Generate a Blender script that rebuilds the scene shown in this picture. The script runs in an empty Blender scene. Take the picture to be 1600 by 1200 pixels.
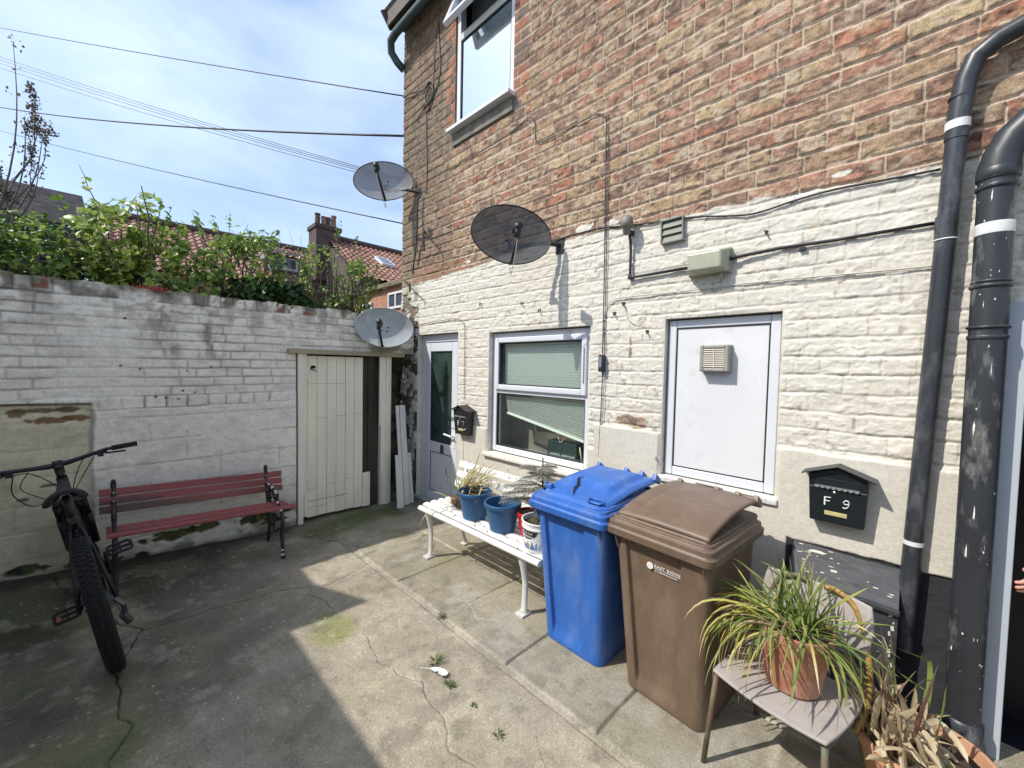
import bpy, math, random
import numpy as np
from mathutils import Vector, Matrix, Euler
random.seed(7); RNG = np.random.RandomState(11)
PI = math.pi; R = math.radians
sc = bpy.context.scene
col = sc.collection

# ------------------------------------------------------------------ camera
cd = bpy.data.cameras.new('camera'); cam = bpy.data.objects.new('camera', cd); col.objects.link(cam)
cd.sensor_width = 36.0; cd.lens = 628.9 / 1600 * 36; cd.clip_start = 0.05; cd.clip_end = 500
def cam_axes(yaw, pitch, roll):
    f = Vector((math.cos(pitch)*math.cos(yaw), math.cos(pitch)*math.sin(yaw), math.sin(pitch)))
    r = f.cross(Vector((0,0,1))).normalized(); u = r.cross(f)
    return r*math.cos(roll)+u*math.sin(roll), -r*math.sin(roll)+u*math.cos(roll), f
r_, u_, f_ = cam_axes(R(134.8236), R(-2.2613), R(1.1954))
cam.matrix_world = Matrix(((r_.x,u_.x,-f_.x,0),(r_.y,u_.y,-f_.y,0),(r_.z,u_.z,-f_.z,1.6),(0,0,0,1)))
sc.camera = cam
# ------------------------------------------------------------------ light
SUND = Vector((0.55, 1.0, -1.25)).normalized()
sl = bpy.data.lights.new('sun', 'SUN'); sl.energy = 3.6; sl.angle = R(0.53); sl.color = (1.0, 0.95, 0.87)
so = bpy.data.objects.new('sun', sl); col.objects.link(so)
so.rotation_euler = (-SUND).to_track_quat('Z', 'Y').to_euler(); so.location = (-6, -10, 14)
w = bpy.data.worlds.new('World'); sc.world = w; w.use_nodes = True
nt = w.node_tree; nd = nt.nodes; lk = nt.links
for n in list(nd): nd.remove(n)
out = nd.new('ShaderNodeOutputWorld'); bg = nd.new('ShaderNodeBackground')
sky = nd.new('ShaderNodeTexSky'); sky.sky_type = 'NISHITA'; sky.sun_disc = False
sky.sun_elevation = math.asin(-SUND.z); sky.sun_rotation = math.atan2(-SUND.x, -SUND.y)
sky.air_density = 1.0; sky.dust_density = 1.2; sky.ozone_density = 1.6; sky.altitude = 20
tc = nd.new('ShaderNodeTexCoord'); mp = nd.new('ShaderNodeMapping'); mp.inputs['Scale'].default_value = (1.0, 1.0, 2.6)
mp.inputs['Rotation'].default_value = (0.25, 0.1, 0.6)
nz = nd.new('ShaderNodeTexNoise'); nz.inputs['Scale'].default_value = 1.7; nz.inputs['Detail'].default_value = 7; nz.inputs['Roughness'].default_value = 0.52; nz.inputs['Distortion'].default_value = 0.35
cr = nd.new('ShaderNodeValToRGB'); cr.color_ramp.elements[0].position = 0.40; cr.color_ramp.elements[1].position = 0.66
cr.color_ramp.elements[0].color = (0.0,0.0,0.0,1); cr.color_ramp.elements[1].color = (0.75,0.75,0.75,1)
mx = nd.new('ShaderNodeMixRGB'); mx.inputs['Color2'].default_value = (4.2, 5.2, 7.1, 1)
lk.new(tc.outputs['Generated'], mp.inputs['Vector']); lk.new(mp.outputs[0], nz.inputs['Vector']); lk.new(nz.outputs[0], cr.inputs[0])
ad = nd.new('ShaderNodeMath'); ad.operation = 'ADD'; ad.inputs[1].default_value = 0.28; ad.use_clamp = True
lk.new(cr.outputs[0], ad.inputs[0])
lk.new(ad.outputs[0], mx.inputs['Fac']); lk.new(sky.outputs[0], mx.inputs['Color1']); lk.new(mx.outputs[0], bg.inputs['Color'])
bg.inputs['Strength'].default_value = 0.15
lk.new(bg.outputs[0], out.inputs['Surface'])
sc.view_settings.view_transform = 'Standard'; sc.view_settings.look = 'None'; sc.view_settings.exposure = 0.43; sc.view_settings.gamma = 1.0

# ------------------------------------------------------------------ materials
def mat(name, c, rough=0.7, metal=0.0, noise=0.0, nscale=8.0, bump=0.0, bscale=60.0, c2=None, attr=False, spec=0.5, trans=0.0, alpha=1.0,
        pits=0.0, pscale=90.0, dark=None, dscale=3.0, dpos=(0.55, 0.7), coat=0.0, sub=0.0, stretch=(1,1,1), coords='Object'):
    m = bpy.data.materials.new(name); m.use_nodes = True
    n = m.node_tree.nodes; l = m.node_tree.links; b = n['Principled BSDF']
    b.inputs['Base Color'].default_value = (*c, 1); b.inputs['Roughness'].default_value = rough; b.inputs['Metallic'].default_value = metal
    b.inputs['Specular IOR Level'].default_value = spec
    if trans: b.inputs['Transmission Weight'].default_value = trans
    if coat: b.inputs['Coat Weight'].default_value = coat
    t = n.new('ShaderNodeTexCoord'); mpn = n.new('ShaderNodeMapping'); mpn.inputs['Scale'].default_value = stretch
    l.new(t.outputs[coords], mpn.inputs['Vector'])
    cur = None
    if attr:
        a = n.new('ShaderNodeAttribute'); a.attribute_name = 'Col'; cur = a.outputs['Color']
    if noise or c2:
        nn = n.new('ShaderNodeTexNoise'); nn.inputs['Scale'].default_value = nscale; nn.inputs['Detail'].default_value = 6; nn.inputs['Roughness'].default_value = 0.6
        l.new(mpn.outputs[0], nn.inputs['Vector'])
        if c2:
            rp = n.new('ShaderNodeValToRGB'); rp.color_ramp.elements[0].position = 0.38; rp.color_ramp.elements[1].position = 0.62
            rp.color_ramp.elements[0].color = (*c, 1); rp.color_ramp.elements[1].color = (*c2, 1)
            l.new(nn.outputs[0], rp.inputs[0]); cur = rp.outputs[0]
        if noise:
            mr = n.new('ShaderNodeMapRange'); mr.inputs['From Min'].default_value = 0.3; mr.inputs['From Max'].default_value = 0.7
            mr.inputs['To Min'].default_value = 1 - noise; mr.inputs['To Max'].default_value = 1 + noise
            l.new(nn.outputs[0], mr.inputs['Value'])
            mm = n.new('ShaderNodeMixRGB'); mm.blend_type = 'MULTIPLY'; mm.inputs['Fac'].default_value = 1
            if cur: l.new(cur, mm.inputs['Color1'])
            else: mm.inputs['Color1'].default_value = (*c, 1)
            l.new(mr.outputs[0], mm.inputs['Color2']); cur = mm.outputs[0]
    if dark:
        n2 = n.new('ShaderNodeTexNoise'); n2.inputs['Scale'].default_value = dscale; n2.inputs['Detail'].default_value = 8; n2.inputs['Roughness'].default_value = 0.65
        l.new(mpn.outputs[0], n2.inputs['Vector'])
        r2 = n.new('ShaderNodeValToRGB'); r2.color_ramp.elements[0].position = dpos[0]; r2.color_ramp.elements[1].position = dpos[1]
        l.new(n2.outputs[0], r2.inputs[0])
        m2 = n.new('ShaderNodeMixRGB'); l.new(r2.outputs[0], m2.inputs['Fac'])
        if cur: l.new(cur, m2.inputs['Color1'])
        else: m2.inputs['Color1'].default_value = (*c, 1)
        m2.inputs['Color2'].default_value = (*dark, 1); cur = m2.outputs[0]
    pn = None
    if pits:
        pn = n.new('ShaderNodeTexNoise'); pn.inputs['Scale'].default_value = pscale; pn.inputs['Detail'].default_value = 4; pn.inputs['Roughness'].default_value = 0.7; l.new(mpn.outputs[0], pn.inputs['Vector'])
        pr = n.new('ShaderNodeMapRange'); pr.inputs['From Min'].default_value = 0.36; pr.inputs['From Max'].default_value = 0.64; pr.inputs['To Min'].default_value = 1 - pits; pr.inputs['To Max'].default_value = 1 + pits*.55
        l.new(pn.outputs[0], pr.inputs['Value']); pm = n.new('ShaderNodeMixRGB'); pm.blend_type = 'MULTIPLY'; pm.inputs['Fac'].default_value = 1
        if cur: l.new(cur, pm.inputs['Color1'])
        else: pm.inputs['Color1'].default_value = (*c, 1)
        l.new(pr.outputs[0], pm.inputs['Color2']); cur = pm.outputs[0]
        if attr: l.new(a.outputs['Alpha'], pm.inputs['Fac'])
    if cur: l.new(cur, b.inputs['Base Color'])
    if bump:
        n3 = n.new('ShaderNodeTexNoise'); n3.inputs['Scale'].default_value = bscale; n3.inputs['Detail'].default_value = 5
        l.new(mpn.outputs[0], n3.inputs['Vector'])
        bp = n.new('ShaderNodeBump'); bp.inputs['Strength'].default_value = 1.0; bp.inputs['Distance'].default_value = bump
        l.new(n3.outputs[0], bp.inputs['Height']); l.new(bp.outputs[0], b.inputs['Normal'])
    if alpha < 1:
        o = n['Material Output']; tr = n.new('ShaderNodeBsdfTransparent'); ms = n.new('ShaderNodeMixShader'); ms.inputs[0].default_value = alpha
        l.new(tr.outputs[0], ms.inputs[1]); l.new(b.outputs[0], ms.inputs[2]); l.new(ms.outputs[0], o.inputs['Surface'])
    return m
def glassmat(name, tint, rough=0.0, ior=1.5, boost=1.0, base=0.0):
    m = bpy.data.materials.new(name); m.use_nodes = True; n = m.node_tree.nodes; l = m.node_tree.links
    for q in list(n): n.remove(q)
    o = n.new('ShaderNodeOutputMaterial'); tr = n.new('ShaderNodeBsdfTransparent'); tr.inputs[0].default_value = (*tint, 1)
    gl = n.new('ShaderNodeBsdfGlossy'); gl.inputs['Roughness'].default_value = rough; gl.inputs['Color'].default_value = (.84,.94,1,1)
    lw = n.new('ShaderNodeLayerWeight'); fr = n.new('ShaderNodeMath'); fr.operation = 'POWER'; fr.inputs[1].default_value = 4.0; l.new(lw.outputs['Facing'], fr.inputs[0])
    mu = n.new('ShaderNodeMath'); mu.operation = 'MULTIPLY_ADD'; mu.inputs[1].default_value = boost; mu.inputs[2].default_value = base; mu.use_clamp = True
    ms = n.new('ShaderNodeMixShader'); l.new(fr.outputs[0], mu.inputs[0]); l.new(mu.outputs[0], ms.inputs[0]); l.new(tr.outputs[0], ms.inputs[1]); l.new(gl.outputs[0], ms.inputs[2]); l.new(ms.outputs[0], o.inputs['Surface'])
    return m

# ------------------------------------------------------------------ object helpers
def tag(o, label=None, cat=None, group=None, kind=None):
    if label: o['label'] = label
    if cat: o['category'] = cat
    if group: o['group'] = group
    if kind: o['kind'] = kind
    return o
def thing(name, label, cat, loc=(0,0,0), rz=0.0, group=None):
    o = bpy.data.objects.new(name, None); o.empty_display_size = 0.1; col.objects.link(o)
    o.location = loc; o.rotation_euler = (0,0,rz)
    tag(o, label, cat, group); o['_o'] = tuple(loc); return o
def origin_of(p):
    while p is not None:
        if '_o' in p: return Vector(p['_o'])
        p = p.parent
    return Vector((0,0,0))
class MB:
    def __init__(s): s.v = []; s.f = []
    split = None
    def mark(s): s.split = len(s.f); return s
    def add(s, vs, fs):
        k = len(s.v); s.v += [tuple(v) for v in vs]; s.f += [tuple(i+k for i in f) for f in fs]; return s
    def box(s, x0, x1, y0, y1, z0, z1, M=None):
        vs = [Vector((x,y,z)) for z in (z0,z1) for y in (y0,y1) for x in (x0,x1)]
        if M is not None: vs = [M @ v for v in vs]
        return s.add(vs, [(0,2,3,1),(4,5,7,6),(0,1,5,4),(2,6,7,3),(0,4,6,2),(1,3,7,5)])
    def hexa(s, vs): return s.add(vs, [(0,2,3,1),(4,5,7,6),(0,1,5,4),(2,6,7,3),(0,4,6,2),(1,3,7,5)])
    def beam(s, a, b, w, h, up=(0,0,1)):
        a = Vector(a); b = Vector(b); d = (b-a).normalized(); u = Vector(up); sd = d.cross(u)
        if sd.length < 1e-4: sd = d.cross(Vector((1,0,0)))
        sd.normalize(); u = sd.cross(d)
        vs = [p + sd*i*w/2 + u*j*h/2 for p in (a,b) for j in (-1,1) for i in (-1,1)]
        return s.add(vs, [(0,1,3,2),(4,6,7,5),(0,4,5,1),(2,3,7,6),(0,2,6,4),(1,5,7,3)])
    def tube(s, pts, r, n=8, cap=True, flat=1.0):
        pts = [Vector(p) for p in pts]; m = len(pts)
        rs = r if isinstance(r, (list, tuple)) else [r]*m
        k = len(s.v); pu = None
        for i, p in enumerate(pts):
            d = (pts[min(i+1,m-1)] - pts[max(i-1,0)]).normalized()
            if pu is None:
                pu = d.cross(Vector((0,0,1)));
                if pu.length < 1e-3: pu = Vector((1,0,0))
            pu = (pu - d*pu.dot(d)).normalized(); pv = d.cross(pu)
            for j in range(n):
                a = 2*PI*j/n; s.v.append(tuple(p + pu*math.cos(a)*rs[i] + pv*math.sin(a)*rs[i]*flat))
        for i in range(m-1):
            for j in range(n):
                a = k+i*n+j; b = k+i*n+(j+1)%n; s.f.append((a,b,b+n,a+n))
        if cap: s.f.append(tuple(k+j for j in range(n-1,-1,-1))); s.f.append(tuple(k+(m-1)*n+j for j in range(n)))
        return s
    def lathe(s, prof, c=(0,0,0), n=32, M=None, sx=1.0, sy=1.0):
        k = len(s.v)
        for (r,z) in prof:
            for j in range(n):
                a = 2*PI*j/n; v = Vector((r*math.cos(a)*sx, r*math.sin(a)*sy, z))
                if M is not None: v = M @ v
                s.v.append(tuple(v+Vector(c)))
        for i in range(len(prof)-1):
            for j in range(n):
                a = k+i*n+j; b = k+i*n+(j+1)%n; s.f.append((a,b,b+n,a+n))
        return s
    def cap_disc(s, c, r, n=24, z=0, M=None):
        vs = [Vector((r*math.cos(2*PI*j/n), r*math.sin(2*PI*j/n), z)) for j in range(n)]
        if M is not None: vs = [M @ v for v in vs]
        return s.add([v+Vector(c) for v in vs], [tuple(range(n))])
    def ell(s, c, rx, ry, rz, n=12, m=8, M=None):
        c = Vector(c); prof = []
        k = len(s.v)
        for i in range(m+1):
            t = PI*i/m
            for j in range(n):
                a = 2*PI*j/n; v = Vector((rx*math.sin(t)*math.cos(a), ry*math.sin(t)*math.sin(a), rz*math.cos(t)))
                if M is not None: v = M @ v
                s.v.append(tuple(c+v))
        for i in range(m):
            for j in range(n):
                a = k+i*n+j; b = k+i*n+(j+1)%n; s.f.append((a,a+n,b+n,b))
        return s
    def prism(s, poly, d):   # poly: list of 3d points (planar), extruded by vector d
        n = len(poly); d = Vector(d); a = [Vector(p) for p in poly]
        return s.add(a + [p+d for p in a], [tuple(range(n-1,-1,-1)), tuple(range(n,2*n))] + [(i,(i+1)%n,n+(i+1)%n,n+i) for i in range(n)])
    def build(s, name, m, parent=None, smooth=False, bevel=0.0, seg=2, solid=0.0, sub=0, local=False, angle=40):
        me = bpy.data.meshes.new(name); vs = s.v
        if parent is not None:
            o0 = Vector((0,0,0)) if local else origin_of(parent)
        else:
            a = np.array(vs); o0 = Vector(((a[:,0].min()+a[:,0].max())/2, (a[:,1].min()+a[:,1].max())/2, a[:,2].min()))
        me.from_pydata([(v[0]-o0.x, v[1]-o0.y, v[2]-o0.z) for v in vs], [], s.f); me.update()
        o = bpy.data.objects.new(name, me); col.objects.link(o)
        if isinstance(m, (list, tuple)):
            for q in m: me.materials.append(q)
        else: me.materials.append(m)
        if s.split is not None:
            for p in me.polygons[s.split:]: p.material_index = 1
        if parent is not None: o.parent = parent
        else: o.location = o0; o['_o'] = tuple(o0)
        if smooth:
            for p in me.polygons: p.use_smooth = True
        if solid:
            md = o.modifiers.new('solid', 'SOLIDIFY'); md.thickness = solid; md.offset = 0
        if sub:
            md = o.modifiers.new('sub', 'SUBSURF'); md.levels = sub; md.render_levels = sub
        if bevel:
            md = o.modifiers.new('bevel', 'BEVEL'); md.width = bevel; md.segments = seg; md.limit_method = 'ANGLE'; md.angle_limit = R(angle); md.harden_normals = False
            for p in me.polygons: p.use_smooth = True
            wn = o.modifiers.new('wn', 'WEIGHTED_NORMAL'); wn.keep_sharp = True
        return o
def fastmesh(name, co, quads, colr=None, m=None, parent=None, smooth=True, o0=(0,0,0)):
    me = bpy.data.meshes.new(name); nv = len(co); nf = len(quads); k = quads.shape[1]
    me.vertices.add(nv); me.vertices.foreach_set('co', (co-np.array(o0)).astype(np.float32).ravel())
    me.loops.add(nf*k); me.loops.foreach_set('vertex_index', quads.astype(np.int32).ravel())
    me.polygons.add(nf); me.polygons.foreach_set('loop_start', np.arange(0, nf*k, k, dtype=np.int32))
    try: me.polygons.foreach_set('loop_total', np.full(nf, k, dtype=np.int32))
    except Exception: pass
    if smooth: me.polygons.foreach_set('use_smooth', np.ones(nf, dtype=bool))
    if colr is not None:
        at = me.color_attributes.new('Col', 'FLOAT_COLOR', 'POINT')
        c4 = np.ones((nv,4), np.float32); c4[:,:colr.shape[1]] = colr; at.data.foreach_set('color', c4.ravel())
    me.update(calc_edges=True); me.validate()
    o = bpy.data.objects.new(name, me); col.objects.link(o)
    if m: me.materials.append(m)
    if parent is not None: o.parent = parent
    else: o.location = o0
    o['_o'] = tuple(o0) if parent is None else tuple(origin_of(parent))
    return o
def gridquads(nu, nv, keep=None):
    i = np.arange(nu-1)[:,None]; j = np.arange(nv-1)[None,:]; a = i*nv+j
    q = np.stack([a, a+nv, a+nv+1, a+1], -1).reshape(-1,4)
    if keep is not None: q = q[keep.reshape(-1)]
    return q
# ---- numpy noise
def hsh(ix, iy, seed):
    h = (ix.astype(np.int64)*374761393 + iy.astype(np.int64)*668265263 + seed*974711) & 0xffffffff
    h = ((h ^ (h >> 13))*1274126177) & 0xffffffff
    h = ((h ^ (h >> 16))*2246822519) & 0xffffffff
    return ((h ^ (h >> 15)) & 0xffffff)/float(0xffffff)
def vn(x, y, seed=0):
    x, y = np.broadcast_arrays(x, y)
    ix = np.floor(x); iy = np.floor(y); fx = x-ix; fy = y-iy; fx = fx*fx*(3-2*fx); fy = fy*fy*(3-2*fy)
    a = hsh(ix,iy,seed); b = hsh(ix+1,iy,seed); c = hsh(ix,iy+1,seed); d = hsh(ix+1,iy+1,seed)
    return (a*(1-fx)+b*fx)*(1-fy) + (c*(1-fx)+d*fx)*fy
def fbm(x, y, seed=0, o=4):
    t = 0; a = 0.5; s = 0
    for k in range(o): t = t + a*vn(x*2**k+k*17.3, y*2**k-k*9.1, seed+k*31); s += a; a *= 0.5
    return t/s
def sst(e0, e1, x): t = np.clip((x-e0)/(e1-e0), 0, 1); return t*t*(3-2*t)
def mixc(a, b, t): return a*(1-t[...,None]) + np.asarray(b)*t[...,None]
def segdist(X, Y, pts):
    d = np.full(X.shape, 1e9)
    for (x0,y0),(x1,y1) in zip(pts[:-1], pts[1:]):
        dx = x1-x0; dy = y1-y0; t = np.clip(((X-x0)*dx+(Y-y0)*dy)/(dx*dx+dy*dy+1e-12), 0, 1)
        d = np.minimum(d, np.hypot(X-x0-t*dx, Y-y0-t*dy))
    return d
def bricks(u, v, course, seed, L=(0.222,0.111), ph=0.22, u0=-20.0, u1=20.0, jitter=0.004, rowpat=None):
    """irregular brickwork: returns (edge distance, id hash a, id hash b, row)"""
    row = np.floor(v/course).astype(int); fv = v - row*course; dv = np.minimum(fv, course-fv)
    du = np.zeros_like(u); ida = np.zeros_like(u)
    for r in np.unique(row):
        rs = np.random.RandomState((seed*7919 + int(r)*131 + 100003) % (2**31))
        hd = rowpat(r) if rowpat else ph
        n = int((u1-u0)/L[1])
        ln = np.where(rs.rand(n) < hd, L[1], L[0]) * (1+rs.uniform(-0.05,0.05,n))
        e = u0 + rs.rand()*L[0] + np.concatenate([[0], np.cumsum(ln)])
        mk = row == r; uu = u[mk]; k = np.searchsorted(e, uu)-1; k = np.clip(k, 0, len(e)-2)
        du[mk] = np.minimum(uu-e[k], e[k+1]-uu); ida[mk] = k
    return np.minimum(du, dv), hsh(ida, row, seed+5), hsh(ida, row, seed+77), row, du, dv
# ================================================================== SETTING
M_ground = mat('yard_concrete', (0.3,0.28,0.24), 0.92, attr=True, pits=.28, pscale=150, noise=0.16, nscale=70, bump=0.0022, bscale=160, spec=0.25)
def sheet():
    m = mat('earth', (0.16,0.14,0.11), 0.95, noise=0.3, nscale=1.5)
    b = MB(); 
    x0,x1,y0,y1 = -4.5, 3.0, -1.2, 2.9
    X = [-120, x0, x1, 60]; Y = [-60, y0, y1, 120]
    for i in range(3):
        for j in range(3):
            if i == 1 and j == 1: continue
            b.add([(X[i],Y[j],-0.03),(X[i+1],Y[j],-0.03),(X[i+1],Y[j+1],-0.03),(X[i],Y[j+1],-0.03)], [(0,1,2,3)])
    o = b.build('ground', m); tag(o, kind='structure')
sheet()
def yard():
    xs = np.concatenate([np.arange(-4.5, -3.204, 0.008), np.arange(-3.2, -0.503, 0.005), np.arange(-.5, 3.01, 0.02)]); ys = np.concatenate([np.arange(-1.2, 0, 0.010), np.arange(0, 2.2, 0.005), np.arange(2.2, 2.91, 0.010)])
    X, Y = np.meshgrid(xs, ys, indexing='ij')
    wx = X + (fbm(X*2.2,Y*2.2,3)-.5)*0.05; wy = Y + (fbm(X*2.2,Y*2.2,9)-.5)*0.05
    n1 = fbm(X*1.3, Y*1.3, 21, 5); n2 = fbm(X*5, Y*5, 41, 5); n3 = fbm(X*22, Y*22, 61, 3); fine = vn(X*130, Y*130, 5)
    slab = (Y > 1.50)
    Z = (n1-.5)*0.012 + (n2-.5)*0.010 + (n3-.5)*0.004 + (fine-.5)*0.0012
    c = np.zeros(X.shape+(3,)) + np.array([0.355,0.31,0.235])
    c = c*(0.74+0.50*n2)[...,None]*(0.82+0.36*n3)[...,None]
    c = mixc(c, [0.27,0.235,0.20], sst(.48,.7,fbm(X*1.9+5,Y*1.9,77,4))*0.6)       # greyer pinkish patches
    c = mixc(c, [0.40,0.38,0.30], sst(.60,.8,fbm(X*3.1,Y*3.1+7,79,4))*0.5)
    # smooth old slabs along the house
    cs = np.zeros_like(c) + np.array([0.28,0.25,0.188]); cs = cs*(0.74+0.50*n2)[...,None]*(.84+.32*n3)[...,None]
    sid = hsh(np.floor((X+2.06)/0.575), np.floor((Y-1.50)/0.60), 3)
    cs = cs*(0.88+0.24*sid)[...,None]
    cs = mixc(cs, [0.40,0.385,0.34], sst(.55,.75,fbm(X*4,Y*4,87,4))*0.4)
    c = np.where(slab[...,None], cs, c)
    Z = np.where(slab, (n1-.5)*0.006+(n2-.5)*0.004+(fine-.5)*0.0008+ (sid-.5)*0.006, Z)
    # joints of the slabs
    jx = np.abs(((wx+2.06)/0.575) - np.round((wx+2.06)/0.575))*0.575
    jy = np.minimum(np.abs(wy-1.50-0.62), 9)
    # tidy joints use unwarped coordinates mostly
    ux = X+(fbm(X*6,Y*6,13)-.5)*0.012; uy = Y+(fbm(X*6,Y*6,15)-.5)*0.012
    jx = np.abs(((ux+2.07)/0.575) - np.round((ux+2.07)/0.575))*0.575; jy = np.abs(uy-2.13)
    j = np.where(slab, np.minimum(jx, jy), 9)
    t = sst(0.011, 0.003, j)*(ux > -3.3)
    Z = Z - t*0.012; c = mixc(c, [0.10,0.085,0.065], t*0.75*sst(.3,.55,fbm(X*3,Y*3,3)+.05))
    c = mixc(c, [0.50,0.46,0.37], sst(0.022,0.008,j)*sst(.52,.6,fbm(X*2.4,Y*2.4,29))*0.8)
    # mortar channel between concrete and slabs
    ch = np.abs(wy*0.35+Y*0.65-1.487); tt = sst(0.028,0.012,ch)*sst(-3.65,-3.5,X)
    c = mixc(c, [0.43,0.39,0.31], tt*(0.35+0.5*n3)); Z = Z - tt*0.006
    t2 = sst(0.008,0.002,np.abs(wy*0.35+Y*0.65-1.462))*sst(-3.65,-3.5,X); Z = Z - t2*0.010; c = mixc(c, [0.12,0.10,0.075], t2*0.7)
    # cracks
    def crack(pts, w, dep, cc, am=1.0, halo=None):
        nonlocal Z, c
        d = segdist(X+(fbm(X*9,Y*9,55,3)-.5)*0.05, Y+(fbm(X*9,Y*9,59,3)-.5)*0.05, pts)
        w = w*.62; q = sst(w, w*0.35, d)*am; Z = Z - q*dep*1.3 + sst(w*3,w,d)*(n3-.4)*.006; c = mixc(c, cc, q*0.95)
        if halo is not None: c = mixc(c, halo, sst(w*3.6, w, d)*0.8*sst(.40,.52,fbm(X*20,Y*20,57,3))*am*(1-q)*sst(.35,.6,n3))
    crack([(-4.4,-0.35),(-3.6,-0.1),(-3.18,.12),(-3.15,.45),(-3.09,.85)], 0.011, 0.016, [0.03,0.028,0.02])
    crack([(-3.09,.85),(-2.95,1.10),(-3.0,1.35)], 0.009, 0.008, [0.10,0.09,0.07], 1, [0.42,0.39,0.31])
    crack([(-3.18,.12),(-2.85,0.0),(-2.55,.03),(-2.44,.02),(-2.36,.06),(-2.2,-.02),(-1.9,-.05)], 0.008, 0.014, [0.03,0.028,0.02])
    crack([(-3.0,.95),(-2.75,1.02),(-2.62,1.02),(-2.45,.86),(-2.33,.94),(-2.25,1.06),(-2.0,1.0),(-1.82,1.04),(-1.72,1.10),(-1.6,1.06),(-1.45,1.06),(-1.3,.98),(-1.15,1.02),(-1.0,.9)], 0.007, 0.005, [0.13,0.115,0.085], 1, [0.50,0.47,0.38])
    crack([(-3.5,1.5),(-3.8,1.35),(-4.0,1.25),(-4.1,1.9),(-3.95,2.5)], 0.012, 0.012, [0.05,0.045,0.035], 1, None)
    crack([(-1.75,1.75),(-1.9,1.65),(-2.1,1.72),(-2.2,1.66)], 0.006, 0.001, [0.5,0.47,0.40])
    crack([(-0.6,.9),(-.9,1.15),(-1.1,1.3)], 0.006, 0.004, [0.13,0.12,0.08], .7)
    # green algae in the damp corner, under the wall, and in one patch; then damp stain with painted shade
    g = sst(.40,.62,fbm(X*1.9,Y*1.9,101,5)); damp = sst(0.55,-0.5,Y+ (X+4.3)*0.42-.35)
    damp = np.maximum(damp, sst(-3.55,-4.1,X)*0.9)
    c = mixc(c, [0.085,0.105,0.035], g*damp*0.70); c = c*(1-.62*sst(.30,.50,fbm(X*1.7+3,Y*1.7,177,5)+.16*sst(-2.2,-3.8,X))*sst(1.3,.1,Y+.25*(X+3.3)+(n1-.5)*1.2)*sst(-.6,-3.0,X+(n1-.5)*2))[...,None]; c = mixc(c, [.075,.072,.06], sst(.44,.6,fbm(X*2.4+9,Y*2.4,171,4))*sst(.7,.1,Y)*sst(-.8,-2.6,X)*.55)  # damp stain, plus the yard's shade put into the colour as ragged darkening
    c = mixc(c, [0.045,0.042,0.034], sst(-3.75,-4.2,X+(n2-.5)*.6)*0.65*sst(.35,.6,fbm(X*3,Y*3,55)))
    gp = sst(0.20,0.05,np.hypot((X+2.42)*0.9,(Y-0.94)*1.25)+(n2-.5)*.16); c = mixc(c, [0.235,0.25,0.075], gp*0.75)
    gp = sst(0.42,0.10,np.hypot((X+4.0)*1.2,(Y-1.75)*0.7)+(n2-.5)*.25); c = mixc(c, [0.10,0.12,0.035], gp*0.75)
    gp = sst(0.35,0.05,np.hypot((X+2.3),(Y+.05))+(n2-.5)*.4); c = mixc(c, [0.12,0.14,0.045], gp*0.6)
    c = mixc(c, [0.16,0.17,0.08], sst(.5,.7,fbm(X*2.6,Y*2.6,131,5))*sst(0.3,-.4,Y+.2*X)*0.4)
    c = mixc(c, [0.25,0.235,0.14], sst(.5,.72,fbm(X*3.3,Y*3.3,141,5))*0.35)
    # worn pale spots, grit
    c = mixc(c, [0.60,0.56,0.46], sst(.90,.95,vn(X*75,Y*75,8))*0.6*sst(.35,.6,n2)*(1-.6*slab)); c = mixc(c, [0.52,0.48,0.37], sst(.60,.78,fbm(X*11,Y*11,88,5))*.28*(1-.5*slab)); c = mixc(c, [0.13,0.115,0.08], sst(.62,.74,fbm(X*15+4,Y*15,89,5))*.28)
    c = mixc(c, [0.08,0.07,0.055], sst(.94,.98,vn(X*48,Y*48,18))*0.5)
    dark = sst(.62,.75,fbm(X*6+3,Y*6,151,4))*0.35; c = mixc(c, [0.15,0.13,0.105], dark)
    # foot of the left wall: grit and dark dirt, the ground rises a little towards the wall
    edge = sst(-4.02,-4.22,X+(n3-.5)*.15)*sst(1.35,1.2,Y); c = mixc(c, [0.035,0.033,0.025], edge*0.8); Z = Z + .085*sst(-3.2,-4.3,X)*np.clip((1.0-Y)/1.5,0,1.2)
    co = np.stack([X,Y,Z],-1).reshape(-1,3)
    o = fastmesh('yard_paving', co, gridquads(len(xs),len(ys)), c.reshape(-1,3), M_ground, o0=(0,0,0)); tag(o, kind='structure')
yard()

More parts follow.
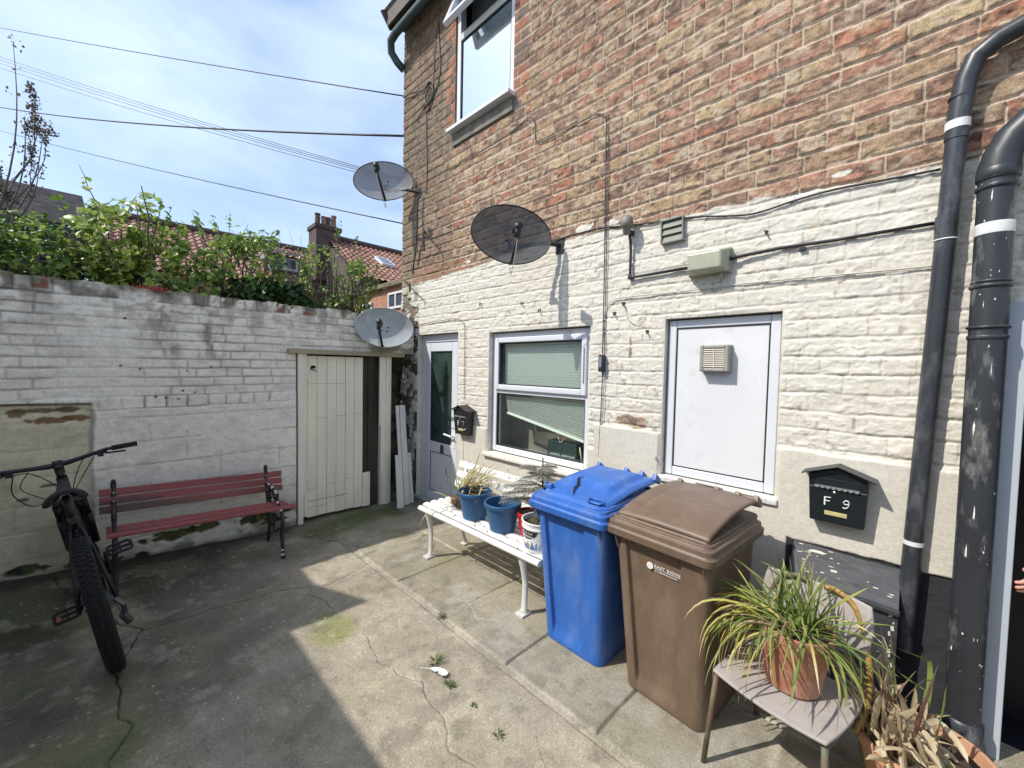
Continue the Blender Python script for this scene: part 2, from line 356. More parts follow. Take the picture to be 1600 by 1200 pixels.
# ------------------------------------------------------------------ the house
WY = 2.65
house = thing('brick_house', 'old brick house with cream painted ground floor and bare brick above', 'house', (-1.6, WY, 0))
M_wall = mat('old_brick_and_paint', (0.5,0.5,0.5), 0.9, attr=True, noise=0.10, nscale=45, pits=.34, pscale=140, bump=0.0014, bscale=120, spec=0.2)
OPEN = [(-4.24,-3.45,-0.2,1.975), (-2.955,-1.785,0.775,1.945), (-1.19,-0.525,0.895,1.95), (0.318,1.30,-0.2,1.94), (-3.57,-2.69,4.10,5.62)]
def facade():
    xs = np.concatenate([np.arange(-4.62, -2.403, 0.0075), np.arange(-2.4, 0.36, 0.005), np.arange(0.37, 4.0, 0.03)])
    zs = np.concatenate([np.arange(-0.02, 3.2, 0.0055), np.arange(3.2, 5.95, 0.008)])
    for (a,b,c0,d) in OPEN:      # exact opening edges
        for q in (a,b): xs[np.argmin(abs(xs-q))] = q
        for q in (c0,d):
            if q > 0: zs[np.argmin(abs(zs-q))] = q
    xs = xs[np.concatenate([[True], np.diff(xs) > 0.0022])]; zs = zs[np.concatenate([[True], np.diff(zs) > 0.0018])]
    X, Z = np.meshgrid(xs, zs, indexing='ij')
    wob = (fbm(X*1.1,Z*1.1,7,3)-.5)*0.03
    U = X + (fbm(X*14,Z*14,31,2)-.5)*0.010 + (vn(X*60,Z*60,34)-.5)*.003; V = Z + wob*0.7 + (fbm(X*9,Z*20,33,3)-.5)*0.016 + (vn(X*60,Z*60,35)-.5)*.003 + 0.0568
    course = 0.0973
    e, ha, hb, row, du, dv = bricks(U, V, course, 3, L=(0.234,0.119), rowpat=lambda r: 0.92 if r % 6 == 5 else 0.07)
    hb2 = hsh(row, np.floor(ha*1000), 9)
    # boundary of the painted part
    pb = np.interp(X, [-4.62,-4.2,-3.2,-2.4,-1.9,-1.45,-1.1,-.86,-.34,.3,4], [2.56,2.59,2.62,2.66,2.655,2.62,2.60,2.605,2.565,2.53,2.5])
    pb = pb + (fbm(X*9,Z*9,71,4)-.5)*0.055
    paint = sst(0.006,-0.006, Z-pb)
    rpatch = lambda x,z,rx,rz,s=0: sst(1.05,0.9,np.hypot((X-x)/rx,(Z-z)/rz)+(fbm(X*18,Z*18,90+s,3)-.5)*1.1)
    for (x,z,rx,rz) in [(-1.87,2.705,.075,.03),(-1.62,2.69,.06,.028),(-0.30,2.62,.05,.018),(-3.3,2.68,.04,.02)]: paint = np.maximum(paint, rpatch(x,z,rx,rz))
    bare = np.maximum(rpatch(-1.42,1.245,.13,.035,1)*0.9, rpatch(-1.36,1.21,.05,.022,2))
    bare = np.maximum(bare, rpatch(-1.44,1.77,.012,.075,3)*.8)
    bare = np.maximum(bare, rpatch(-4.5,2.45,.10,.06,4)*.6)
    paint = paint*(1-bare)
    # smooth plaster bands low down
    pl = sst(0.006,-0.006, Z-(1.185+0.02*(fbm(X*5,Z*0+2,77)-.5)))*(X > -1.72)
    pl = np.maximum(pl, sst(0.01,-0.02, Z-(1.00+0.05*(fbm(X*5,Z*0+5,79)-.5)))*(X > -3.47)*(X < -1.7))
    # deep or narrow joints; rounded arrises
    jw = 0.0042 + 0.004*fbm(X*7,Z*7,19,3)
    ev = np.minimum(du*1.7+.001, dv); fill = sst(jw, jw+0.0045, ev)
    lo = fbm(X*26,Z*26,111,4); mid = fbm(X*8,Z*8,113,4); ln = fbm(X*12,Z*70,115,3)
    brickh = fill*(0.0105 + 0.007*(hb-.5)) + (lo-.5)*0.0060*fill + (ln-.5)*0.003*fill + (vn(X*80,Z*80,313)-.5)*.0022*fill + (mid-.5)*0.004
    spall = sst(.64,.70,fbm(X*10+ha*30,Z*10,117,4))*fill*0.006
    h_b = brickh - spall
    fillp = sst(jw*0.25, jw+0.0050, np.minimum(du*1.6+.0035, dv))*np.clip(0.45+0.85*fbm(X*3.1,Z*3.1,119,3),0,1)
    h_p = 0.002 + fillp*(0.0065+0.004*(hb-.5)) + (lo-.5)*0.0048 + (vn(X*75,Z*75,311)-.5)*.0014 + (ln-.5)*0.0030 + (mid-.5)*0.006 + sst(.52,.60,fbm(X*16,Z*34,121,3))*0.0030
    h_pl = 0.021 + (fbm(X*3,Z*3,131,4)-.5)*0.012 + (lo-.5)*0.002
    H = h_b*(1-paint)+h_p*paint; H = H*(1-pl) + h_pl*pl
    # soldier arch bricks over the painted window keep the same relief
    # colours of bare brick
    pal = np.array([[.43,.315,.185],[.38,.265,.16],[.38,.185,.125],[.41,.235,.165],[.33,.22,.155],[.24,.155,.12],[.43,.315,.20],[.48,.375,.225],[.375,.15,.095],[.35,.21,.145]])
    pal = (pal*.72+pal.mean(0)*.28)*.93
    ki = np.clip((ha*10).astype(int),0,9); cb = pal[ki]
    k2 = np.clip((hb2*10).astype(int),0,9); cb = mixc(cb, pal[k2].reshape(cb.shape), sst(.48,.62,fbm(X*7+hb*40,Z*15,151,4))*0.85)
    cb = cb*(0.70+0.60*fbm(X*30,Z*38,153,4))[...,None]*(0.88+0.26*hb)[...,None]
    cb = mixc(cb, [.095,.070,.057], sst(.57,.70,fbm(X*15+ha*9,Z*26,155,4))*0.70); cb = mixc(cb, cb*.55, sst(.56,.66,fbm(X*38,Z*70,156,3))*.7); cb = mixc(cb, cb*.62, sst(.016,.006,e)*sst(.35,.6,fbm(X*5,Z*5,158,3))*.8)
    cb = mixc(cb, [.50,.41,.29], sst(.54,.72,fbm(X*17+hb*9,Z*28,157,4))*0.7)
    mort = np.zeros_like(cb)+np.array([.50,.40,.30]); mort = mort*(0.75+0.5*fbm(X*30,Z*30,159,3))[...,None]
    # older smoke-blackened end of the wall (real soot, left of the upper window)
    soot = sst(-3.35,-3.8,X+(mid-.5)*.3)*sst(2.2,2.9,Z)
    cb = mixc(cb, [.155,.125,.095], soot*0.60*(0.6+.6*mid)); mort = mixc(mort, [.19,.16,.115], soot*0.8)
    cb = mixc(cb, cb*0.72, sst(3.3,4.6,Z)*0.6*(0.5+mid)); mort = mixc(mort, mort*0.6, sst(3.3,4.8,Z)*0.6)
    # red quoins round the upper window
    wl = np.minimum(abs(X+3.66), abs(X+2.60)); q = sst(0.10,0.085,wl)*(Z > 4.0)
    red = np.array([.34,.155,.10])*(0.75+.5*hb[...,None]); red = np.where((ha > .8)[...,None], np.array([.17,.12,.10]), red)
    cb = mixc(cb, red, q*0.9); q2 = sst(0.03,0.02,abs(X+3.75))*(Z > 4.0); cb = mixc(cb, [.25,.22,.17], q2); fill = fill*(1-q2)
    sillb = sst(.02,.0,abs(X+3.12)-.50)*sst(.01,.0,abs(Z-3.99)-.055); cb = mixc(cb, [.20,.185,.155], sillb); mort = mixc(mort, [.20,.185,.155], sillb); 
    pnt = sst(.55,.62,fbm(X*1.5,Z*1.5,163,3)); mort = mixc(mort, [.55,.46,.35], pnt*0.6*(1-soot))
    fc = sst(jw,jw+.006,np.minimum(du*1.7+.001,dv))*(1-q2); fc = np.where(du < dv, .12+.88*fc, fc); cbare = cb*fc[...,None] + mort*(1-fc[...,None])
    # lower fringe: orange-ish replaced bricks near the paint line at far left
    fr = sst(2.85,2.7,Z)*sst(-3.5,-3.8,X)*sst(-4.45,-4.3,X); cbare = mixc(cbare, [.36,.19,.12], fr*0.45)
    # paint colour
    cp = np.zeros_like(cb)+np.array([.635,.60,.52]); cp = cp*(0.93+.12*fbm(X*4,Z*4,171,4))[...,None]
    cp = mixc(cp, [.60,.57,.50], sst(.55,.75,fbm(X*2.5,Z*5,173,4))*0.35)
    cp = mixc(cp, [.55,.42,.30], sst(.70,.80,fbm(X*15,Z*20,175,4))*0.35)
    cp = mixc(cp, [.42,.37,.29], sst(.004,.0,e-jw*.6)*sst(.56,.7,fbm(X*6,Z*6,177,4))*0.45)
    cp = mixc(cp, [.30,.25,.18], sst(.82,.86,vn(X*40,Z*40,179))*sst(.5,.6,fbm(X*3,Z*3,181))*0.6)
    for x,z,rx,rz in ((-0.42,1.10,.22,.10),(-1.3,1.3,.2,.09)): cp = mixc(cp, [.50,.44,.34], rpatch(x,z,rx,rz,9)*0.30)
    cpl = np.zeros_like(cb)+np.array([.60,.565,.485]); cpl = cpl*(0.9+.16*fbm(X*3,Z*3,183,4))[...,None]
    cpl = mixc(cpl, [.52,.48,.40], sst(.52,.72,fbm(X*5,Z*5,185,5))*0.35)
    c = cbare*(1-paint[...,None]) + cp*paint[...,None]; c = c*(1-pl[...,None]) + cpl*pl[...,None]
    # the rough corner by the shed: dark stones show between lumps of white paint
    cor = sst(-4.20,-4.30,X+(mid-.5)*.06)*sst(2.65,2.3,Z); blob = sst(.42,.58,fbm(X*11,Z*11,191,4))
    c = mixc(c, np.array([.075,.06,.04]), cor*(1-blob)*0.95); c = mixc(c, [.50,.48,.42], cor*blob*0.7); H = H + cor*(blob-.5)*0.03
    # green weather stains at the paint's left end
    c = mixc(c, [.33,.33,.22], sst(-4.25,-4.6,X)*sst(2.9,2.6,Z)*sst(1.9,2.2,Z)*sst(.4,.6,mid)*.6)
    # black painted plinth under the small letterbox (flat part), ragged edge
    bp_ = sst(0.008,0.0, Z-(0.70+0.02*(fbm(X*12,Z*0,201)-.5)))*(X > -0.46)*(X < 0.26); 
    c = mixc(c, [.035,.037,.04], bp_); H = H*(1-bp_) + (0.012+(lo-.5)*.006)*bp_
    # fade relief at opening edges
    ff = np.ones_like(X)
    for (a,b,c0,d) in OPEN:
        dx = np.maximum(np.maximum(a-X, X-b), np.maximum(c0-Z, Z-d)); ff = ff*sst(-0.001, 0.022, dx)
    H = H*ff + 0.006*(1-ff)
    Yv = WY - H
    keep = np.ones((len(xs)-1, len(zs)-1), bool); xc = (xs[:-1]+xs[1:])/2; zc = (zs[:-1]+zs[1:])/2
    for (a,b,c0,d) in OPEN: keep &= ~(((xc > a)&(xc < b))[:,None] & ((zc > c0)&(zc < d))[None,:])
    co = np.stack([X,Yv,Z],-1).reshape(-1,3)
    q = gridquads(len(xs),len(zs),keep)
    am = np.clip(1-.80*np.maximum(paint,pl),0,1); c = np.concatenate([c, am[...,None]],-1)
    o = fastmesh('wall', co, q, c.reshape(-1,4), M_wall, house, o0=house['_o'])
    # used vertices only matter for the render
    return o
facade()
M_reveal = mat('painted_reveal', (.66,.62,.53), 0.9, noise=0.15, nscale=14, bump=0.003, bscale=60, dark=(.35,.31,.24), dscale=9, dpos=(.6,.78))
M_sidebrick = mat('sooty_brick', (.16,.125,.095), 0.95, noise=0.5, nscale=14, bump=0.01, bscale=14)
def house_rest():
    for (a,bx,c0,d) in OPEN[:3]:
        b = MB(); c0 = max(c0,0.0)
        yb = WY+0.16; yf = WY-0.006
        b.add([(a,yf,c0),(a,yb,c0),(a,yb,d),(a,yf,d)], [(0,1,2,3)])
        b.add([(bx,yf,c0),(bx,yb,c0),(bx,yb,d),(bx,yf,d)], [(0,3,2,1)])
        b.add([(a,yf,d),(bx,yf,d),(bx,yb,d),(a,yb,d)], [(0,3,2,1)])
        b.add([(a,yf,c0),(bx,yf,c0),(bx,yb,c0),(a,yb,c0)], [(0,1,2,3)])
        b.build('reveal', M_reveal, house)
    b = MB(); a,bx,c0,d = OPEN[4]; yf = WY-.006; yb = WY+.14
    b.add([(a,yf,c0),(a,yb,c0),(a,yb,d),(a,yf,d)], [(0,1,2,3)]); b.add([(bx,yf,c0),(bx,yb,c0),(bx,yb,d),(bx,yf,d)], [(0,3,2,1)]); b.add([(a,yf,d),(bx,yf,d),(bx,yb,d),(a,yb,d)], [(0,3,2,1)]); b.add([(a,yf,c0),(bx,yf,c0),(bx,yb,c0),(a,yb,c0)], [(0,1,2,3)])
    b.build('upper_reveal', M_sidebrick, house)
    b = MB(); b.box(-4.62, 4.0, WY+0.35, 8.5, 0, 5.9)      # body of the house behind the facade leaf
    b.box(-4.62,-4.30, WY+0.002, WY+0.35, 0, 5.9)
    b.build('side_wall', M_sidebrick, house)
    b = MB(); b.box(4.0,4.3,WY,8.5,0,5.9); b.build('end_wall', M_sidebrick, house)
    # roof: eaves soffit, fascia and slated slope
    m = mat('dark_slates', (.07,.065,.062), .8, noise=.4, nscale=6)
    b = MB(); b.add([(-4.66,2.40,5.82),(4.4,2.40,5.82),(4.4,5.6,8.2),(-4.66,5.6,8.2)], [(0,1,2,3)]); b.add([(-4.66,8.9,5.78),(4.4,8.9,5.78),(4.4,5.6,8.2),(-4.66,5.6,8.2)], [(0,3,2,1)])
    b.build('roof', m, house, solid=0.05)
    b = MB(); b.box(-4.62,4.3,2.44,WY-.012,5.70,5.74); b.box(-4.62,4.3,2.41,2.435,5.64,5.84); b.beam((-4.645,2.40,5.72),(-4.645,5.6,8.10),.03,.20)
    b.build('fascia', mat('dark_timber', (.075,.06,.05), .7, noise=.3), house, bevel=.004)
house_rest()
# ------------------------------------------------------------------ garden wall (left)
WX = -4.28
def garden_wall():
    ys = np.arange(-1.8, 2.62, 0.0085); zs = np.arange(-0.05, 2.20, 0.0075)
    Y, Z = np.meshgrid(ys, zs, indexing='ij')
    m0 = fbm(Y*9,Z*9,3,4); lo = fbm(Y*26,Z*26,5,4); big = fbm(Y*1.5,Z*1.5,8,4)
    U = Y + (fbm(Y*10,Z*10,11,2)-.5)*.010; V = Z - (0.012*(Y-.5)) + (fbm(Y*4,Z*9,13,3)-.5)*0.012
    # ordinary courses
    Vc = V + (1 - (1.47 % 0.0745)/0.0745)*0.0745
    e1, ha, hb, row, du, dv = bricks(U, Vc, 0.0745, 21, ph=0.10, L=(0.225,0.112))
    # top soldier course
    Us = U*1.0; k = np.floor(Us/0.088 + 0.3*vn(np.floor(Us*2),Us*0,3)); fs = Us/0.088 - np.floor(Us/0.088); es = np.minimum(fs,1-fs)*0.088
    sold = sst(2.064,2.068,V); hk = hsh(np.floor(Us/0.088), np.floor(Us*0), 5)
    es = np.minimum(es, abs(V-2.066))
    # band of header stones at z 1.24..1.33
    kk = Us/0.125 + 0.5*vn(Us*3,Us*0,9); fh = kk-np.floor(kk); eh = np.minimum(fh,1-fh)*0.125; eh = np.minimum(eh, np.minimum(abs(V-1.325), abs(V-1.225)))
    stone = sst(1.222,1.226,V)*sst(1.329,1.325,V)
    # big rendered blocks below
    kb = np.floor(V/0.205); fb_ = Us/0.46 + 0.5*(kb % 2); eb = np.minimum(fb_-np.floor(fb_), 1-(fb_-np.floor(fb_)))*0.46
    eb = np.where(fbm(Y*2,Z*2,17) > .55, eb, 9)
    vb = abs(V-0.02 - np.round((V-0.02)/0.19)*0.19); vb = np.where(fbm(Y*1.2,Z*3,19) > .36, vb, 9); eb = np.minimum(eb, vb)
    low = sst(1.226,1.222,V)
    e = e1*(1-sold)+es*sold; e = e*(1-stone)+eh*stone; e = e*(1-low)+eb*low
    jw = 0.0035+0.003*fbm(Y*6,Z*6,23)
    vis = np.clip(fbm(Y*2.5,Z*4,27,3)*1.6-.15,0.15,1); vis = np.maximum(vis, sold*.9); vis = np.where(dv < du, np.maximum(vis,.75), vis*.8)*(1-low*.45)
    fill = 1 - (1-sst(jw*.3, jw+.006, e))*vis
    H = fill*(0.0075) + (hb-.5)*.004*(1-low) + (lo-.5)*.005 + (m0-.5)*.007 + stone*(fill*.008) + sold*(hk-.5)*.012
    H = H + low*0.010*(0.6+0.4*big)
    c = np.zeros(Y.shape+(3,)) + np.array([.88,.84,.74]); c = c*(0.90+.18*big)[...,None]*(0.94+.12*lo)[...,None]
    c = mixc(c, [.12,.105,.085], (1-fill)*0.75*sst(.3,.55,fbm(Y*3,Z*3,31,3)))
    # dirt washed down from the coping, in streaks
    st = fbm(Y*7,Z*0.8,37,4); d = sst(1.70,2.15,Z)
    c = mixc(c, [.16,.145,.12], sst(.50,.72,st)*d*.55); c = mixc(c, [.22,.205,.17], sst(.48,.7,fbm(Y*16,Z*26,41,4))*sst(1.6,2.12,Z)*.50); c = mixc(c, [.26,.235,.19], sst(.56,.68,fbm(Y*22,Z*44,42,4))*.16)
    c = mixc(c, [.10,.09,.07], sold*sst(.44,.62,fbm(Y*9,Z*7,43,4))*.75)
    for y0 in (0.35,0.62): c = mixc(c, [.16,.14,.11], sst(.16,.0,abs(Y-y0-.05*np.sin(Z*9)))*sst(.45,.65,fbm(Y*18,Z*9,47,4))*sst(1.45,1.75,Z)*.7)
    c = mixc(c, [.30,.27,.24], sst(.54,.74,fbm(Y*5+3,Z*11,49,5))*.22)
    # exposed red bricks in the coping
    for y0,w_ in ((-.32,.045),(1.17,.04),(1.26,.035),(1.40,.04),(-.55,.04)):
        q = sst(w_,w_-.012,abs(Y-y0+(m0-.5)*.03))*sst(2.075,2.09,Z); c = mixc(c, [.235,.105,.065], q*sst(.4,.55,fbm(Y*30,Z*30,53,3))*.95)
    # moss on the arris
    c = mixc(c, [.13,.15,.05], sst(2.10,2.17,Z)*sst(.5,.65,fbm(Y*12,Z*12,57,3))*.6)
    # right part near the shed lintel: dark and greenish
    c = mixc(c, [.13,.13,.085], sst(1.6,2.3,Y)*sst(1.55,1.8,Z)*sst(.38,.6,fbm(Y*6,Z*6,61,4))*.75)
    # recessed yellowish render panel at far left, with spalled bricks
    pan = sst(-.075,-.095,Y+(m0-.5)*.03)*sst(1.285,1.27,Z+0.02*(Y+.5)+(m0-.5)*.01)
    H = H - pan*0.03 + pan*(big-.5)*.02; c = c*(1-pan[...,None]*(1-np.array([.90,.85,.66])))
    c = mixc(c, [.45,.44,.38], pan*.25)
    c = mixc(c, [.33,.31,.19], pan*sst(.42,.65,fbm(Y*4,Z*4,67,4))*.6)
    def spot(y0,z0,ry,rz,col_,dep,s):
        nonlocal H, c
        q = sst(1.15,.85,np.hypot((Y-y0)/ry,(Z-z0)/rz)+(fbm(Y*22,Z*22,s,4)-.5)*1.3); H = H-q*dep; c = mixc(c, col_, q*.9)
    for a in [(-.30,1.165,.10,.022,[.20,.10,.05],.012,71),(-.17,1.17,.06,.02,[.22,.12,.06],.012,72),(-.36,1.235,.12,.016,[.17,.12,.07],.008,73),(-.2,1.235,.05,.02,[.13,.10,.07],.010,74),(-.45,1.22,.04,.03,[.20,.13,.07],.008,75),
              (-.09,1.0,.015,.10,[.42,.40,.30],-.006,76),(-.08,1.18,.02,.06,[.50,.46,.38],-.008,77),(-.42,.62,.04,.012,[.10,.09,.07],.006,78),(-.30,.70,.05,.008,[.15,.13,.10],.004,79)]: spot(*a)
    tl = sst(.012,.003,abs(Z-1.283+0.02*(Y+.5)))*sst(-.07,-.1,Y); c = mixc(c, [.05,.045,.035], tl*.9)
    c = mixc(c, [.30,.32,.16], sst(-.42,-.6,Y)*sst(1.25,1.1,Z)*.5*sst(.35,.6,m0))
    # nails and plug holes
    for (y0,z0) in ((.07,1.555),(.18,1.53),(.33,1.30),(.41,1.29),(.47,1.52),(.52,1.34),(.63,1.555),(.27,1.31),(.44,1.355),(.10,1.92)): 
        q = sst(.011,.006,np.hypot(Y-y0,Z-z0)); c = mixc(c, [.03,.025,.02], q); H = H-q*.006
    # foot of the wall: lost paint, moss, open holes
    foot = sst(.30,.02,Z+(big-.5)*.35)
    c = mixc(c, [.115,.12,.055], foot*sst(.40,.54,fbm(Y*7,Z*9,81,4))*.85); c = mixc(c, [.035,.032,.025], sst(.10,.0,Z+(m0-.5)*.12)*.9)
    c = mixc(c, [.36,.34,.27], sst(.8,.1,Z)*.35)
    for (y0,z0,ry,rz) in ((.34,.155,.12,.035),(.58,.17,.08,.032),(.95,.15,.16,.05),(1.22,.17,.07,.03),(-.38,.12,.10,.03),(-.15,.09,.1,.03),(.05,.06,.14,.03),(1.08,.09,.12,.02)):
        q = sst(1.1,.85,np.hypot((Y-y0)/ry,(Z-z0)/rz)+(fbm(Y*11,Z*18,91,4)-.5)*2.4); H = H-q*.03; c = mixc(c, [.035,.038,.02], q*.95); c = mixc(c, [.10,.12,.04], q*sst(.5,.6,m0)*.8)
    top = 2.165 - 0.02*vn(Y*11.4,Y*0,3)
    keep = np.ones((len(ys)-1,len(zs)-1),bool); yc = (ys[:-1]+ys[1:])/2; zc = (zs[:-1]+zs[1:])/2
    keep &= ~((yc > 1.305)[:,None] & (zc < 1.745)[None,:])
    gr = thing('garden_wall', 'long brick garden wall in flaking dirty white paint with upright bricks along its top', 'wall', (WX, 0.4, 0))
    Zt = np.minimum(Z, 2.165 + (hk-.5)*.022)
    co = np.stack([WX+H-.006, Y, Zt],-1).reshape(-1,3)
    m = mat('whitewashed_brick', (.5,.5,.5), .92, attr=True, noise=.08, nscale=50, bump=.0016, bscale=140, spec=.2, pits=.16, pscale=120)
    fastmesh('painted_face', co, gridquads(len(ys),len(zs),keep), c.reshape(-1,3), m, gr, o0=gr['_o'])
    b = MB(); m2 = mat('mossy_brick', (.22,.20,.16), .95, c2=(.10,.12,.05), nscale=12, noise=.3, bump=.01, bscale=25)
    b.box(-4.60,WX-.065,-1.8,1.30,-.05,2.155); b.box(-4.60,WX-.065,1.3,2.64,1.75,2.155); b.box(WX-.065,WX-.004,1.298,1.305,-.05,1.74); b.box(WX-.065,WX-.006,1.305,2.62,1.745,1.76); b.build('core', m2, gr)
    b = MB(); rs = random.Random(3)
    y = -1.8
    while y < 2.6:
        h = 2.155+rs.uniform(-.008,.014); b.box(-4.60,WX-.012,y,y+.078,2.14,h); y += .088
    b.build('coping', m2, gr, bevel=.006)
    # dark recess behind the shed door opening
    b = MB(); b.box(-4.75,-4.70,1.2,2.7,-.02,1.8); b.box(-4.70,-4.60,1.2,1.3,-.02,1.8)
    b.build('recess_back', mat('dark_mossy_brick', (.045,.042,.03), .95, c2=(.085,.085,.04), nscale=9, noise=.5, bump=.02, bscale=12), gr)
garden_wall()

# ------------------------------------------------------------------ shed door, frame, boards
M_cream = mat('cream_gloss_paint', (.80,.755,.62), .55, noise=.10, nscale=6, stretch=(1,1,.25), bump=.0008, bscale=50, dark=(.30,.26,.18), dscale=7, dpos=(.66,.86))
M_lintel = mat('weathered_timber', (.33,.30,.20), .85, noise=.35, nscale=12, stretch=(1,.15,1), bump=.002, bscale=60, dark=(.12,.13,.06), dscale=6, dpos=(.5,.68))
M_darkboard = mat('dark_oiled_boards', (.045,.036,.028), .8, noise=.6, nscale=9, stretch=(1,1,.12), bump=.003, bscale=50, dark=(.10,.08,.055), dscale=5, dpos=(.55,.7))
M_rust = mat('rusty_iron', (.10,.05,.03), .85, noise=.5, nscale=40)
M_blk = mat('black_hole', (.01,.01,.01), .9)
def shed():
    t = thing('door_frame', 'cream painted timber door frame under a weathered lintel in the garden wall', 'door frame', (WX+.01,1.85,0))
    b = MB(); b.box(WX-.06,WX+.030,1.315,1.362,-.0,1.70); b.build('post', M_cream, t, bevel=.003)
    b = MB(); b.box(WX-.07,WX+.016,1.3645,1.400,.06,1.70); b.box(WX-.02,WX+.028,1.372,1.402,.07,.30); b.build('hanging_stile', M_cream, t, bevel=.003)
    b = MB(); b.box(WX-.07,WX+.012,2.19,2.315,-.0,1.70); b.build('post', M_cream, t, bevel=.003)
    b = MB(); b.box(WX+.0125,WX+.030,2.245,2.275,-.0,1.695); b.box(WX+.0125,WX+.026,2.165,2.2,.92,1.695); b.build('cover_strip', M_cream, t, bevel=.002)
    b = MB(); b.beam((WX-.01,1.22,1.722),(WX-.01,2.46,1.722),.14,.048); b.build('lintel', M_lintel, t, bevel=.006)
    t = thing('shed_door', 'cream boarded timber door with a round black hole, shut in the garden wall', 'door', (WX-.01,1.72,0))
    ys = np.linspace(1.408,1.985,7); rs = random.Random(5)
    for i in range(6):
        b = MB(); b.box(WX-.035,WX-.008+rs.uniform(-.0015,.0015),ys[i]+.0016,ys[i+1]-.0016,.035+rs.uniform(-.008,.008),1.682); b.build('board', M_cream, t, bevel=.003)
    b = MB(); b.box(WX-.034,WX-.008,1.988,2.075,.02,.40); b.build('board', M_cream, t, bevel=.003)
    # patched joints across boards
    b = MB()
    for (i,z) in ((0,.33),(1,1.05),(2,.35),(3,1.06),(4,.37),(5,1.07),(1,.14),(0,.14)): b.box(WX-.0085,WX-.0052,ys[i]+.004,ys[i+1]-.004,z,z+.0022)
    b.build('joint_line', mat('joint_dark',(.20,.17,.11),.9), t)
    b = MB(); b.box(WX-.010,WX-.0035,1.409,1.80,1.40,1.402); b.box(WX-.010,WX-.0035,1.409,1.82,.205,.209); b.build('batten_edge', mat('joint_dark2',(.25,.22,.15),.9), t)
    b = MB(); M = Matrix.Rotation(PI/2,4,'Y'); b.cap_disc((WX-.002,1.463,1.56),.026,18,M=M); b.build('hole', M_blk, t)
    b = MB(); b.tube([(WX+.0,1.455,1.545),(WX+.03,1.465,1.555),(WX+.02,1.49,1.52)],.008,6); b.build('latch_ring', mat('worn_paint',(.6,.57,.5),.6), t, smooth=True)
    b = MB()
    for z in (.42,1.45): b.box(WX+.013,WX+.019,1.386,1.412,z,z+.12)
    b.build('hinge', M_cream, t, bevel=.001)
    t = thing('board_panel', 'dark weathered boards filling the gap beside the cream shed door', 'boards', (WX-.04,2.1,0))
    for i,(y0,y1) in enumerate(((1.99,2.055),(2.058,2.125),(2.128,2.188))):
        b = MB(); b.box(WX-.075,WX-.045+.004*(i%2),y0,y1,.01,1.69); b.build('board', M_darkboard, t, bevel=.002)
    # loose planks leaning in the corner
    M_wb = mat('white_upvc_board', (.66,.66,.63), .5, noise=.06, nscale=5, dark=(.35,.33,.28), dscale=9, dpos=(.62,.85))
    def plank(lab, y0,y1,x0,x1,z1,dy=0.0,w=.06,hole=None):
        b = MB(); th = .018
        p0 = Vector((x0,y0,0.0)); p1 = Vector((x1,y1,z1)); b.beam(p0,p1,w,th,up=(1,0,0))
        if hole: 
            pass
        o = b.build('plank', M_wb, None, bevel=.002); tag(o, lab, 'plank', 'white planks leaning in the corner by the shed door'); return o
    plank('tall narrow white plank leaning in the corner, left of the widest plank', 2.362,2.352,-4.07,-4.20,1.14,w=.034)
    plank('widest tall white plank leaning in the corner beside the glazed door', 2.425,2.425,-4.08,-4.22,1.14,w=.072)
    plank('short white plank leaning out of true on the left of the corner stack', 2.305,2.345,-4.02,-4.15,.575,w=.075)
    plank('short white plank with a hole, right end of the corner stack', 2.50,2.505,-4.10,-4.19,.575,w=.045)
shed()

# ------------------------------------------------------------------ windows and doors
M_upvc = mat('white_upvc', (.63,.65,.68), .32, noise=.03, nscale=3, dark=(.55,.54,.50), dscale=8, dpos=(.68,.9), spec=.5)
M_upvc_s = mat('white_upvc_panel', (.665,.67,.675), .42, noise=.05, nscale=3, bump=.0003, bscale=300, dark=(.50,.51,.51), dscale=9, dpos=(.58,.8))
M_gask = mat('rubber_gasket', (.02,.02,.022), .6)
M_glass = glassmat('window_glass', (.90,.94,.91), boost=.9, base=.07)
M_skyglass = glassmat('upper_window_glass', (.35,.40,.42), boost=.3, base=.82)
M_int = mat('dim_room', (.24,.225,.19), .9, noise=.3, nscale=3)
def frame_bars(b, x0,x1,z0,z1,y0,y1,w, wt=None, wb=None):
    wt = wt or w; wb = wb or w
    b.box(x0,x0+w,y0,y1,z0,z1); b.box(x1-w,x1,y0,y1,z0,z1); b.box(x0+w,x1-w,y0+.0006,y1,z1-wt,z1); b.box(x0+w,x1-w,y0+.0006,y1,z0,z0+wb)
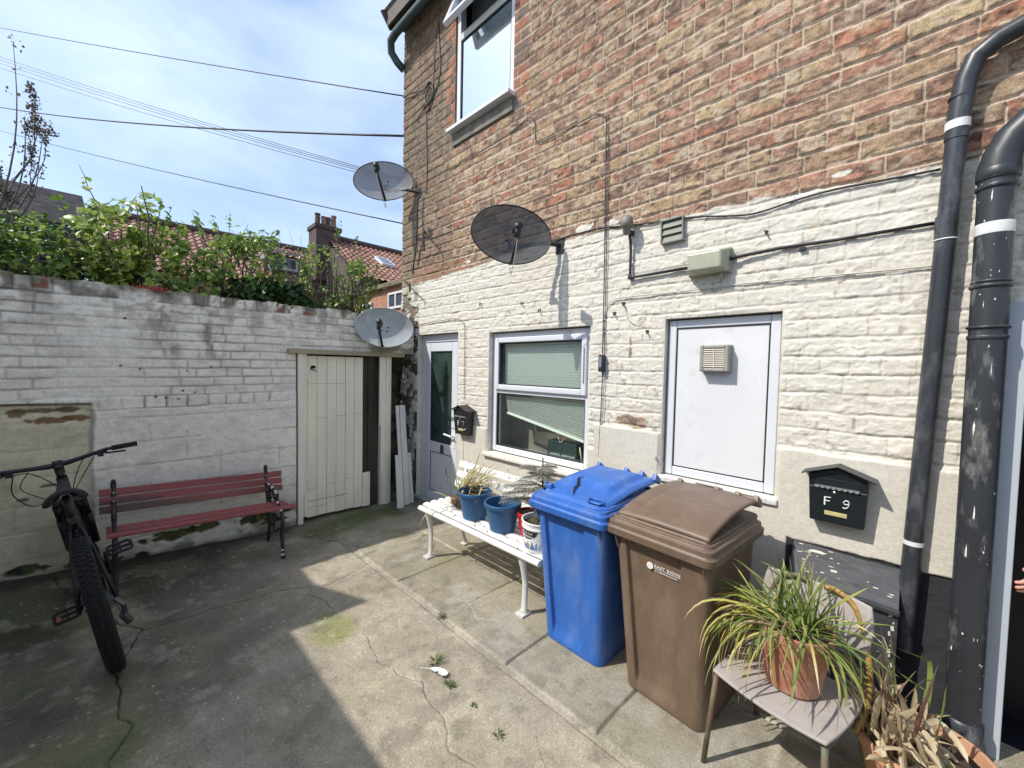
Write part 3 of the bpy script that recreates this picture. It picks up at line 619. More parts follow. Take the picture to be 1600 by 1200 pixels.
def win_lower():
    x0,x1,z0,z1 = -2.945,-1.795,.785,1.935; yf = WY+.045
    t = thing('kitchen_window', 'white framed window with half drawn blinds above the white bench', 'window', (-2.37,WY+.07,.78))
    b = MB(); frame_bars(b,x0,x1,z0,z1,yf,yf+.07,.055); b.box(x0+.055,x1-.055,yf+.001,yf+.07,1.355,1.405); b.build('frame', M_upvc, t, bevel=.006)
    b = MB(); frame_bars(b,x0+.045,x1-.040,1.39,z1-.045,yf-.022,yf+.03,.050); b.build('opening_sash', M_upvc, t, bevel=.008)
    b = MB(); frame_bars(b,x0+.096,x1-.091,1.441,z1-.096,yf-.008,yf+.03,.008); frame_bars(b,x0+.0555,x1-.0555,z0+.0555,1.3545,yf+.008,yf+.03,.008); b.build('gasket', M_gask, t)
    b = MB(); b.add([(x0+.10,yf+.012,1.445),(x1-.095,yf+.012,1.445),(x1-.095,yf+.012,z1-.10),(x0+.10,yf+.012,z1-.10)],[(0,1,2,3)]); o = b.build('upper_pane', M_glass, t)
    b = MB(); b.add([(x0+.06,yf+.022,z0+.06),(x1-.06,yf+.022,z0+.06),(x1-.06,yf+.022,1.35),(x0+.06,yf+.022,1.35)],[(0,1,2,3)]); o = b.build('lower_pane', M_glass, t)
    b = MB(); b.box(x1-.072,x1-.058,yf-.036,yf-.022,1.50,1.78); b.build('handle_grip', M_upvc, t, bevel=.004)
    # blinds: real slats behind the glass; the bottom rail hangs down to the right
    m = mat('blind_slats', (.82,.88,.82), .55); 
    sl = MB(); yb = yf+.055
    for k in range(17):
        z = 1.83-k*.0235; sl.add([(x0+.11,yb,z),(x1-.10,yb,z),(x1-.10,yb+.010,z-.0215),(x0+.11,yb+.010,z-.0215)],[(0,1,2,3)])
    sl.build('blind', m, t, solid=.0012)
    sl = MB(); n = 17
    for k in range(n):
        f = k/(n-1); zl = 1.325-.19*f if f < 1 else 1.12; zr = 1.325-.31*f; zl = 1.325-.155*f
        xa = x0+.13+.03*f; xb = x1-.07
        sag = .01*math.sin(f*PI)
        sl.add([(xa,yb,zl),(xb,yb,zr),(xb,yb+.012,zr-.019),(xa,yb+.012,zl-.008)],[(0,1,2,3)])
    sl.build('drooping_blind', m, t, solid=.0012)
    b = MB(); b.beam((x0+.16,yb,1.165),(x1-.07,yb,1.003),.016,.016); b.build('blind_rail', m, t)
    b = MB()
    for i in range(9):
        a = i/9*2*PI
        b.tube([(-2.15+.028*math.cos(a),yb+.03,1.03+.07*math.sin(a)),(-2.15+.028*math.cos(a+.6),yb+.03,1.03+.07*math.sin(a+.6))],.004,5)
    b.tube([(-2.45,yb+.05,1.13),(-2.48,yb+.05,1.06),(-2.44,yb+.05,1.0)],.003,5); b.tube([(-1.97,yb+.06,.95),(-1.94,yb+.06,.80)],.007,6)
    b.build('blind_cord', mat('pale_cord',(.6,.58,.52),.7), t, smooth=True)
    b = MB(); xi0,xi1 = x0-.06,x1+.06
    b.box(xi0,xi1,WY+.345,WY+.349,.5,2.2); b.box(xi0,xi0+.01,yf+.08,WY+.345,.5,2.2); b.box(xi1-.01,xi1,yf+.08,WY+.345,.5,2.2); b.box(xi0+.01,xi1-.01,yf+.08,WY+.345,.775,.782)
    b.build('room', M_int, t)
    b = MB(); b.box(x0-.05,x1+.05,WY-.055,yf+.02,.735,.770); b.add([],[]); b.build('sill', mat('painted_stone_sill',(.66,.60,.53),.8,noise=.15,nscale=14,bump=.002,dark=(.35,.28,.22),dscale=10,dpos=(.6,.75)), house, bevel=.008)
    # things on the inner sill
    t2 = thing('shoe_box', 'dark green shoe box with white lettering standing inside the kitchen window', 'box', (-2.10,WY+.2,.782))
    md = mat('dark_card',(.022,.045,.045),.6,noise=.15,nscale=20)
    b = MB(); b.box(-2.30,-1.985,WY+.135,WY+.235,.783,.965); b.build('box_body', md, t2, bevel=.002)
    text_obj('UNDER ARMOUR', .026, (-2.275,WY+.1335,.84), 'lettering', mat('white_print',(.75,.75,.75),.6), t2, xs=1.25)
    b = MB(); b.tube([(-2.298,WY+.1335,.845),(-2.286,WY+.1335,.852),(-2.298,WY+.1335,.859)],.0016,4); b.tube([(-2.278,WY+.1335,.845),(-2.290,WY+.1335,.852),(-2.278,WY+.1335,.859)],.0016,4); 
    b2 = MB()
    rs = random.Random(4)
    b2.ell((-1.88,WY+.22,.84),.07,.05,.06); b2.ell((-2.15,WY+.27,1.0),.17,.03,.07); 
    o = b2.build('cloth_bundle', mat('tan_cloth',(.26,.19,.14),.9,noise=.4,nscale=25), None, smooth=True); tag(o,'brown and cream cloth heaped behind the shoe box in the window','cloth')
def text_obj(s, size, loc, name, m, parent, rot=(PI/2,0,0), xs=1.0, ext=.0008, local=False, shear=0.0, bold=0.0):
    cu = bpy.data.curves.new(name, 'FONT'); cu.body = s; cu.space_character = 1.12; cu.size = size; cu.extrude = ext; cu.offset = bold; cu.shear = shear
    to = bpy.data.objects.new(name+'_tmp', cu); col.objects.link(to)
    dg = bpy.context.evaluated_depsgraph_get(); dg.update()
    me = bpy.data.meshes.new_from_object(to.evaluated_get(dg)); bpy.data.objects.remove(to)
    M = Matrix.Translation(Vector(loc) - (Vector((0,0,0)) if local else origin_of(parent))) @ Euler(rot).to_matrix().to_4x4() @ Matrix.Diagonal((xs,1,1,1))
    me.transform(M); me.materials.clear(); me.materials.append(m); me.name = name
    o = bpy.data.objects.new(name, me); col.objects.link(o); o.parent = parent; return o
win_lower()
def door_left():
    x0,x1,z1 = -4.235,-3.455,1.97; yf = WY+.055
    t = thing('glazed_door', 'white back door with a tall dark obscured glass pane, left of the F7 letterbox', 'door', (-3.85,WY+.07,0))
    b = MB(); b.box(x0,x0+.075,yf,yf+.07,.0,z1); b.box(x1-.06,x1,yf,yf+.07,.0,z1); b.box(x0+.075,x1-.06,yf+.0006,yf+.07,z1-.085,z1); b.build('frame', M_upvc, t, bevel=.006)
    xa,xb,zb,zt = x0+.088,x1-.072,.03,z1-.095
    b = MB(); b.box(xa,xa+.10,yf-.006,yf+.05,zb,zt); b.box(xb-.10,xb,yf-.006,yf+.05,zb,zt); b.box(xa+.10,xb-.10,yf-.0054,yf+.05,zt-.10,zt); b.box(xa+.10,xb-.10,yf-.0054,yf+.05,.60,.72); b.box(xa+.10,xb-.10,yf-.0054,yf+.05,zb,zb+.10)
    b.build('leaf_frame', M_upvc, t, bevel=.006)
    b = MB(); b.box(xa+.10,xb-.10,yf+.008,yf+.03,.13,.60); b.build('lower_panel', M_upvc_s, t)
    b = MB(); frame_bars(b,xa+.1005,xb-.1005,.1305,.5995,yf+.000,yf+.02,.006); frame_bars(b,xa+.1005,xb-.1005,.7205,zt-.1005,yf+.000,yf+.02,.008); b.build('gasket', M_gask, t)
    mg = mat('obscured_dark_glass',(.030,.050,.042),.22,noise=.5,nscale=5,bump=.002,bscale=55,spec=.55,dark=(.10,.13,.11),dscale=3.5,dpos=(.6,.75))
    b = MB(); b.box(xa+.10,xb-.10,yf+.010,yf+.02,.72,zt-.10); b.build('pane', mg, t)
    b = MB(); b.tube([(xb-.04,yf-.006,.83),(xb-.04,yf-.05,.83),(xb-.17,yf-.055,.845)],.011,8); b.box(xb-.058,xb-.022,yf-.012,yf-.006,.70,.88); b.build('handle', mat('satin_handle',(.75,.76,.78),.25,spec=.6), t, smooth=False, bevel=.002)
    b = MB(); b.box(xb-.30,xb-.235,yf-.010,yf-.0062,.605,.70); b.build('number_plate', mat('brown_plate',(.07,.05,.04),.5), t)
    b = MB(); b.box(x0-.0,x1,WY-.03,yf+.07,-.0,.028); b.build('threshold', mat('grey_step',(.35,.35,.34),.7), t, bevel=.005)
    b = MB(); b.ell((xb-.20,yf+.0075,.40),.012,.001,.05); b.ell((xb-.165,yf+.0075,.33),.010,.001,.035); b.build('mud_mark', mat('mud',(.30,.22,.14),.9), t)
door_left()
def panel_window():
    x0,x1,z0,z1 = -1.18,-.535,.905,1.94; yf = WY+.034
    t = thing('panelled_window', 'white framed opening filled with a blank white panel above the brown bin', 'window panel', (-.86,WY+.07,.9))
    b = MB(); frame_bars(b,x0,x1,z0,z1,yf,yf+.07,.052,wb=.058); b.build('frame', M_upvc, t, bevel=.007)
    b = MB(); frame_bars(b,x0+.0525,x1-.0525,z0+.0585,z1-.0525,yf+.003,yf+.03,.007); b.build('gasket', M_gask, t)
    b = MB(); b.box(x0+.06,x1-.06,yf+.007,yf+.02,z0+.065,z1-.06); b.build('panel', M_upvc_s, t)
    b = MB(); b.box(x0-.02,x1+.03,WY-.035,yf+.02,z0-.045,z0-.006); b.build('sill', mat('cracked_white_sill',(.62,.60,.55),.8,noise=.15,nscale=20,bump=.003,dark=(.25,.22,.17),dscale=14,dpos=(.6,.7)), house, bevel=.008)
    # extractor fan grille fixed to the panel
    t = thing('extractor_fan', 'beige square extractor fan grille mounted on the blank white panel', 'extractor fan', (-.86,yf,1.6))
    m = mat('yellowed_plastic',(.30,.29,.25),.5,noise=.12,nscale=12); a,bx,c0,d = -.957,-.782,1.600,1.772; y0 = yf-.062
    b = MB(); b.box(a,bx,yf-.012,yf+.0065,c0,d); b.build('back_plate', m, t, bevel=.006)
    b = MB(); frame_bars(b,a+.004,bx-.004,c0+.004,d-.004,y0,yf-.0125,.022); b.build('housing', m, t, bevel=.007, seg=3)
    b = MB(); b.box(a+.026,bx-.026,y0+.030,y0+.034,c0+.026,d-.026); b.build('dark_core', mat('fan_void',(.03,.022,.018),.9), t)
    for k in range(10):
        z = c0+.032+k*.0117; b = MB(); b.add([(a+.026,y0+.002,z),(bx-.026,y0+.002,z),(bx-.026,y0+.008,z+.0062),(a+.026,y0+.008,z+.0062)],[(0,1,2,3)]); b.build('louvre', mat_pale, t, solid=.0012)
    b = MB(); b.box(-.872,-.867,y0+.0005,y0+.004,c0+.027,d-.027); b.build('centre_bar', mat_pale, t)
mat_pale = mat('pale_plastic',(.62,.57,.47),.5)
panel_window()
def upper_window():
    x0,x1,z0,z1 = -3.565,-2.695,4.11,5.60; yf = WY+.012
    t = thing('upper_window', 'upstairs white window with its top light propped open, reflecting the sky', 'window', (-3.13,WY+.05,4.1))
    b = MB(); frame_bars(b,x0,x1,z0,z1,yf,yf+.07,.058); b.box(x0+.058,x1-.058,yf+.0006,yf+.07,5.02,5.09); b.build('frame', M_upvc, t, bevel=.006)
    b = MB(); frame_bars(b,x0+.0585,x1-.0585,z0+.0585,5.0195,yf+.006,yf+.03,.010); b.build('gasket', M_gask, t)
    b = MB(); b.add([(x0+.068,yf+.018,z0+.068),(x1-.068,yf+.018,z0+.068),(x1-.068,yf+.018,5.01),(x0+.068,yf+.018,5.01)],[(0,1,2,3)]); b.build('lower_pane', M_skyglass, t)
    # top hung sash swung outwards about its head
    M = Matrix.Translation((0,yf,z1-.03)) @ Matrix.Rotation(R(-22),4,'X') @ Matrix.Translation((0,-yf,-(z1-.03)))
    b = MB(); xa,xb,za,zb = x0+.035,x1-.035,5.03,z1-.035
    for q in ((xa,xa+.06,za,zb),(xb-.06,xb,za,zb),(xa+.06,xb-.06,zb-.06,zb),(xa+.06,xb-.06,za,za+.06)): b.box(q[0],q[1],yf-.02,yf+.03,q[2],q[3],M=M)
    sa = b.build('top_sash', M_upvc, t, bevel=.006)
    b = MB(); b.add([M@Vector(p) for p in ((xa+.06,yf+.002,za+.06),(xb-.06,yf+.002,za+.06),(xb-.06,yf+.002,zb-.06),(xa+.06,yf+.002,zb-.06))],[(0,1,2,3)]); b.build('pane', M_skyglass, sa)
    b = MB()
    for k in range(1,3): b.box(xa+.06,xb-.06,yf-.003,yf-.0005,za+.06+k*.125,za+.063+k*.125,M=M)
    for k in range(1,4): b.box(xa+.06+k*.17,xa+.063+k*.17,yf-.003,yf-.0005,za+.06,zb-.06,M=M)
    b.build('lead_strip', mat('lead',(.35,.36,.38),.5), sa)
    b = MB(); b.box(x0-.035,x1+.035,WY-.10,yf+.01,4.065,4.10); b.build('sill', M_upvc, t, bevel=.004)
    b = MB(); b.box(x0-.02,x1+.02,WY-.03,WY-.008,3.94,4.06); b.build('sub_sill', mat('dirty_render',(.17,.155,.13),.9,noise=.4,nscale=12,bump=.003), house, bevel=.005)
    b = MB(); b.box(x0,x1,WY+.20,WY+.205,4.1,5.6); b.build('blind', mat('inside_white',(.25,.27,.28),.8), t)
upper_window()
def right_door():
    t = thing('side_doorway', 'dark open doorway with a pale frame at the right edge of the yard', 'doorway', (.75,WY,0))
    mf = mat('pale_blue_grey_frame',(.42,.46,.50),.5,noise=.05,nscale=6,dark=(.33,.35,.37),dscale=6,dpos=(.6,.8))
    b = MB(); b.box(.268,.325,WY-.045,WY+.10,0,1.915); b.build('jamb', mf, t, bevel=.004)
    b = MB(); b.box(1.26,1.31,WY-.045,WY+.10,0,1.915); b.build('jamb', mf, t, bevel=.004)
    b = MB(); b.box(.325,1.26,WY-.044,WY+.10,1.86,1.915); b.build('head', mf, t, bevel=.004)
    b = MB(); b.box(.262,1.32,WY+.101,WY+.345,.0,.004); b.box(.33,.334,WY+.10,WY+.345,0,1.93); b.box(1.25,1.254,WY+.10,WY+.345,0,1.93); b.box(.33,1.25,WY+.34,WY+.348,0,1.93); b.box(.325,1.26,WY+.10,WY+.34,1.925,1.93)
    b.build('dark_interior', mat('near_black',(.012,.012,.018),.5), t)
right_door()
# ------------------------------------------------------------------ pipes
M_pipe = mat('black_painted_pipe', (.028,.031,.036), .42, noise=.25, nscale=9, bump=.0010, bscale=30, dark=(.22,.22,.21), dscale=11, dpos=(.54,.70), stretch=(1,1,.35), spec=.5)
M_pipe2 = mat('dark_plastic_pipe', (.030,.034,.040), .38, noise=.2, nscale=8, bump=.0006, bscale=30, dark=(.12,.125,.13), dscale=9, dpos=(.50,.70), stretch=(1,1,.4))
M_wht = mat('white_paint_ring', (.66,.66,.64), .7, noise=.1, nscale=30)
def lerp3(a,b,t): return tuple(a[i]+(b[i]-a[i])*t for i in range(3))
def pipes():
    t = thing('soil_pipe', 'thick black soil pipe splashed with white paint beside the doorway', 'pipe', (.21,2.545,0))
    X,Yc,r = .21,2.545,.054
    b = MB(); b.tube([(X,Yc,.10),(X+.001,Yc,1.0),(X-.001,Yc,2.45)],r,28,cap=False); b.mark()
    splashes(b,X,Yc,r); b.build('pipe', [M_pipe, M_wht], t, smooth=True)
    b = MB(); b.tube([(X,Yc,2.40),(X,Yc,2.45),(X+.008,Yc,2.50),(X+.035,Yc,2.56),(X+.085,Yc,2.615),(X+.16,Yc,2.655),(X+.30,Yc,2.70),(X+.5,Yc,2.76),(X+.9,Yc,2.86)],[.060,.060]+[.0555]*7,28,cap=False); b.build('bend', M_pipe, t, smooth=True)
    for z,h,rr in ((2.36,.02,.061),(2.40,.045,.0615),(1.965,.016,.0605),(1.985,.012,.058),(1.80,.012,.062),(1.755,.02,.058)):
        b = MB(); b.lathe([(r-.004,0),(rr-.003,0),(rr,.004),(rr,h-.004),(rr-.003,h),(r-.004,h)],(X,Yc,z),28); b.build('collar', M_pipe, t, smooth=True)
    b = MB(); b.lathe([(r+.0006,0),(r+.0012,.003),(r+.0012,.042),(r+.0006,.045)],(X,Yc,2.18),28); b.build('white_band', M_wht, t, smooth=True)
    b = MB(); b.lathe([(r-.005,0),(.078,0),(.080,.02),(.072,.06),(.064,.11),(.064,.16),(r-.004,.17)],(X,Yc,-.005),28); b.build('foot_socket', M_pipe, t, smooth=True)
    return t
def splashes(b,X,Yc,r):
    rs = random.Random(8)
    for k in range(46):
        a = R(rs.uniform(170,330)); z = rs.choice([rs.uniform(.15,.95),rs.uniform(1.85,2.35),rs.uniform(.2,2.4)]); h = rs.uniform(.0015,.008)*(4.5 if rs.random()<.2 else 1); wd = rs.uniform(.015,.07)
        rr = r+.0016; pts = []
        n = 11
        for i in range(n):
            q = 2*PI*i/n; k2 = rs.uniform(.35,1.25); pts.append((X+rr*math.cos(a+wd*k2*math.cos(q)),Yc+rr*math.sin(a+wd*k2*math.cos(q)),z+h*k2*math.sin(q)))
        b.add(pts,[tuple(range(n))])
def pipes2():
    t = thing('drain_pipe', 'slim dark downpipe with white bands running down to the black plinth', 'pipe', (.07,2.58,0))
    b = MB(); T = (.092,2.585,2.70); Bm = (.02,2.60,.33)
    b.tube([lerp3(T,Bm,k/10) for k in range(11)],.0345,24,cap=False); b.build('pipe', M_pipe2, t, smooth=True)
    b = MB(); b.tube([(.089,2.585,2.62),(.094,2.585,2.74),(.105,2.585,2.86),(.130,2.585,2.94),(.19,2.585,2.985),(.30,2.585,3.02),(.8,2.585,3.17)],[.037,.0375,.0365,.0365,.0365,.0365,.0365],24,cap=False); b.build('bend', M_pipe2, t, smooth=True)
    def ring(z0,h,rr,m,nm):
        f = (T[2]-z0)/(T[2]-Bm[2]); c0 = lerp3(T,Bm,f); b = MB(); b.lathe([(.030,0),(rr,0),(rr,h),(.030,h)],(c0[0],c0[1],z0),24); b.build(nm, m, t, smooth=False)
    ring(2.66,.035,.0392,M_wht,'white_band'); ring(2.79,.008,.039,M_pipe2,'collar'); ring(2.20,.10,.0375,M_pipe2,'collar'); ring(2.196,.005,.0385,M_wht,'white_band'); ring(.83,.020,.0356,M_wht,'white_band')
    # boxed black plinth under the letterbox
    t = thing('black_plinth', 'black painted masonry plinth with chipped paint below the F9 letterbox', 'plinth', (-.21,2.55,0))
    m = mat('chipped_black_masonry_paint',(.036,.038,.042),.55,noise=.35,nscale=14,bump=.004,bscale=22,dark=(.45,.42,.36),dscale=11,dpos=(.70,.73),stretch=(.5,1,1.6))
    b = MB(); b.hexa([(-.42,2.50,0),(.0,2.50,0),(-.42,2.645,0),(.0,2.645,0),(-.42,2.50,.56),(.0,2.50,.54),(-.42,2.645,.70),(.0,2.645,.69)]); blk = b; 
    b = MB(); b.beam((-.41,2.492,.553),(.005,2.492,.533),.022,.025); b.build('ledge_lip', m, t, bevel=.004)
    rs = random.Random(18); b = blk.mark()
    for k in range(34):
        u = rs.uniform(.02,.95); v = rs.uniform(.05,.95); x = -.42+.42*u; y = 2.50+.145*v; z = (.56-.02*u)+.14*v+.0045; l = rs.uniform(.002,.008)*(3.2 if k in (5,17) else 1)
        n=6; b.add([(x+l*2.1*math.cos(q*2*PI/n)*rs.uniform(.4,1),y+l*.28*math.sin(q*2*PI/n),z+l*.27*math.sin(q*2*PI/n)) for q in range(n)],[tuple(range(n))])
    for k in range(14):
        z = rs.uniform(.20,.52); l = rs.uniform(.003,.012); x = -.025+rs.uniform(-.012,.012); b.add([(x-l*.5,2.4975,z),(x+l*.7,2.4975,z+.004),(x+l*.4,2.4975,z+l*2.4),(x-l*.6,2.4975,z+l*2)],[(0,1,2,3)])
    b.build('block', [m, mat('chip_cream',(.55,.51,.43),.9)], t)
pipes(); pipes2()

# ------------------------------------------------------------------ small fittings on the facade
M_cable = mat('black_cable', (.02,.02,.022), .5); M_cablew = mat('painted_cable', (.50,.47,.42), .7); M_grey = mat('grey_cable', (.10,.095,.095), .6)
def cat_pts(pts, sub=6):
    P = [Vector(p) for p in pts]; out_ = []
    for i in range(len(P)-1):
        p0 = P[max(i-1,0)]; p1 = P[i]; p2 = P[i+1]; p3 = P[min(i+2,len(P)-1)]
        for k in range(sub):
            t = k/sub; out_.append(0.5*((2*p1)+(-p0+p2)*t+(2*p0-5*p1+4*p2-p3)*t*t+(-p0+3*p1-3*p2+p3)*t**3))
    out_.append(P[-1]); return out_
def cable(label, pts, r=.004, m=None, y=WY-.020, clips=None, smooth=True):
    P = [(p[0], p[2] if len(p) > 2 else y, p[1]) for p in pts]
    b = MB(); b.tube(cat_pts(P) if smooth else P, r, 7); o = b.build('cable', m or M_cable, None, smooth=True)
    tag(o, label, 'cable')
    return o
cable('black cable running from the large dish past the sensor to the slim downpipe', [(-2.15,2.655),(-2.02,2.672),(-1.91,2.67),(-1.7,2.665),(-1.47,2.63),(-1.2,2.60),(-1.0,2.575),(-.84,2.54),(-.68,2.515),(-.5,2.535),(-.33,2.545),(-.15,2.535),(.05,2.525)], .0055)
cable('thin painted cable tracked right across the wall above the windows', [(-1.655,2.0),(-1.64,2.075),(-1.58,2.115),(-1.45,2.125),(-1.1,2.12),(-.63,2.12),(-.17,2.105),(.05,2.10)], .0040, M_cablew)
cable('thin brown cable looping over the glazed door and down beside it', [(-4.3,2.075),(-4.14,2.095),(-3.9,2.11),(-3.6,2.115),(-3.44,2.11),(-3.35,2.06),(-3.325,1.97),(-3.32,1.6),(-3.315,1.26)], .0035, mat('brown_cable',(.28,.20,.14),.7))
cable('thin cable running from under the F7 letterbox to the ground', [(-3.31,.93),(-3.315,.7),(-3.33,.35),(-3.33,.06)], .003, M_cablew)
cable('pair of dark cables dropping from the upper wall to the grey junction box', [(-3.66,3.72),(-3.3,3.725),(-3.0,3.73),(-2.72,3.75),(-2.5,3.79),(-2.43,3.77),(-2.40,3.70),(-2.385,3.56),(-2.3,3.52),(-2.1,3.52),(-1.9,3.53),(-1.75,3.52),(-1.69,3.45),(-1.685,3.3),(-1.675,2.8),(-1.665,2.3),(-1.66,1.72)], .0042, mat('brown_black_cable',(.07,.045,.04),.6))
cable('second dark cable beside the pair above the junction box', [(-1.70,3.50),(-1.67,3.42),(-1.66,3.0),(-1.652,2.5),(-1.648,2.1),(-1.645,1.74)], .0035, M_grey)
cable('grey cable below the junction box down to the blue bin', [(-1.655,1.58),(-1.66,1.3),(-1.665,1.1),(-1.67,.95)], .004, M_grey)
cable('pale cable beside the grey one below the junction box', [(-1.64,1.57),(-1.642,1.25),(-1.675,1.15),(-1.655,1.0),(-1.66,.93)], .0028, M_cablew)
cable('cable hanging in a loop from the gutter beside the upper window', [(-3.88,5.42),(-3.86,5.2),(-3.83,4.9),(-3.86,4.75),(-3.95,4.66),(-4.1,4.60),(-4.22,4.55),(-4.3,4.5)], .006)
cable('thin cable hanging inside the loop near the gutter', [(-3.93,5.35),(-3.95,5.0),(-3.97,4.8),(-4.05,4.68),(-4.2,4.62)], .005, M_grey)
cable('coiled end of the overhead wire on the bricks left of the upper window', [(-4.60,4.905,WY-.03),(-4.35,4.85,WY-.04),(-4.15,4.80),(-4.05,4.84),(-3.97,4.78),(-4.0,4.64),(-4.08,4.60),(-4.12,4.70),(-4.02,4.78),(-3.96,4.68),(-4.03,4.56),(-4.10,4.5)], .007)
cable('dark cable dropping straight down the bricks by the top left dish', [(-4.10,4.5),(-4.09,4.2),(-4.07,3.9),(-4.08,3.6)], .006, M_grey)
cable('cable trailing down from the top left dish mount', [(-4.26,3.62),(-4.27,3.3),(-4.29,3.0),(-4.33,2.85),(-4.36,2.72)], .007)
cable('cable curling down the corner bricks to the iron bracket', [(-4.14,3.58),(-4.15,3.3),(-4.13,3.1),(-4.20,2.95),(-4.24,2.80)], .005)
cable('curl of loose pale wire near the top of the painted wall pier', [(-1.50,2.07),(-1.48,2.03),(-1.46,1.97),(-1.40,1.93),(-1.35,1.95),(-1.33,2.03)], .0022, M_cablew)
def conduit():
    t = thing('light_sensor', 'grey dusk sensor on top of a black conduit beside the vent grille', 'sensor', (-1.45,WY-.07,2.25))
    y = WY-.03; b = MB()
    b.tube([(-1.452,y-.02,2.56),(-1.450,y-.004,2.50),(-1.448,y,2.44),(-1.448,y,2.28),(-1.446,y,2.262),(-1.43,y,2.258),(-1.03,y,2.262)],.0095,12); b.build('conduit', M_cable, t, smooth=True)
    mg = mat('grey_sensor',(.20,.19,.15),.6,noise=.15,nscale=20)
    b = MB(); b.lathe([(0,.075),(.028,.072),(.040,.055),(.043,.03),(.043,0),(.036,-.004),(.026,-.006),(.024,-.05),(.015,-.055),(0,-.055)],(-1.455,WY-.085,2.60),24); b.build('sensor_head', mg, t, smooth=True)
    b = MB(); b.box(-1.462,-1.438,WY-.07,WY-.002,2.555,2.585); b.build('bracket', M_cable, t, bevel=.002)
    b = MB(); b.box(-1.462,-1.434,y-.012,y+.016,2.245,2.276); b.build('elbow', M_cable, t, bevel=.005)
    t = thing('bulkhead_light', 'yellowed rectangular bulkhead lamp on the painted wall above the blank panel', 'lamp', (-.9,WY-.05,2.2))
    ml = mat('aged_lens',(.36,.37,.27),.35,noise=.12,nscale=10,spec=.5,dark=(.20,.21,.13),dscale=9,dpos=(.55,.8)); mb = mat('lamp_base',(.27,.28,.20),.6,noise=.2,nscale=12)
    a,bx,c0,d = -1.035,-.79,2.195,2.345
    b = MB(); b.box(a,bx,WY-.045,WY-.004,c0,d); b.build('base', mb, t, bevel=.008)
    b = MB(); yf = WY-.115; e = .022
    b.hexa([(a+e,yf,c0+e),(bx-e*1.6,yf,c0+e),(a+.002,WY-.046,c0+.002),(bx-.002,WY-.046,c0+.002),(a+e*.6,yf,d-e),(bx-e*1.6,yf,d-e),(a+.002,WY-.046,d-.002),(bx-.002,WY-.046,d-.002)])
    b.build('diffuser', ml, t, bevel=.012, seg=3)
    b = MB(); b.box(-.845,-.828,WY-.06,WY-.045,c0-.035,c0); b.build('drip_hook', mb, t, bevel=.002)
    b = MB(); b.tube([(bx-.01,WY-.04,2.275),(-.74,WY-.035,2.282),(-.55,WY-.028,2.292),(-.3,WY-.022,2.287),(.05,WY-.022,2.290)],[.012,.010,.009,.008,.008],10); b.build('conduit', M_cable, t, smooth=True)
    b = MB(); b.box(-.46,-.43,WY-.034,WY-.012,2.262,2.276); b.build('conduit_clip', M_cable, t)
conduit()
def vent():
    t = thing('louvre_vent', 'grey vent cover with three louvre flaps at the top edge of the white paint', 'vent', (-1.15,WY,2.44))
    m = mat('grey_vent',(.20,.20,.165),.6,noise=.12,nscale=15); a,bx,c0,d = -1.228,-1.078,2.442,2.598
    M = Matrix.Translation((a,0,c0)) @ Matrix.Rotation(R(-1.5),4,'Y') @ Matrix.Translation((-a,0,-c0))
    b = MB(); w_ = .009
    for q in ((a,a+w_,c0,d),(bx-w_,bx,c0,d),(a+w_,bx-w_,c0,c0+w_),(a+w_,bx-w_,d-w_,d)): b.box(q[0],q[1],WY-.042,WY-.004,q[2],q[3],M=M)
    b.build('frame', m, t, bevel=.002)
    for k in range(3):
        z = c0+.010+k*.0455; b = MB(); b.hexa([M@Vector(p) for p in [(a+.011,WY-.038,z),(bx-.011,WY-.038,z),(a+.011,WY-.01,z),(bx-.011,WY-.01,z),(a+.011,WY-.022,z+.0435),(bx-.011,WY-.022,z+.0435),(a+.011,WY-.01,z+.0435),(bx-.011,WY-.01,z+.0435)]]); b.build('flap', m, t, bevel=.002)
vent()
def jbox():
    t = thing('junction_box', 'small black cable joint box with a silver face between window and panel', 'junction box', (-1.655,WY-.03,1.58))
    b = MB(); b.box(-1.675,-1.635,WY-.055,WY-.012,1.585,1.715); b.build('case', mat('black_box',(.02,.022,.025),.4), t, bevel=.005)
    b = MB(); b.box(-1.667,-1.643,WY-.059,WY-.0555,1.62,1.70); b.build('face', mat('silver_face',(.20,.23,.26),.3), t, bevel=.001)
jbox()
# hooks and plugs in the painted wall
rs_ = random.Random(12)
for i,(x,z,lab) in enumerate(((-3.08,2.235,'small rusty hook in the painted wall right of the glazed door'),(-2.51,2.185,'dark screw hook above the left half of the kitchen window'),(-2.30,2.105,'bent screw hook above the middle of the kitchen window'),(-1.57,2.02,'screw hook just right of the cable above the junction box'),(-1.50,2.085,'rusty nail under the painted cable near the light conduit'),(-1.31,1.875,'grey tap-like hook near the top left corner of the blank panel'),(-.62,2.40,'nail with a short shadow to the right of the bulkhead lamp'),(-1.215,1.02,'pale metal hook on the plaster behind the blue bin'))):
    b = MB(); b.tube([(x,WY-.004,z),(x-.004,WY-.03,z+.002),(x+.002,WY-.038,z-.010),(x+.008,WY-.030,z-.022)],.005,7); b.ell((x,WY-.008,z),.010,.006,.010,8,6)
    o = b.build('wall_hook', M_rust if i != 7 else M_cablew, None, smooth=True); tag(o, lab, 'hook', 'hooks left in the painted wall')
def iron(label, pts, r=.011):
    b = MB(); b.tube(pts, r, 8, flat=.5); o = b.build('iron_bracket', M_rust, None, smooth=False); tag(o, label, 'bracket', 'rusty iron line brackets')
iron('rusty iron bracket standing out of the bare bricks below the top left dish', [(-4.08,WY-.01,3.13),(-3.92,WY-.16,3.12),(-3.85,WY-.20,3.06),(-3.85,WY-.185,2.86)])
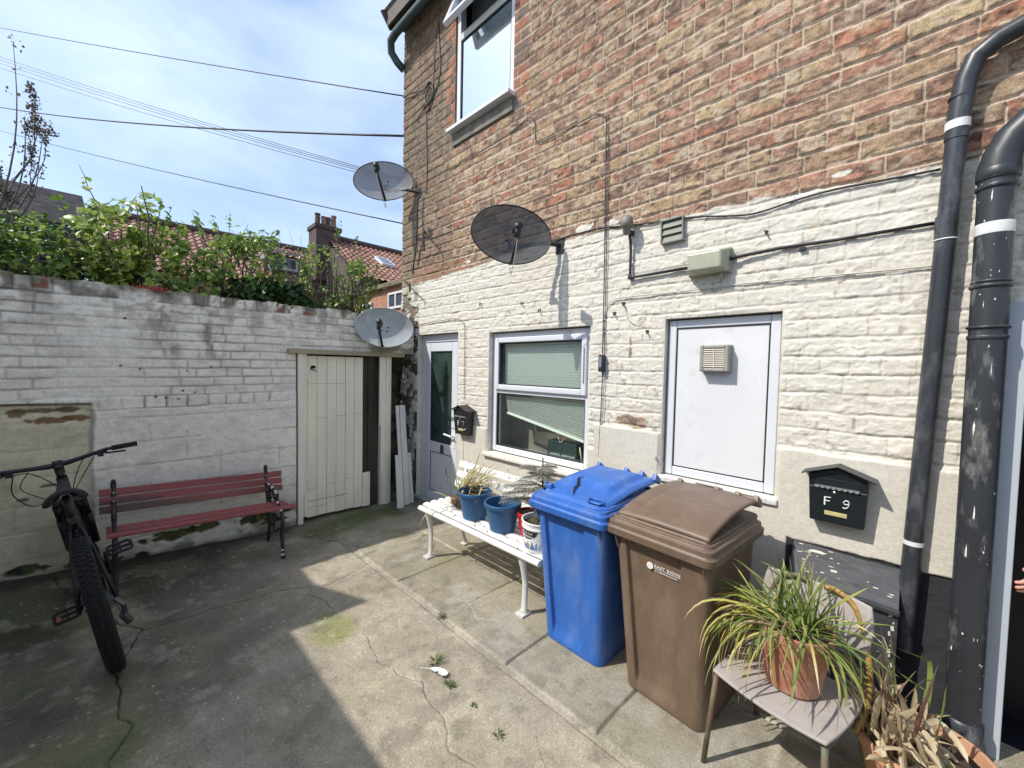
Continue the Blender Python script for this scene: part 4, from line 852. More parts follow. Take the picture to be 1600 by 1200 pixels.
iron('rusty iron bracket at the left end of the cream paint line', [(-4.55,WY-.02,2.66),(-4.30,WY-.13,2.60),(-4.18,WY-.16,2.55),(-4.18,WY-.16,2.46)])
# gutter pipe at the top
t = thing('gutter', 'dark green half round gutter under the eaves with an elbow at its left end', 'gutter', (-4,2.3,5.5))
M_gut = mat('dark_green_gutter',(.035,.06,.058),.4,noise=.15)
b = MB(); b.tube([(-4.62,WY-.02,5.26),(-4.66,WY-.08,5.33),(-4.68,2.50,5.42),(-4.62,2.46,5.50),(-4.5,2.46,5.535),(-4.0,2.46,5.54),(4.2,2.46,5.58)],.045,14); b.build('pipe', M_gut, t, smooth=True)
for x in (-4.2,-3.6,-2.6):
    b = MB(); b.box(x-.015,x+.015,2.44,2.62,5.585,5.595); b.build('bracket', M_rust, t)

# ------------------------------------------------------------------ letterboxes
def letterbox(label, x0,x1,z0,z1, D, txt, green, knob2=False):
    t = thing('letterbox', label, 'letterbox', ((x0+x1)/2,WY-.01,z0), 0, 'letterboxes on the house wall'); w_ = x1-x0; h = z1-z0
    m = mat('letterbox_paint',(.010,.016,.019) if green else (.018,.018,.020),.38,noise=.12,nscale=10,spec=.5)
    tp = .04*w_
    b = MB(); yb = WY-.022; yf = yb-D; zt = z0+h*.80
    b.add([(x0+tp,yf+.02,z0),(x1-tp,yf+.02,z0),(x1-tp,yb,z0),(x0+tp,yb,z0),(x0,yf,zt),(x1,yf,zt),(x1,yb,zt),(x0,yb,zt),((x0+x1)/2,yf,zt+h*.13),((x0+x1)/2,yb,zt+h*.13)],
          [(0,3,2,1),(0,1,5,4),(1,2,6,5),(2,3,7,6),(3,0,4,7),(4,5,8),(7,9,6),(5,6,9,8),(4,8,9,7)])
    b.build('body', m, t, bevel=.004)
    b = MB(); ov = .028; zr = zt+h*.165
    for s in (-1,1):
        xe = (x0+x1)/2+s*(w_/2+ov); ze = zt-.004; xm = (x0+x1)/2
        vs = [(xm,yf-.028,zr),(xm,yb+.01,zr),(xe,yb+.01,ze),(xe,yf-.028,ze)]
        if s < 0: vs = vs[::-1]
        b.add(vs+[(v[0],v[1],v[2]+.006) for v in vs],[(3,2,1,0),(4,5,6,7),(0,1,5,4),(1,2,6,5),(2,3,7,6),(3,0,4,7)])
    b.build('roof', m, t, bevel=.0015)
    def Y(z): return yf+.02*(1-(z-z0)/(zt-z0))
    b = MB(); zs0 = z0+h*.62; zs1 = z0+h*.745; yy = Y(zs0)
    frame_bars(b,x0+w_*.10,x1-w_*.12,zs0,zs1,yy-.005,yy+.004,.004); b.build('slot_frame', m, t, bevel=.001)
    b = MB(); b.box(x0+w_*.12,x1-w_*.14,Y(zs0)-.0025,Y(zs0)-.001,zs0+.003,zs1-.003); b.build('slot', mat('slot_dark',(.012,.014,.016),.4), t)
    b = MB(); n = 8; xa = x0+w_*.11; wx = (w_*.76)/n; ms = mat('silver_scallop',(.42,.45,.46),.35,metal=.6)
    for k in range(n):
        cx_ = xa+wx*(k+.5); pts = [(cx_-wx/2,0)]+[(cx_+wx/2*math.cos(PI+PI*q/6),-.014*math.sin(PI*q/6)) for q in range(7)]+[(cx_+wx/2,0)]
        b.prism([(p[0],Y(zs0)-.0085,zs0+.002+p[1]) for p in pts],(0,.002,0))
    b.build('scalloped_flap', ms, t)
    b = MB(); zl = z0+h*.585; b.box(x0+.004,x1-.004,Y(zl)-.0022,Y(zl),zl,zl+.002); b.build('seam_line', mat('seam',(.22,.24,.25),.5), t)
    b = MB(); b.ell(((x0+x1)/2-.01,Y(z0+h*.535)-.002,z0+h*.535),.0075,.005,.0075,12,8); b.build('lock', mat('chrome_lock',(.8,.8,.8),.15,metal=.9), t, smooth=True)
    if knob2:
        b = MB(); b.ell((x1-w_*.2,Y(z0+h*.2)-.002,z0+h*.20),.010,.007,.010,12,8); b.build('catch', mat('chrome_catch',(.8,.8,.8),.2,metal=.8), t, smooth=True)
    b = MB(); xp = (x0+x1)/2; b.box(xp-w_*.20,xp+w_*.18,Y(z0+h*.17)-.0032,Y(z0+h*.17),z0+h*.135,z0+h*.205); b.build('name_plate', mat('brass_plate',(.50,.44,.20),.45,noise=.15,nscale=40), t, bevel=.002)
    mw = mat('hand_painted_white',(.78,.78,.76),.6)
    # brushed characters as strokes
    strokes = {'F':[[(.0,0),(.0,1)],[(0,1),(.62,1.02)],[(0,.55),(.52,.56)]],'9':[[(.62,.66),(.45,.50),(.18,.52),(.08,.74),(.28,.97),(.56,.95),(.66,.72),(.60,.35),(.42,.05),(.10,.0),(.02,.10)]],'7':[[(0,.97),(.6,1.0),(.42,.55),(.22,0)]]}
    hh = h*(.135 if txt == 'F9' else .15)
    for ch,xc in zip(txt,(xp-w_*.20,xp+w_*.10)):
        b = MB()
        for s in strokes[ch]:
            zb = z0+h*.30; b.tube([(xc+p[0]*hh*.95,Y(zb+p[1]*hh)-.002,zb+p[1]*hh) for p in s],.0036 if ch!='9' else .0042,6,flat=.5)
        b.build('painted_character', mw, t)
letterbox('dark green letterbox hand painted F 9 on the plaster right of the blank panel', -.358,-.125,.852,1.155,.085,'F9',True)
letterbox('small black letterbox marked F 7 beside the glazed door', -3.385,-3.150,.905,1.215,.085,'F7',False,True)

# ------------------------------------------------------------------ satellite dishes
M_mesh = mat('perforated_dark_mesh', (.055,.058,.065), .6, alpha=.90, noise=.15, nscale=6)
M_mesh2 = mat('perforated_grey_mesh', (.20,.20,.205), .6, alpha=.90, noise=.15, nscale=6)
M_dishw = mat('weathered_grey_dish', (.36,.385,.385), .5, noise=.12, nscale=6, dark=(.20,.21,.21), dscale=5, dpos=(.5,.8))
M_arm = mat('black_lnb', (.02,.02,.022), .45)
def dish(label, c, nrm, wd, ht, mesh, mount, roll=0.0, lnb=(.0,-.05), armlen=.30, pale=False):
    c = Vector(c); n = Vector(nrm).normalized(); up = Vector((0,0,1)); sx = up.cross(n).normalized(); uy = n.cross(sx)   # sx: right when seen from the front
    q = Matrix.Rotation(roll,3,n); sx = q@sx; uy = q@uy
    t = thing('satellite_dish', label, 'satellite dish', tuple(mount), 0, 'satellite dishes round the house corner')
    b = MB(); nr, na = 9, 48; dp = .055
    P = lambda u,v,d=0: c + sx*u*wd/2 + uy*v*ht/2 + n*(dp*(u*u+v*v)-dp+d)
    k = len(b.v); b.v.append(tuple(P(0,0)))
    for i in range(1,nr+1):
        for j in range(na):
            a = 2*PI*j/na; rr = i/nr; ex = 1 - .06*max(0,-math.sin(a))**2*abs(math.cos(a)); b.v.append(tuple(P(rr*math.cos(a)*ex,rr*math.sin(a)*ex)))
    for j in range(na): b.f.append((0,1+j,1+(j+1)%na))
    for i in range(nr-1):
        for j in range(na):
            a = 1+i*na+j; d = 1+i*na+(j+1)%na; b.f.append((a,a+na,d+na,d))
    b.build('reflector', mesh, t, smooth=True)
    b = MB(); ring = [P(math.cos(2*PI*j/na)*(1 - .06*max(0,-math.sin(2*PI*j/na))**2*abs(math.cos(2*PI*j/na))),math.sin(2*PI*j/na)*(1 - .06*max(0,-math.sin(2*PI*j/na))**2*abs(math.cos(2*PI*j/na)))) for j in range(na+1)]
    b.tube(ring,.0055,6,cap=False); b.build('rim', M_dishw if pale else M_arm, t, smooth=True)
    foot = P(0,-.93); head = c + sx*lnb[0] + uy*lnb[1] + n*armlen
    b = MB(); b.tube([foot - n*.02, foot+n*.05-uy*.012, head - uy*.05 + n*.0],[.016,.015,.012],8); b.build('arm', M_arm, t, smooth=True)
    b = MB(); b.tube([head-uy*.075, head-uy*.01, head+uy*.0],[.020,.026,.018],10); b.tube([head-n*.055, head+n*.035],[.034,.027],12); b.build('receiver', M_arm, t, smooth=True)
    b = MB(); mt = Vector(mount); back = P(0,-.05,-.02); b.tube([back, back-n*.06-uy*.04, (back*.35+mt*.65)+Vector((0,0,-.0)), mt],[.022,.020,.018,.018],8); 
    b.box(mt.x-.04,mt.x+.04,mt.y-.006,mt.y+.008,mt.z-.07,mt.z+.05); b.build('wall_mount', M_arm, t)
    for (u,v) in ((-.12,.08),(.12,.08),(-.10,-.12),(.10,-.12)):
        p = P(u,v,.002); b = MB(); b.ell(tuple(p),.009,.009,.009,8,6); b.build('bolt', M_arm, t, smooth=True)
    b = MB(); b.tube(cat_pts([tuple(head-uy*.06), tuple(head-uy*.16-n*.05), tuple(foot-uy*.10+n*.02), tuple(foot-uy*.03-n*.03)]),.0035,6); b.build('lead', M_cablew if not pale else M_grey, t, smooth=True)
dish('large dark mesh dish mounted at the top edge of the cream paint', (-2.262,2.24,2.64), (.84,-.52,.10), .64,.47, M_mesh, (-2.10,WY-.012,2.62), roll=R(-2), lnb=(.0,-.03), armlen=.20)
dish('dark mesh dish on the house corner, the highest of the dishes', (-4.50,2.32,3.765), (.80,-.56,.10), .68,.47, M_mesh2, (-4.24,WY-.012,3.66), roll=R(5), lnb=(-.04,.0), armlen=.30)
dish('pale grey solid dish above the shed lintel, the lowest of the dishes', (-4.07,2.12,2.01), (.84,-.50,.14), .60,.43, M_dishw, (-4.27,2.45,1.98), roll=R(-5), lnb=(-.03,-.02), armlen=.30, pale=True)
# ------------------------------------------------------------------ wheelie bins
def rrect(x0,x1,y0,y1,r,n=5):
    pts = []
    for (cx_,cy_,a0) in ((x1-r,y0+r,-90),(x1-r,y1-r,0),(x0+r,y1-r,90),(x0+r,y0+r,180)):
        for k in range(n+1):
            a = R(a0+90*k/n); pts.append((cx_+r*math.cos(a), cy_+r*math.sin(a)))
    return pts
def loft(b, secs, cap0=True, cap1=True):
    k = len(b.v); n = len(secs[0][1])
    for z,pts in secs:
        for p in pts: b.v.append((p[0],p[1],z if not callable(z) else z(p[0],p[1])))
    for i in range(len(secs)-1):
        for j in range(n):
            a = k+i*n+j; c = k+i*n+(j+1)%n; b.f.append((a,c,c+n,a+n))
    if cap0: b.f.append(tuple(k+j for j in range(n-1,-1,-1)))
    if cap1: b.f.append(tuple(k+(len(secs)-1)*n+j for j in range(n)))
    return b
def lidz(X,Y):
    z = .872+.060*Y + .018*np.sin(np.clip(Y,0,1)*PI)
    z = z+sst(.80,.62,np.abs(X+.04))*sst(.20,.40,Y)*sst(1.0,.88,Y)*.026
    return z-np.exp(-((X-.05)/.26)**2-((Y-.33)/.07)**2)*.016
def bin_(label, loc, rz, m, style):
    t = thing('wheelie_bin', label, 'bin', loc, R(rz), 'wheelie bins on the slabs')
    L = dict(parent=t, local=True)
    bx = 0.03
    # body: tapered, with corner pillars standing proud of a flat front panel
    def sec(z):
        f = z/.80; hw = .195+.045*f; y0 = -.240-.030*f; y1 = .235+.055*f; r = .045; pts = rrect(-hw,hw,y0,y1,r,5)
        out_ = []
        n = len(pts)
        for i,p in enumerate(pts): out_.append((p[0]+bx*(1-f), p[1]))
        # recessed centre of the front (between first and last arcs)
        fl = -hw+r+.022; fr = hw-r-.075; d = .024*min(1,max(0,(z-.03)/.06))
        ins = [(fl+bx*(1-f), y0),(fl+.008+bx*(1-f), y0+d),(fr-.012+bx*(1-f), y0+d),(fr+bx*(1-f), y0)]
        return out_ + ins
    b = MB(); loft(b, [(z, sec(z)) for z in (0.0,.012,.03,.06,.10,.2,.35,.5,.65,.76,.80)]); b.build('body', m, bevel=.0045, **L)
    b = MB()      # rim flange with stepped lip
    secs = []
    for z,e in ((.772,-.004),(.780,.005),(.812,.007),(.817,-.001),(.822,-.003),(.842,-.004),(.847,-.014),(.850,-.017),(.860,-.019),(.862,-.030)):
        secs.append((z, rrect(-.265-e,.265+e,-.305-e,.315+e,.035)))
    loft(b, secs); b.build('rim', m, bevel=.002, smooth=False, **L)
    # gussets under the rim
    for x in (-.215,.222):
        b = MB(); b.prism([(x,-.265,.776),(x,-.300,.776),(x,-.268,.70)],(.006,0,0)); b.build('gusset', m, **L)
    # lid as a moulded shell
    nx,ny = 49,49; hwl = .232; yl0,yl1 = -.258,.325
    X,Y = np.meshgrid(np.linspace(-1,1,nx), np.linspace(0,1,ny), indexing='ij')
    xx = X*hwl; yy = yl0+(yl1-yl0)*Y
    if style == 'blue':
        # rounded front corners
        z = lidz(X,Y)
        edge = np.maximum(sst(.90,1.0,np.abs(X)), sst(.055,.0,Y)); z = z - edge*.022
        cut = np.clip(.22-Y,0,1)/.22; xx = xx*(1-.16*cut**2.6)
    else:
        z = .882+.055*Y + .030*np.sin(np.clip(Y*.96+.0,0,1)*PI)*1.0 + .010*(1-X**2)
        z = z + .006*sst(-.66,-.70,X)*0
        groove = np.exp(-((X+.62)/.022)**2); z = z-groove*.006*sst(.02,.08,Y)*sst(.97,.92,Y)
        edge = np.maximum(sst(.035,.0,Y)*1.6, sst(.965,1.0,np.abs(X))); z = z-edge*.010
        warp = np.clip(X-.3,0,1)*np.clip(.75-Y,0,1)*.010; z = z+warp
    co = np.stack([xx,yy,z],-1).reshape(-1,3); q = gridquads(nx,ny)
    if style == 'blue':
        # split in the plastic
        pass
    o = fastmesh('lid', co, q, None, m, t, o0=(0,0,0)); o['_o'] = (0,0,0)
    md = o.modifiers.new('solid','SOLIDIFY'); md.thickness = .007; md.offset = -1
    lid = o
    # apron of the lid around the rim
    b = MB()
    if style == 'blue':
        loft(b, [(.850,rrect(-.240,.240,-.266,.325,.07,6)),(.866,rrect(-.240,.240,-.266,.325,.07,6)),(.874,rrect(-.228,.228,-.254,.325,.065,6))], cap0=False, cap1=False); b.build('skirt', m, lid, local=True, bevel=.002)
        b = MB(); b.tube([(.115,-.235,.884),(.190,-.235,.884),(.200,-.215,.888),(.190,-.195,.892),(.115,-.195,.893),(.105,-.215,.889),(.115,-.235,.884)],.0065,8)
        b.build('grip', m, lid, local=True, smooth=True)
        b = MB(); b.box(-.215,-.165,-.215,-.185,.880,.905); b.ell((-.212,-.20,.905),.010,.016,.014); b.ell((-.17,-.20,.902),.010,.016,.014); b.build('grip', m, lid, local=True, bevel=.004)
        b = MB()
        pts = [(.0,-.215),(-.035,-.155),(-.052,-.120),(-.050,-.100),(-.088,-.045),(-.072,-.005)]; wv = [0,.007,.012,.010,.008,0]
        zt = lambda x,y: float(lidz(np.array(x/hwl),np.array((y-yl0)/(yl1-yl0))))+.0035
        L1 = [(p[0]-w_,p[1]-w_*.4,zt(p[0]-w_,p[1]-w_*.4)) for p,w_ in zip(pts,wv)]; L2 = [(p[0]+w_,p[1]+w_*.4,zt(p[0]+w_,p[1]+w_*.4)) for p,w_ in zip(pts,wv)]
        for i in range(5): b.add([L1[i],L1[i+1],L2[i+1],L2[i]],[(0,1,2,3)])
        b.build('split', mat('split_shadow',(.004,.006,.02),.9), lid, local=True)
    else:
        loft(b, [(.856,rrect(-.236,.236,-.262,.325,.02,4)),(.868,rrect(-.232,.232,-.256,.325,.02,4)),(.872,rrect(-.212,.212,-.236,.325,.02,4))], cap0=False, cap1=True); b.build('skirt', m, lid, local=True, bevel=.002)
        b = MB(); b.box(-.10,.05,.318,.332,.952,.958); b.box(.12,.22,.318,.332,.949,.955); b.build('hinge_slot', m, lid, local=True, bevel=.002)
    # hinge bar and handle at the back
    b = MB(); b.tube([(-.23,.365,.905),(.23,.365,.905)],.014,12); b.build('handle', m, smooth=True, **L)
    b = MB()
    for x in (-.19,.02,.13,.22):
        b = MB(); b.hexa([(x-.014,.30,.925),(x+.014,.30,.925),(x-.014,.375,.89),(x+.014,.375,.89),(x-.014,.32,.965),(x+.014,.32,.965),(x-.014,.375,.925),(x+.014,.375,.925)])
        b.build('hinge_lug', m, bevel=.005, **L)
    mt = mat('tyre_rubber_'+style,(.02,.02,.02),.8)
    for s in (-1,1):
        b = MB(); M = Matrix.Rotation(PI/2,4,'Y'); b.lathe([(0,-.02),(.07,-.022),(.085,-.015),(.088,0),(.085,.015),(.07,.022),(0,.02)],(s*.235,.27,.088),20,M=M); b.build('wheel', mt, smooth=True, **L)
    return t
M_blue = mat('blue_bin_plastic', (.028,.125,.44), .40, noise=.07, nscale=5, bump=.0004, bscale=350, dark=(.10,.17,.36), dscale=7, dpos=(.50,.72), stretch=(1,1,.45), pits=.10, pscale=14, spec=.5)
M_brown = mat('brown_bin_plastic', (.145,.098,.066), .45, noise=.07, nscale=5, bump=.0004, bscale=350, dark=(.18,.128,.092), dscale=7, dpos=(.50,.72), stretch=(1,1,.45), pits=.12, pscale=14, spec=.5)
bin_('blue wheelie bin with a split in its lid beside the white bench', (-1.335,2.075,0), -1.5, M_blue, 'blue')
bb = bin_('brown wheelie bin with white council lettering, in front of the blank panel', (-.795,2.075,0), -4.5, M_brown, 'brown')
mwp = mat('bin_white_print',(.80,.80,.78),.5)
yy_ = -.2535
text_obj('EAST RIDING', .0185, (-.018,yy_,.668), 'lettering', mwp, bb, xs=1.22, local=True, ext=.0004)
text_obj('OF YORKSHIRE COUNCIL', .0082, (-.018,yy_,.6495), 'small_lettering', mwp, bb, xs=1.12, local=True, ext=.0004)
b = MB(); b.box(-.018,.112,yy_-.0006,yy_,.6625,.6640); b.build('rule_line', mwp, bb, local=True)
b = MB(); Mx = Matrix.Rotation(PI/2,4,'X'); b.cap_disc((-.040,yy_-.0005,.668),.0165,24,M=Mx); b.build('emblem', mwp, bb, local=True)
b = MB()
for k in range(8):
    a = k*PI/4; b.tube([(-.040+.004*math.cos(a),yy_-.0009,.668+.004*math.sin(a)),(-.040+.012*math.cos(a+.4),yy_-.0009,.668+.012*math.sin(a+.4))],.0006,4)
b.build('emblem_rose', M_brown, bb, local=True)

# ------------------------------------------------------------------ benches
M_redw = mat('worn_red_paint', (.29,.078,.074), .6, noise=.18, nscale=8, stretch=(1,.2,1), bump=.001, bscale=40, dark=(.12,.06,.05), dscale=10, dpos=(.55,.64))
M_redw2 = mat('worn_red_paint_bare', (.27,.078,.07), .65, noise=.2, nscale=8, stretch=(1,.22,1), bump=.001, bscale=40, dark=(.115,.075,.058), dscale=11, dpos=(.44,.58))
M_iron = mat('black_cast_iron', (.016,.016,.018), .5, noise=.3, nscale=20, bump=.002, bscale=60, dark=(.62,.60,.56), dscale=38, dpos=(.70,.73))
M_chip = mat('white_paint_left_on_iron', (.62,.61,.57), .7)
def red_bench():
    t = thing('park_bench', 'black iron park bench with flaking red slats against the whitewashed wall', 'bench', (-3.9,.5,0))
    tilt = lambda y: .050*(1.0-y)/1.05
    def slat(x,z,y0,y1,w_,th,ang,m):
        b = MB(); c = Vector((x,0,z)); 
        M = Matrix.Translation((x,0,0)) 
        u = Vector((math.sin(ang),0,math.cos(ang))); v = Vector((math.cos(ang),0,-math.sin(ang)))
        vs = []
        for y in (y0,y1):
            for j in (-1,1):
                for i in (-1,1): p = Vector((x,y,z+tilt(y))) + u*j*w_/2 + v*i*th/2; vs.append(p)
        b.add(vs,[(0,1,3,2),(4,6,7,5),(0,4,5,1),(2,3,7,6),(0,2,6,4),(1,5,7,3)]); b.build('slat', m, t, bevel=.003)
    lean = -.16
    for k,(z,m) in enumerate(((.585,M_redw),(.527,M_redw),(.466,M_redw2))): slat(-4.115+ (.585-z)*.28+ .0,z,-.055,1.125,.052,.020,lean,m)
    for x,z in ((-3.825,.400),(-3.745,.403),(-3.665,.402)): slat(x,z,-.02,1.115 if x > -3.7 else 1.07,.020,.062,0,M_redw if x != -3.905 else M_redw2)
    for yb in (.02,1.0):
        dz = tilt(yb); P = lambda x,z: (x,yb,z+dz); G = lambda x: (x,yb,-.0+(.055 if yb < .5 else 0))
        b = MB(); b.tube(cat_pts([P(-4.125,.655),P(-4.105,.56),P(-4.07,.45),P(-4.04,.395)],4),.016,8,flat=.6); b.ell(P(-4.125,.66),.017,.014,.017,8,6); b.build('back_post', M_iron, t, smooth=True)
        b = MB(); b.tube([P(-4.04,.385),P(-3.85,.375),P(-3.64,.382)],.012,8); b.build('seat_rail', M_iron, t, smooth=True)
        b = MB(); b.tube(cat_pts([P(-4.06,.40),P(-4.02,.27),P(-4.0,.16),P(-4.02,.07),(-4.045,yb,G(0)[2])],4),[.014]*16+[.012],8); b.build('leg', M_iron, t, smooth=True)
        b = MB(); b.tube(cat_pts([P(-3.655,.385),P(-3.615,.30),P(-3.635,.20),P(-3.615,.09),(-3.60,yb,G(0)[2]+.004)],4),[.015]*12+[.013]*4+[.018],8); b.build('leg', M_iron, t, smooth=True)
        b = MB(); b.tube(cat_pts([P(-4.01,.20),P(-3.90,.185),P(-3.82,.15),P(-3.75,.20),P(-3.66,.23)],4),.008,6); b.tube(cat_pts([P(-3.97,.30),P(-3.93,.22),P(-3.86,.20),P(-3.84,.25),P(-3.88,.27)],4),.007,6); b.build('brace', M_iron, t, smooth=True)
        # arm: scroll work sloping from the back post to the seat front
        b = MB(); b.tube(cat_pts([P(-4.085,.505),P(-3.99,.520),P(-3.88,.510),P(-3.80,.505),P(-3.765,.485),P(-3.775,.46)],5),.013,8)
        b.tube(cat_pts([P(-3.79,.495),P(-3.755,.45),P(-3.74,.42),P(-3.68,.39)],4),.011,8)
        for (cx_,cz,rr) in ((-3.99,.475,.028),(-3.93,.455,.034),(-3.86,.465,.028),(-3.82,.435,.024),(-4.03,.445,.022),(-3.97,.42,.020)):
            b.tube([P(cx_+rr*math.cos(a*PI/4),cz+rr*math.sin(a*PI/4)) for a in range(8)],.0065,5)
        b.mark()
        if yb > .5:
            for (x,z,l) in ((-3.80,.512,.016),(-3.78,.50,.012),(-3.99,.528,.014),(-3.90,.522,.018),(-3.70,.395,.014),(-3.655,.392,.020),(-3.74,.43,.012),(-4.128,.60,.007),(-3.60,.035,.012),(-3.605,.07,.008)): b.ell((x+.004,yb-.006,z+dz),l*1.2,.013,l*.8,8,6)
            pass
        b.build('arm_rest', [M_iron, M_chip], t, smooth=True)
    b = MB()
    for k,z in enumerate((.585,.527,.466)):
        for yb in (.02,1.0): b.ell((-4.090+(.585-z)*.28,yb,z+tilt(yb)),.004,.006,.006,8,5)
    b.build('bolt', M_chip, t)
red_bench()
M_wb = mat('white_bench_enamel', (.74,.73,.70), .5, noise=.06, nscale=6, bump=.0006, bscale=60, dark=(.32,.29,.23), dscale=13, dpos=(.66,.78), stretch=(.5,1,1))
M_wl = mat('cast_bench_leg', (.60,.585,.55), .6, noise=.1, nscale=10, bump=.0012, bscale=50, dark=(.35,.32,.27), dscale=9, dpos=(.6,.8))
def white_bench():
    t = thing('garden_bench', 'white slatted garden bench crowded with plant pots under the kitchen window', 'bench', (-2.25,2.05,0))
    x0,x1 = -2.915,-1.56
    for i,(y,z,w_) in enumerate(((1.845,.418,.050),(1.915,.428,.066),(1.990,.430,.066),(2.065,.429,.066),(2.140,.428,.066))):
        b = MB(); b.tube([(x0+(.0 if i else .02),y,z-.008),(x1,y,z-.008)],w_/2,14,flat=.5 if i else .8); b.build('seat_slat', M_wb, t, bevel=.002)
    for z,y in ((.545,2.225),(.63,2.250),(.715,2.275)):
        b = MB(); b.beam((x0,y,z),(x1,y,z),.018,.058,up=(0,.25,1)); b.build('back_slat', M_wb, t, bevel=.006)
    for x in (-2.81,-1.73):
        b = MB(); b.tube(cat_pts([(x,1.86,.408),(x,1.875,.34),(x,1.90,.22),(x,1.90,.12),(x,1.895,.03),(x,1.885,.012)],5),[.030,.030,.030,.030,.030,.028,.026,.025,.024,.023,.022,.022,.021,.021,.021,.021,.021,.021,.022,.023,.024,.026,.028,.03,.032,.034][:26],10,flat=.75); b.box(x-.033,x+.033,1.845,1.935,0.002,.016); b.build('leg', M_wl, t, smooth=False, bevel=.004)
        b = MB(); b.tube(cat_pts([(x,2.16,.408),(x,2.19,.30),(x,2.22,.15),(x,2.27,.02)],5),.024,10,flat=.7); b.box(x-.03,x+.03,2.235,2.30,.002,.014); b.build('leg', M_wl, t, bevel=.004)
        b = MB(); b.tube([(x,1.86,.402),(x,2.0,.398),(x,2.15,.40)],.018,8); b.build('rail', M_wl, t, smooth=True)
        b = MB(); b.tube([(x,2.14,.40),(x,2.21,.50),(x,2.25,.60),(x,2.285,.75)],.018,8); b.build('back_support', M_wl, t, smooth=True)
    b = MB(); b.tube([(-2.30,1.90,.385),(-2.30,2.1,.37)],.02,8); b.build('centre_stay', M_wl, t)
white_bench()

# ------------------------------------------------------------------ leaves helper
def blade(V,F,C, p0, d0, L, w_, droop, cols, twist=0.0, n=7, tip=0.25, fold=.25, side=None, floor=None):
    """a strap leaf starting at p0 along d0 that arches over under its weight"""
    p = np.array(p0,float); d = np.array(d0,float); d /= np.linalg.norm(d); k = len(V); step = L/n
    sd = np.cross(d,[0,0,1.0]);
    if np.linalg.norm(sd) < .05: sd = np.array([math.cos(twist*7),math.sin(twist*7),0])
    sd /= np.linalg.norm(sd)
    cv = random.uniform(-.09,.09); kk = random.randrange(n//2,n+1) if n > 7 and random.random() < .22 else None
    for i in range(n+1):
        if n > 7: d = d + sd*cv + np.array([random.gauss(0,.05),random.gauss(0,.05),random.gauss(0,.04)]); d /= np.linalg.norm(d)
        if kk == i: d = d + np.array([random.uniform(-.5,.5),random.uniform(-.5,.5),-.9]); d /= np.linalg.norm(d)
        f = i/n; ww = w_*(1-max(0,(f-(1-tip))/tip)**1.4)*(.65+.35*min(1,f*5)); ww = max(ww,.0004)
        a = twist*f; s2 = sd*math.cos(a)+np.cross(d,sd)*math.sin(a); up = np.cross(s2,d)
        V.append(tuple(p-s2*ww/2+up*ww*fold*.5)); V.append(tuple(p-up*ww*fold*.4)); V.append(tuple(p+s2*ww/2+up*ww*fold*.5))
        fc = f*(len(cols)-1); j = min(int(fc),len(cols)-2); g = fc-j; c = [cols[j][q]*(1-g)+cols[j+1][q]*g for q in range(3)]
        C.extend([c,c,c])
        if i < n:
            b_ = k+i*3; F.append((b_,b_+1,b_+4,b_+3)); F.append((b_+1,b_+2,b_+5,b_+4))
        d = d+np.array([0,0,-droop*(0.4+f)])*step*10; d /= np.linalg.norm(d); p = p+d*step
        if floor is not None and p[2] < floor: p[2] = floor; d[2] = max(d[2],0)
        sd = sd - d*np.dot(sd,d); sd /= np.linalg.norm(sd)+1e-9
def leafmat(name, rough=.5, trans=.35):
    m = bpy.data.materials.new(name); m.use_nodes = True; n = m.node_tree.nodes; l = m.node_tree.links; b = n['Principled BSDF']
    a = n.new('ShaderNodeAttribute'); a.attribute_name = 'Col'; l.new(a.outputs['Color'], b.inputs['Base Color']); b.inputs['Roughness'].default_value = rough
    tl = n.new('ShaderNodeBsdfTranslucent'); l.new(a.outputs['Color'], tl.inputs[0]); ms = n.new('ShaderNodeMixShader'); ms.inputs[0].default_value = trans
    l.new(b.outputs[0], ms.inputs[1]); l.new(tl.outputs[0], ms.inputs[2]); l.new(ms.outputs[0], n['Material Output'].inputs['Surface']); return m
M_leaf = leafmat('strap_leaf')
M_soil = mat('potting_soil', (.045,.032,.022), .95, noise=.5, nscale=40, bump=.006, bscale=40)
def leafobj(name, V,F,C, parent, m=None):
    q4 = [f if len(f) == 4 else (f[0],f[1],f[2],f[2]) for f in F]
    o = fastmesh(name, np.array(V,float), np.array(q4), np.array(C,float), m or M_leaf, parent, smooth=True, o0=tuple(origin_of(parent)) if parent else (0,0,0)); return o
G1=(.12,.19,.045); G2=(.22,.29,.07); Y1=(.50,.48,.12); Y2=(.58,.44,.12); S1=(.55,.45,.28); S2=(.42,.31,.19); P1=(.68,.60,.44); DG=(.05,.10,.025)
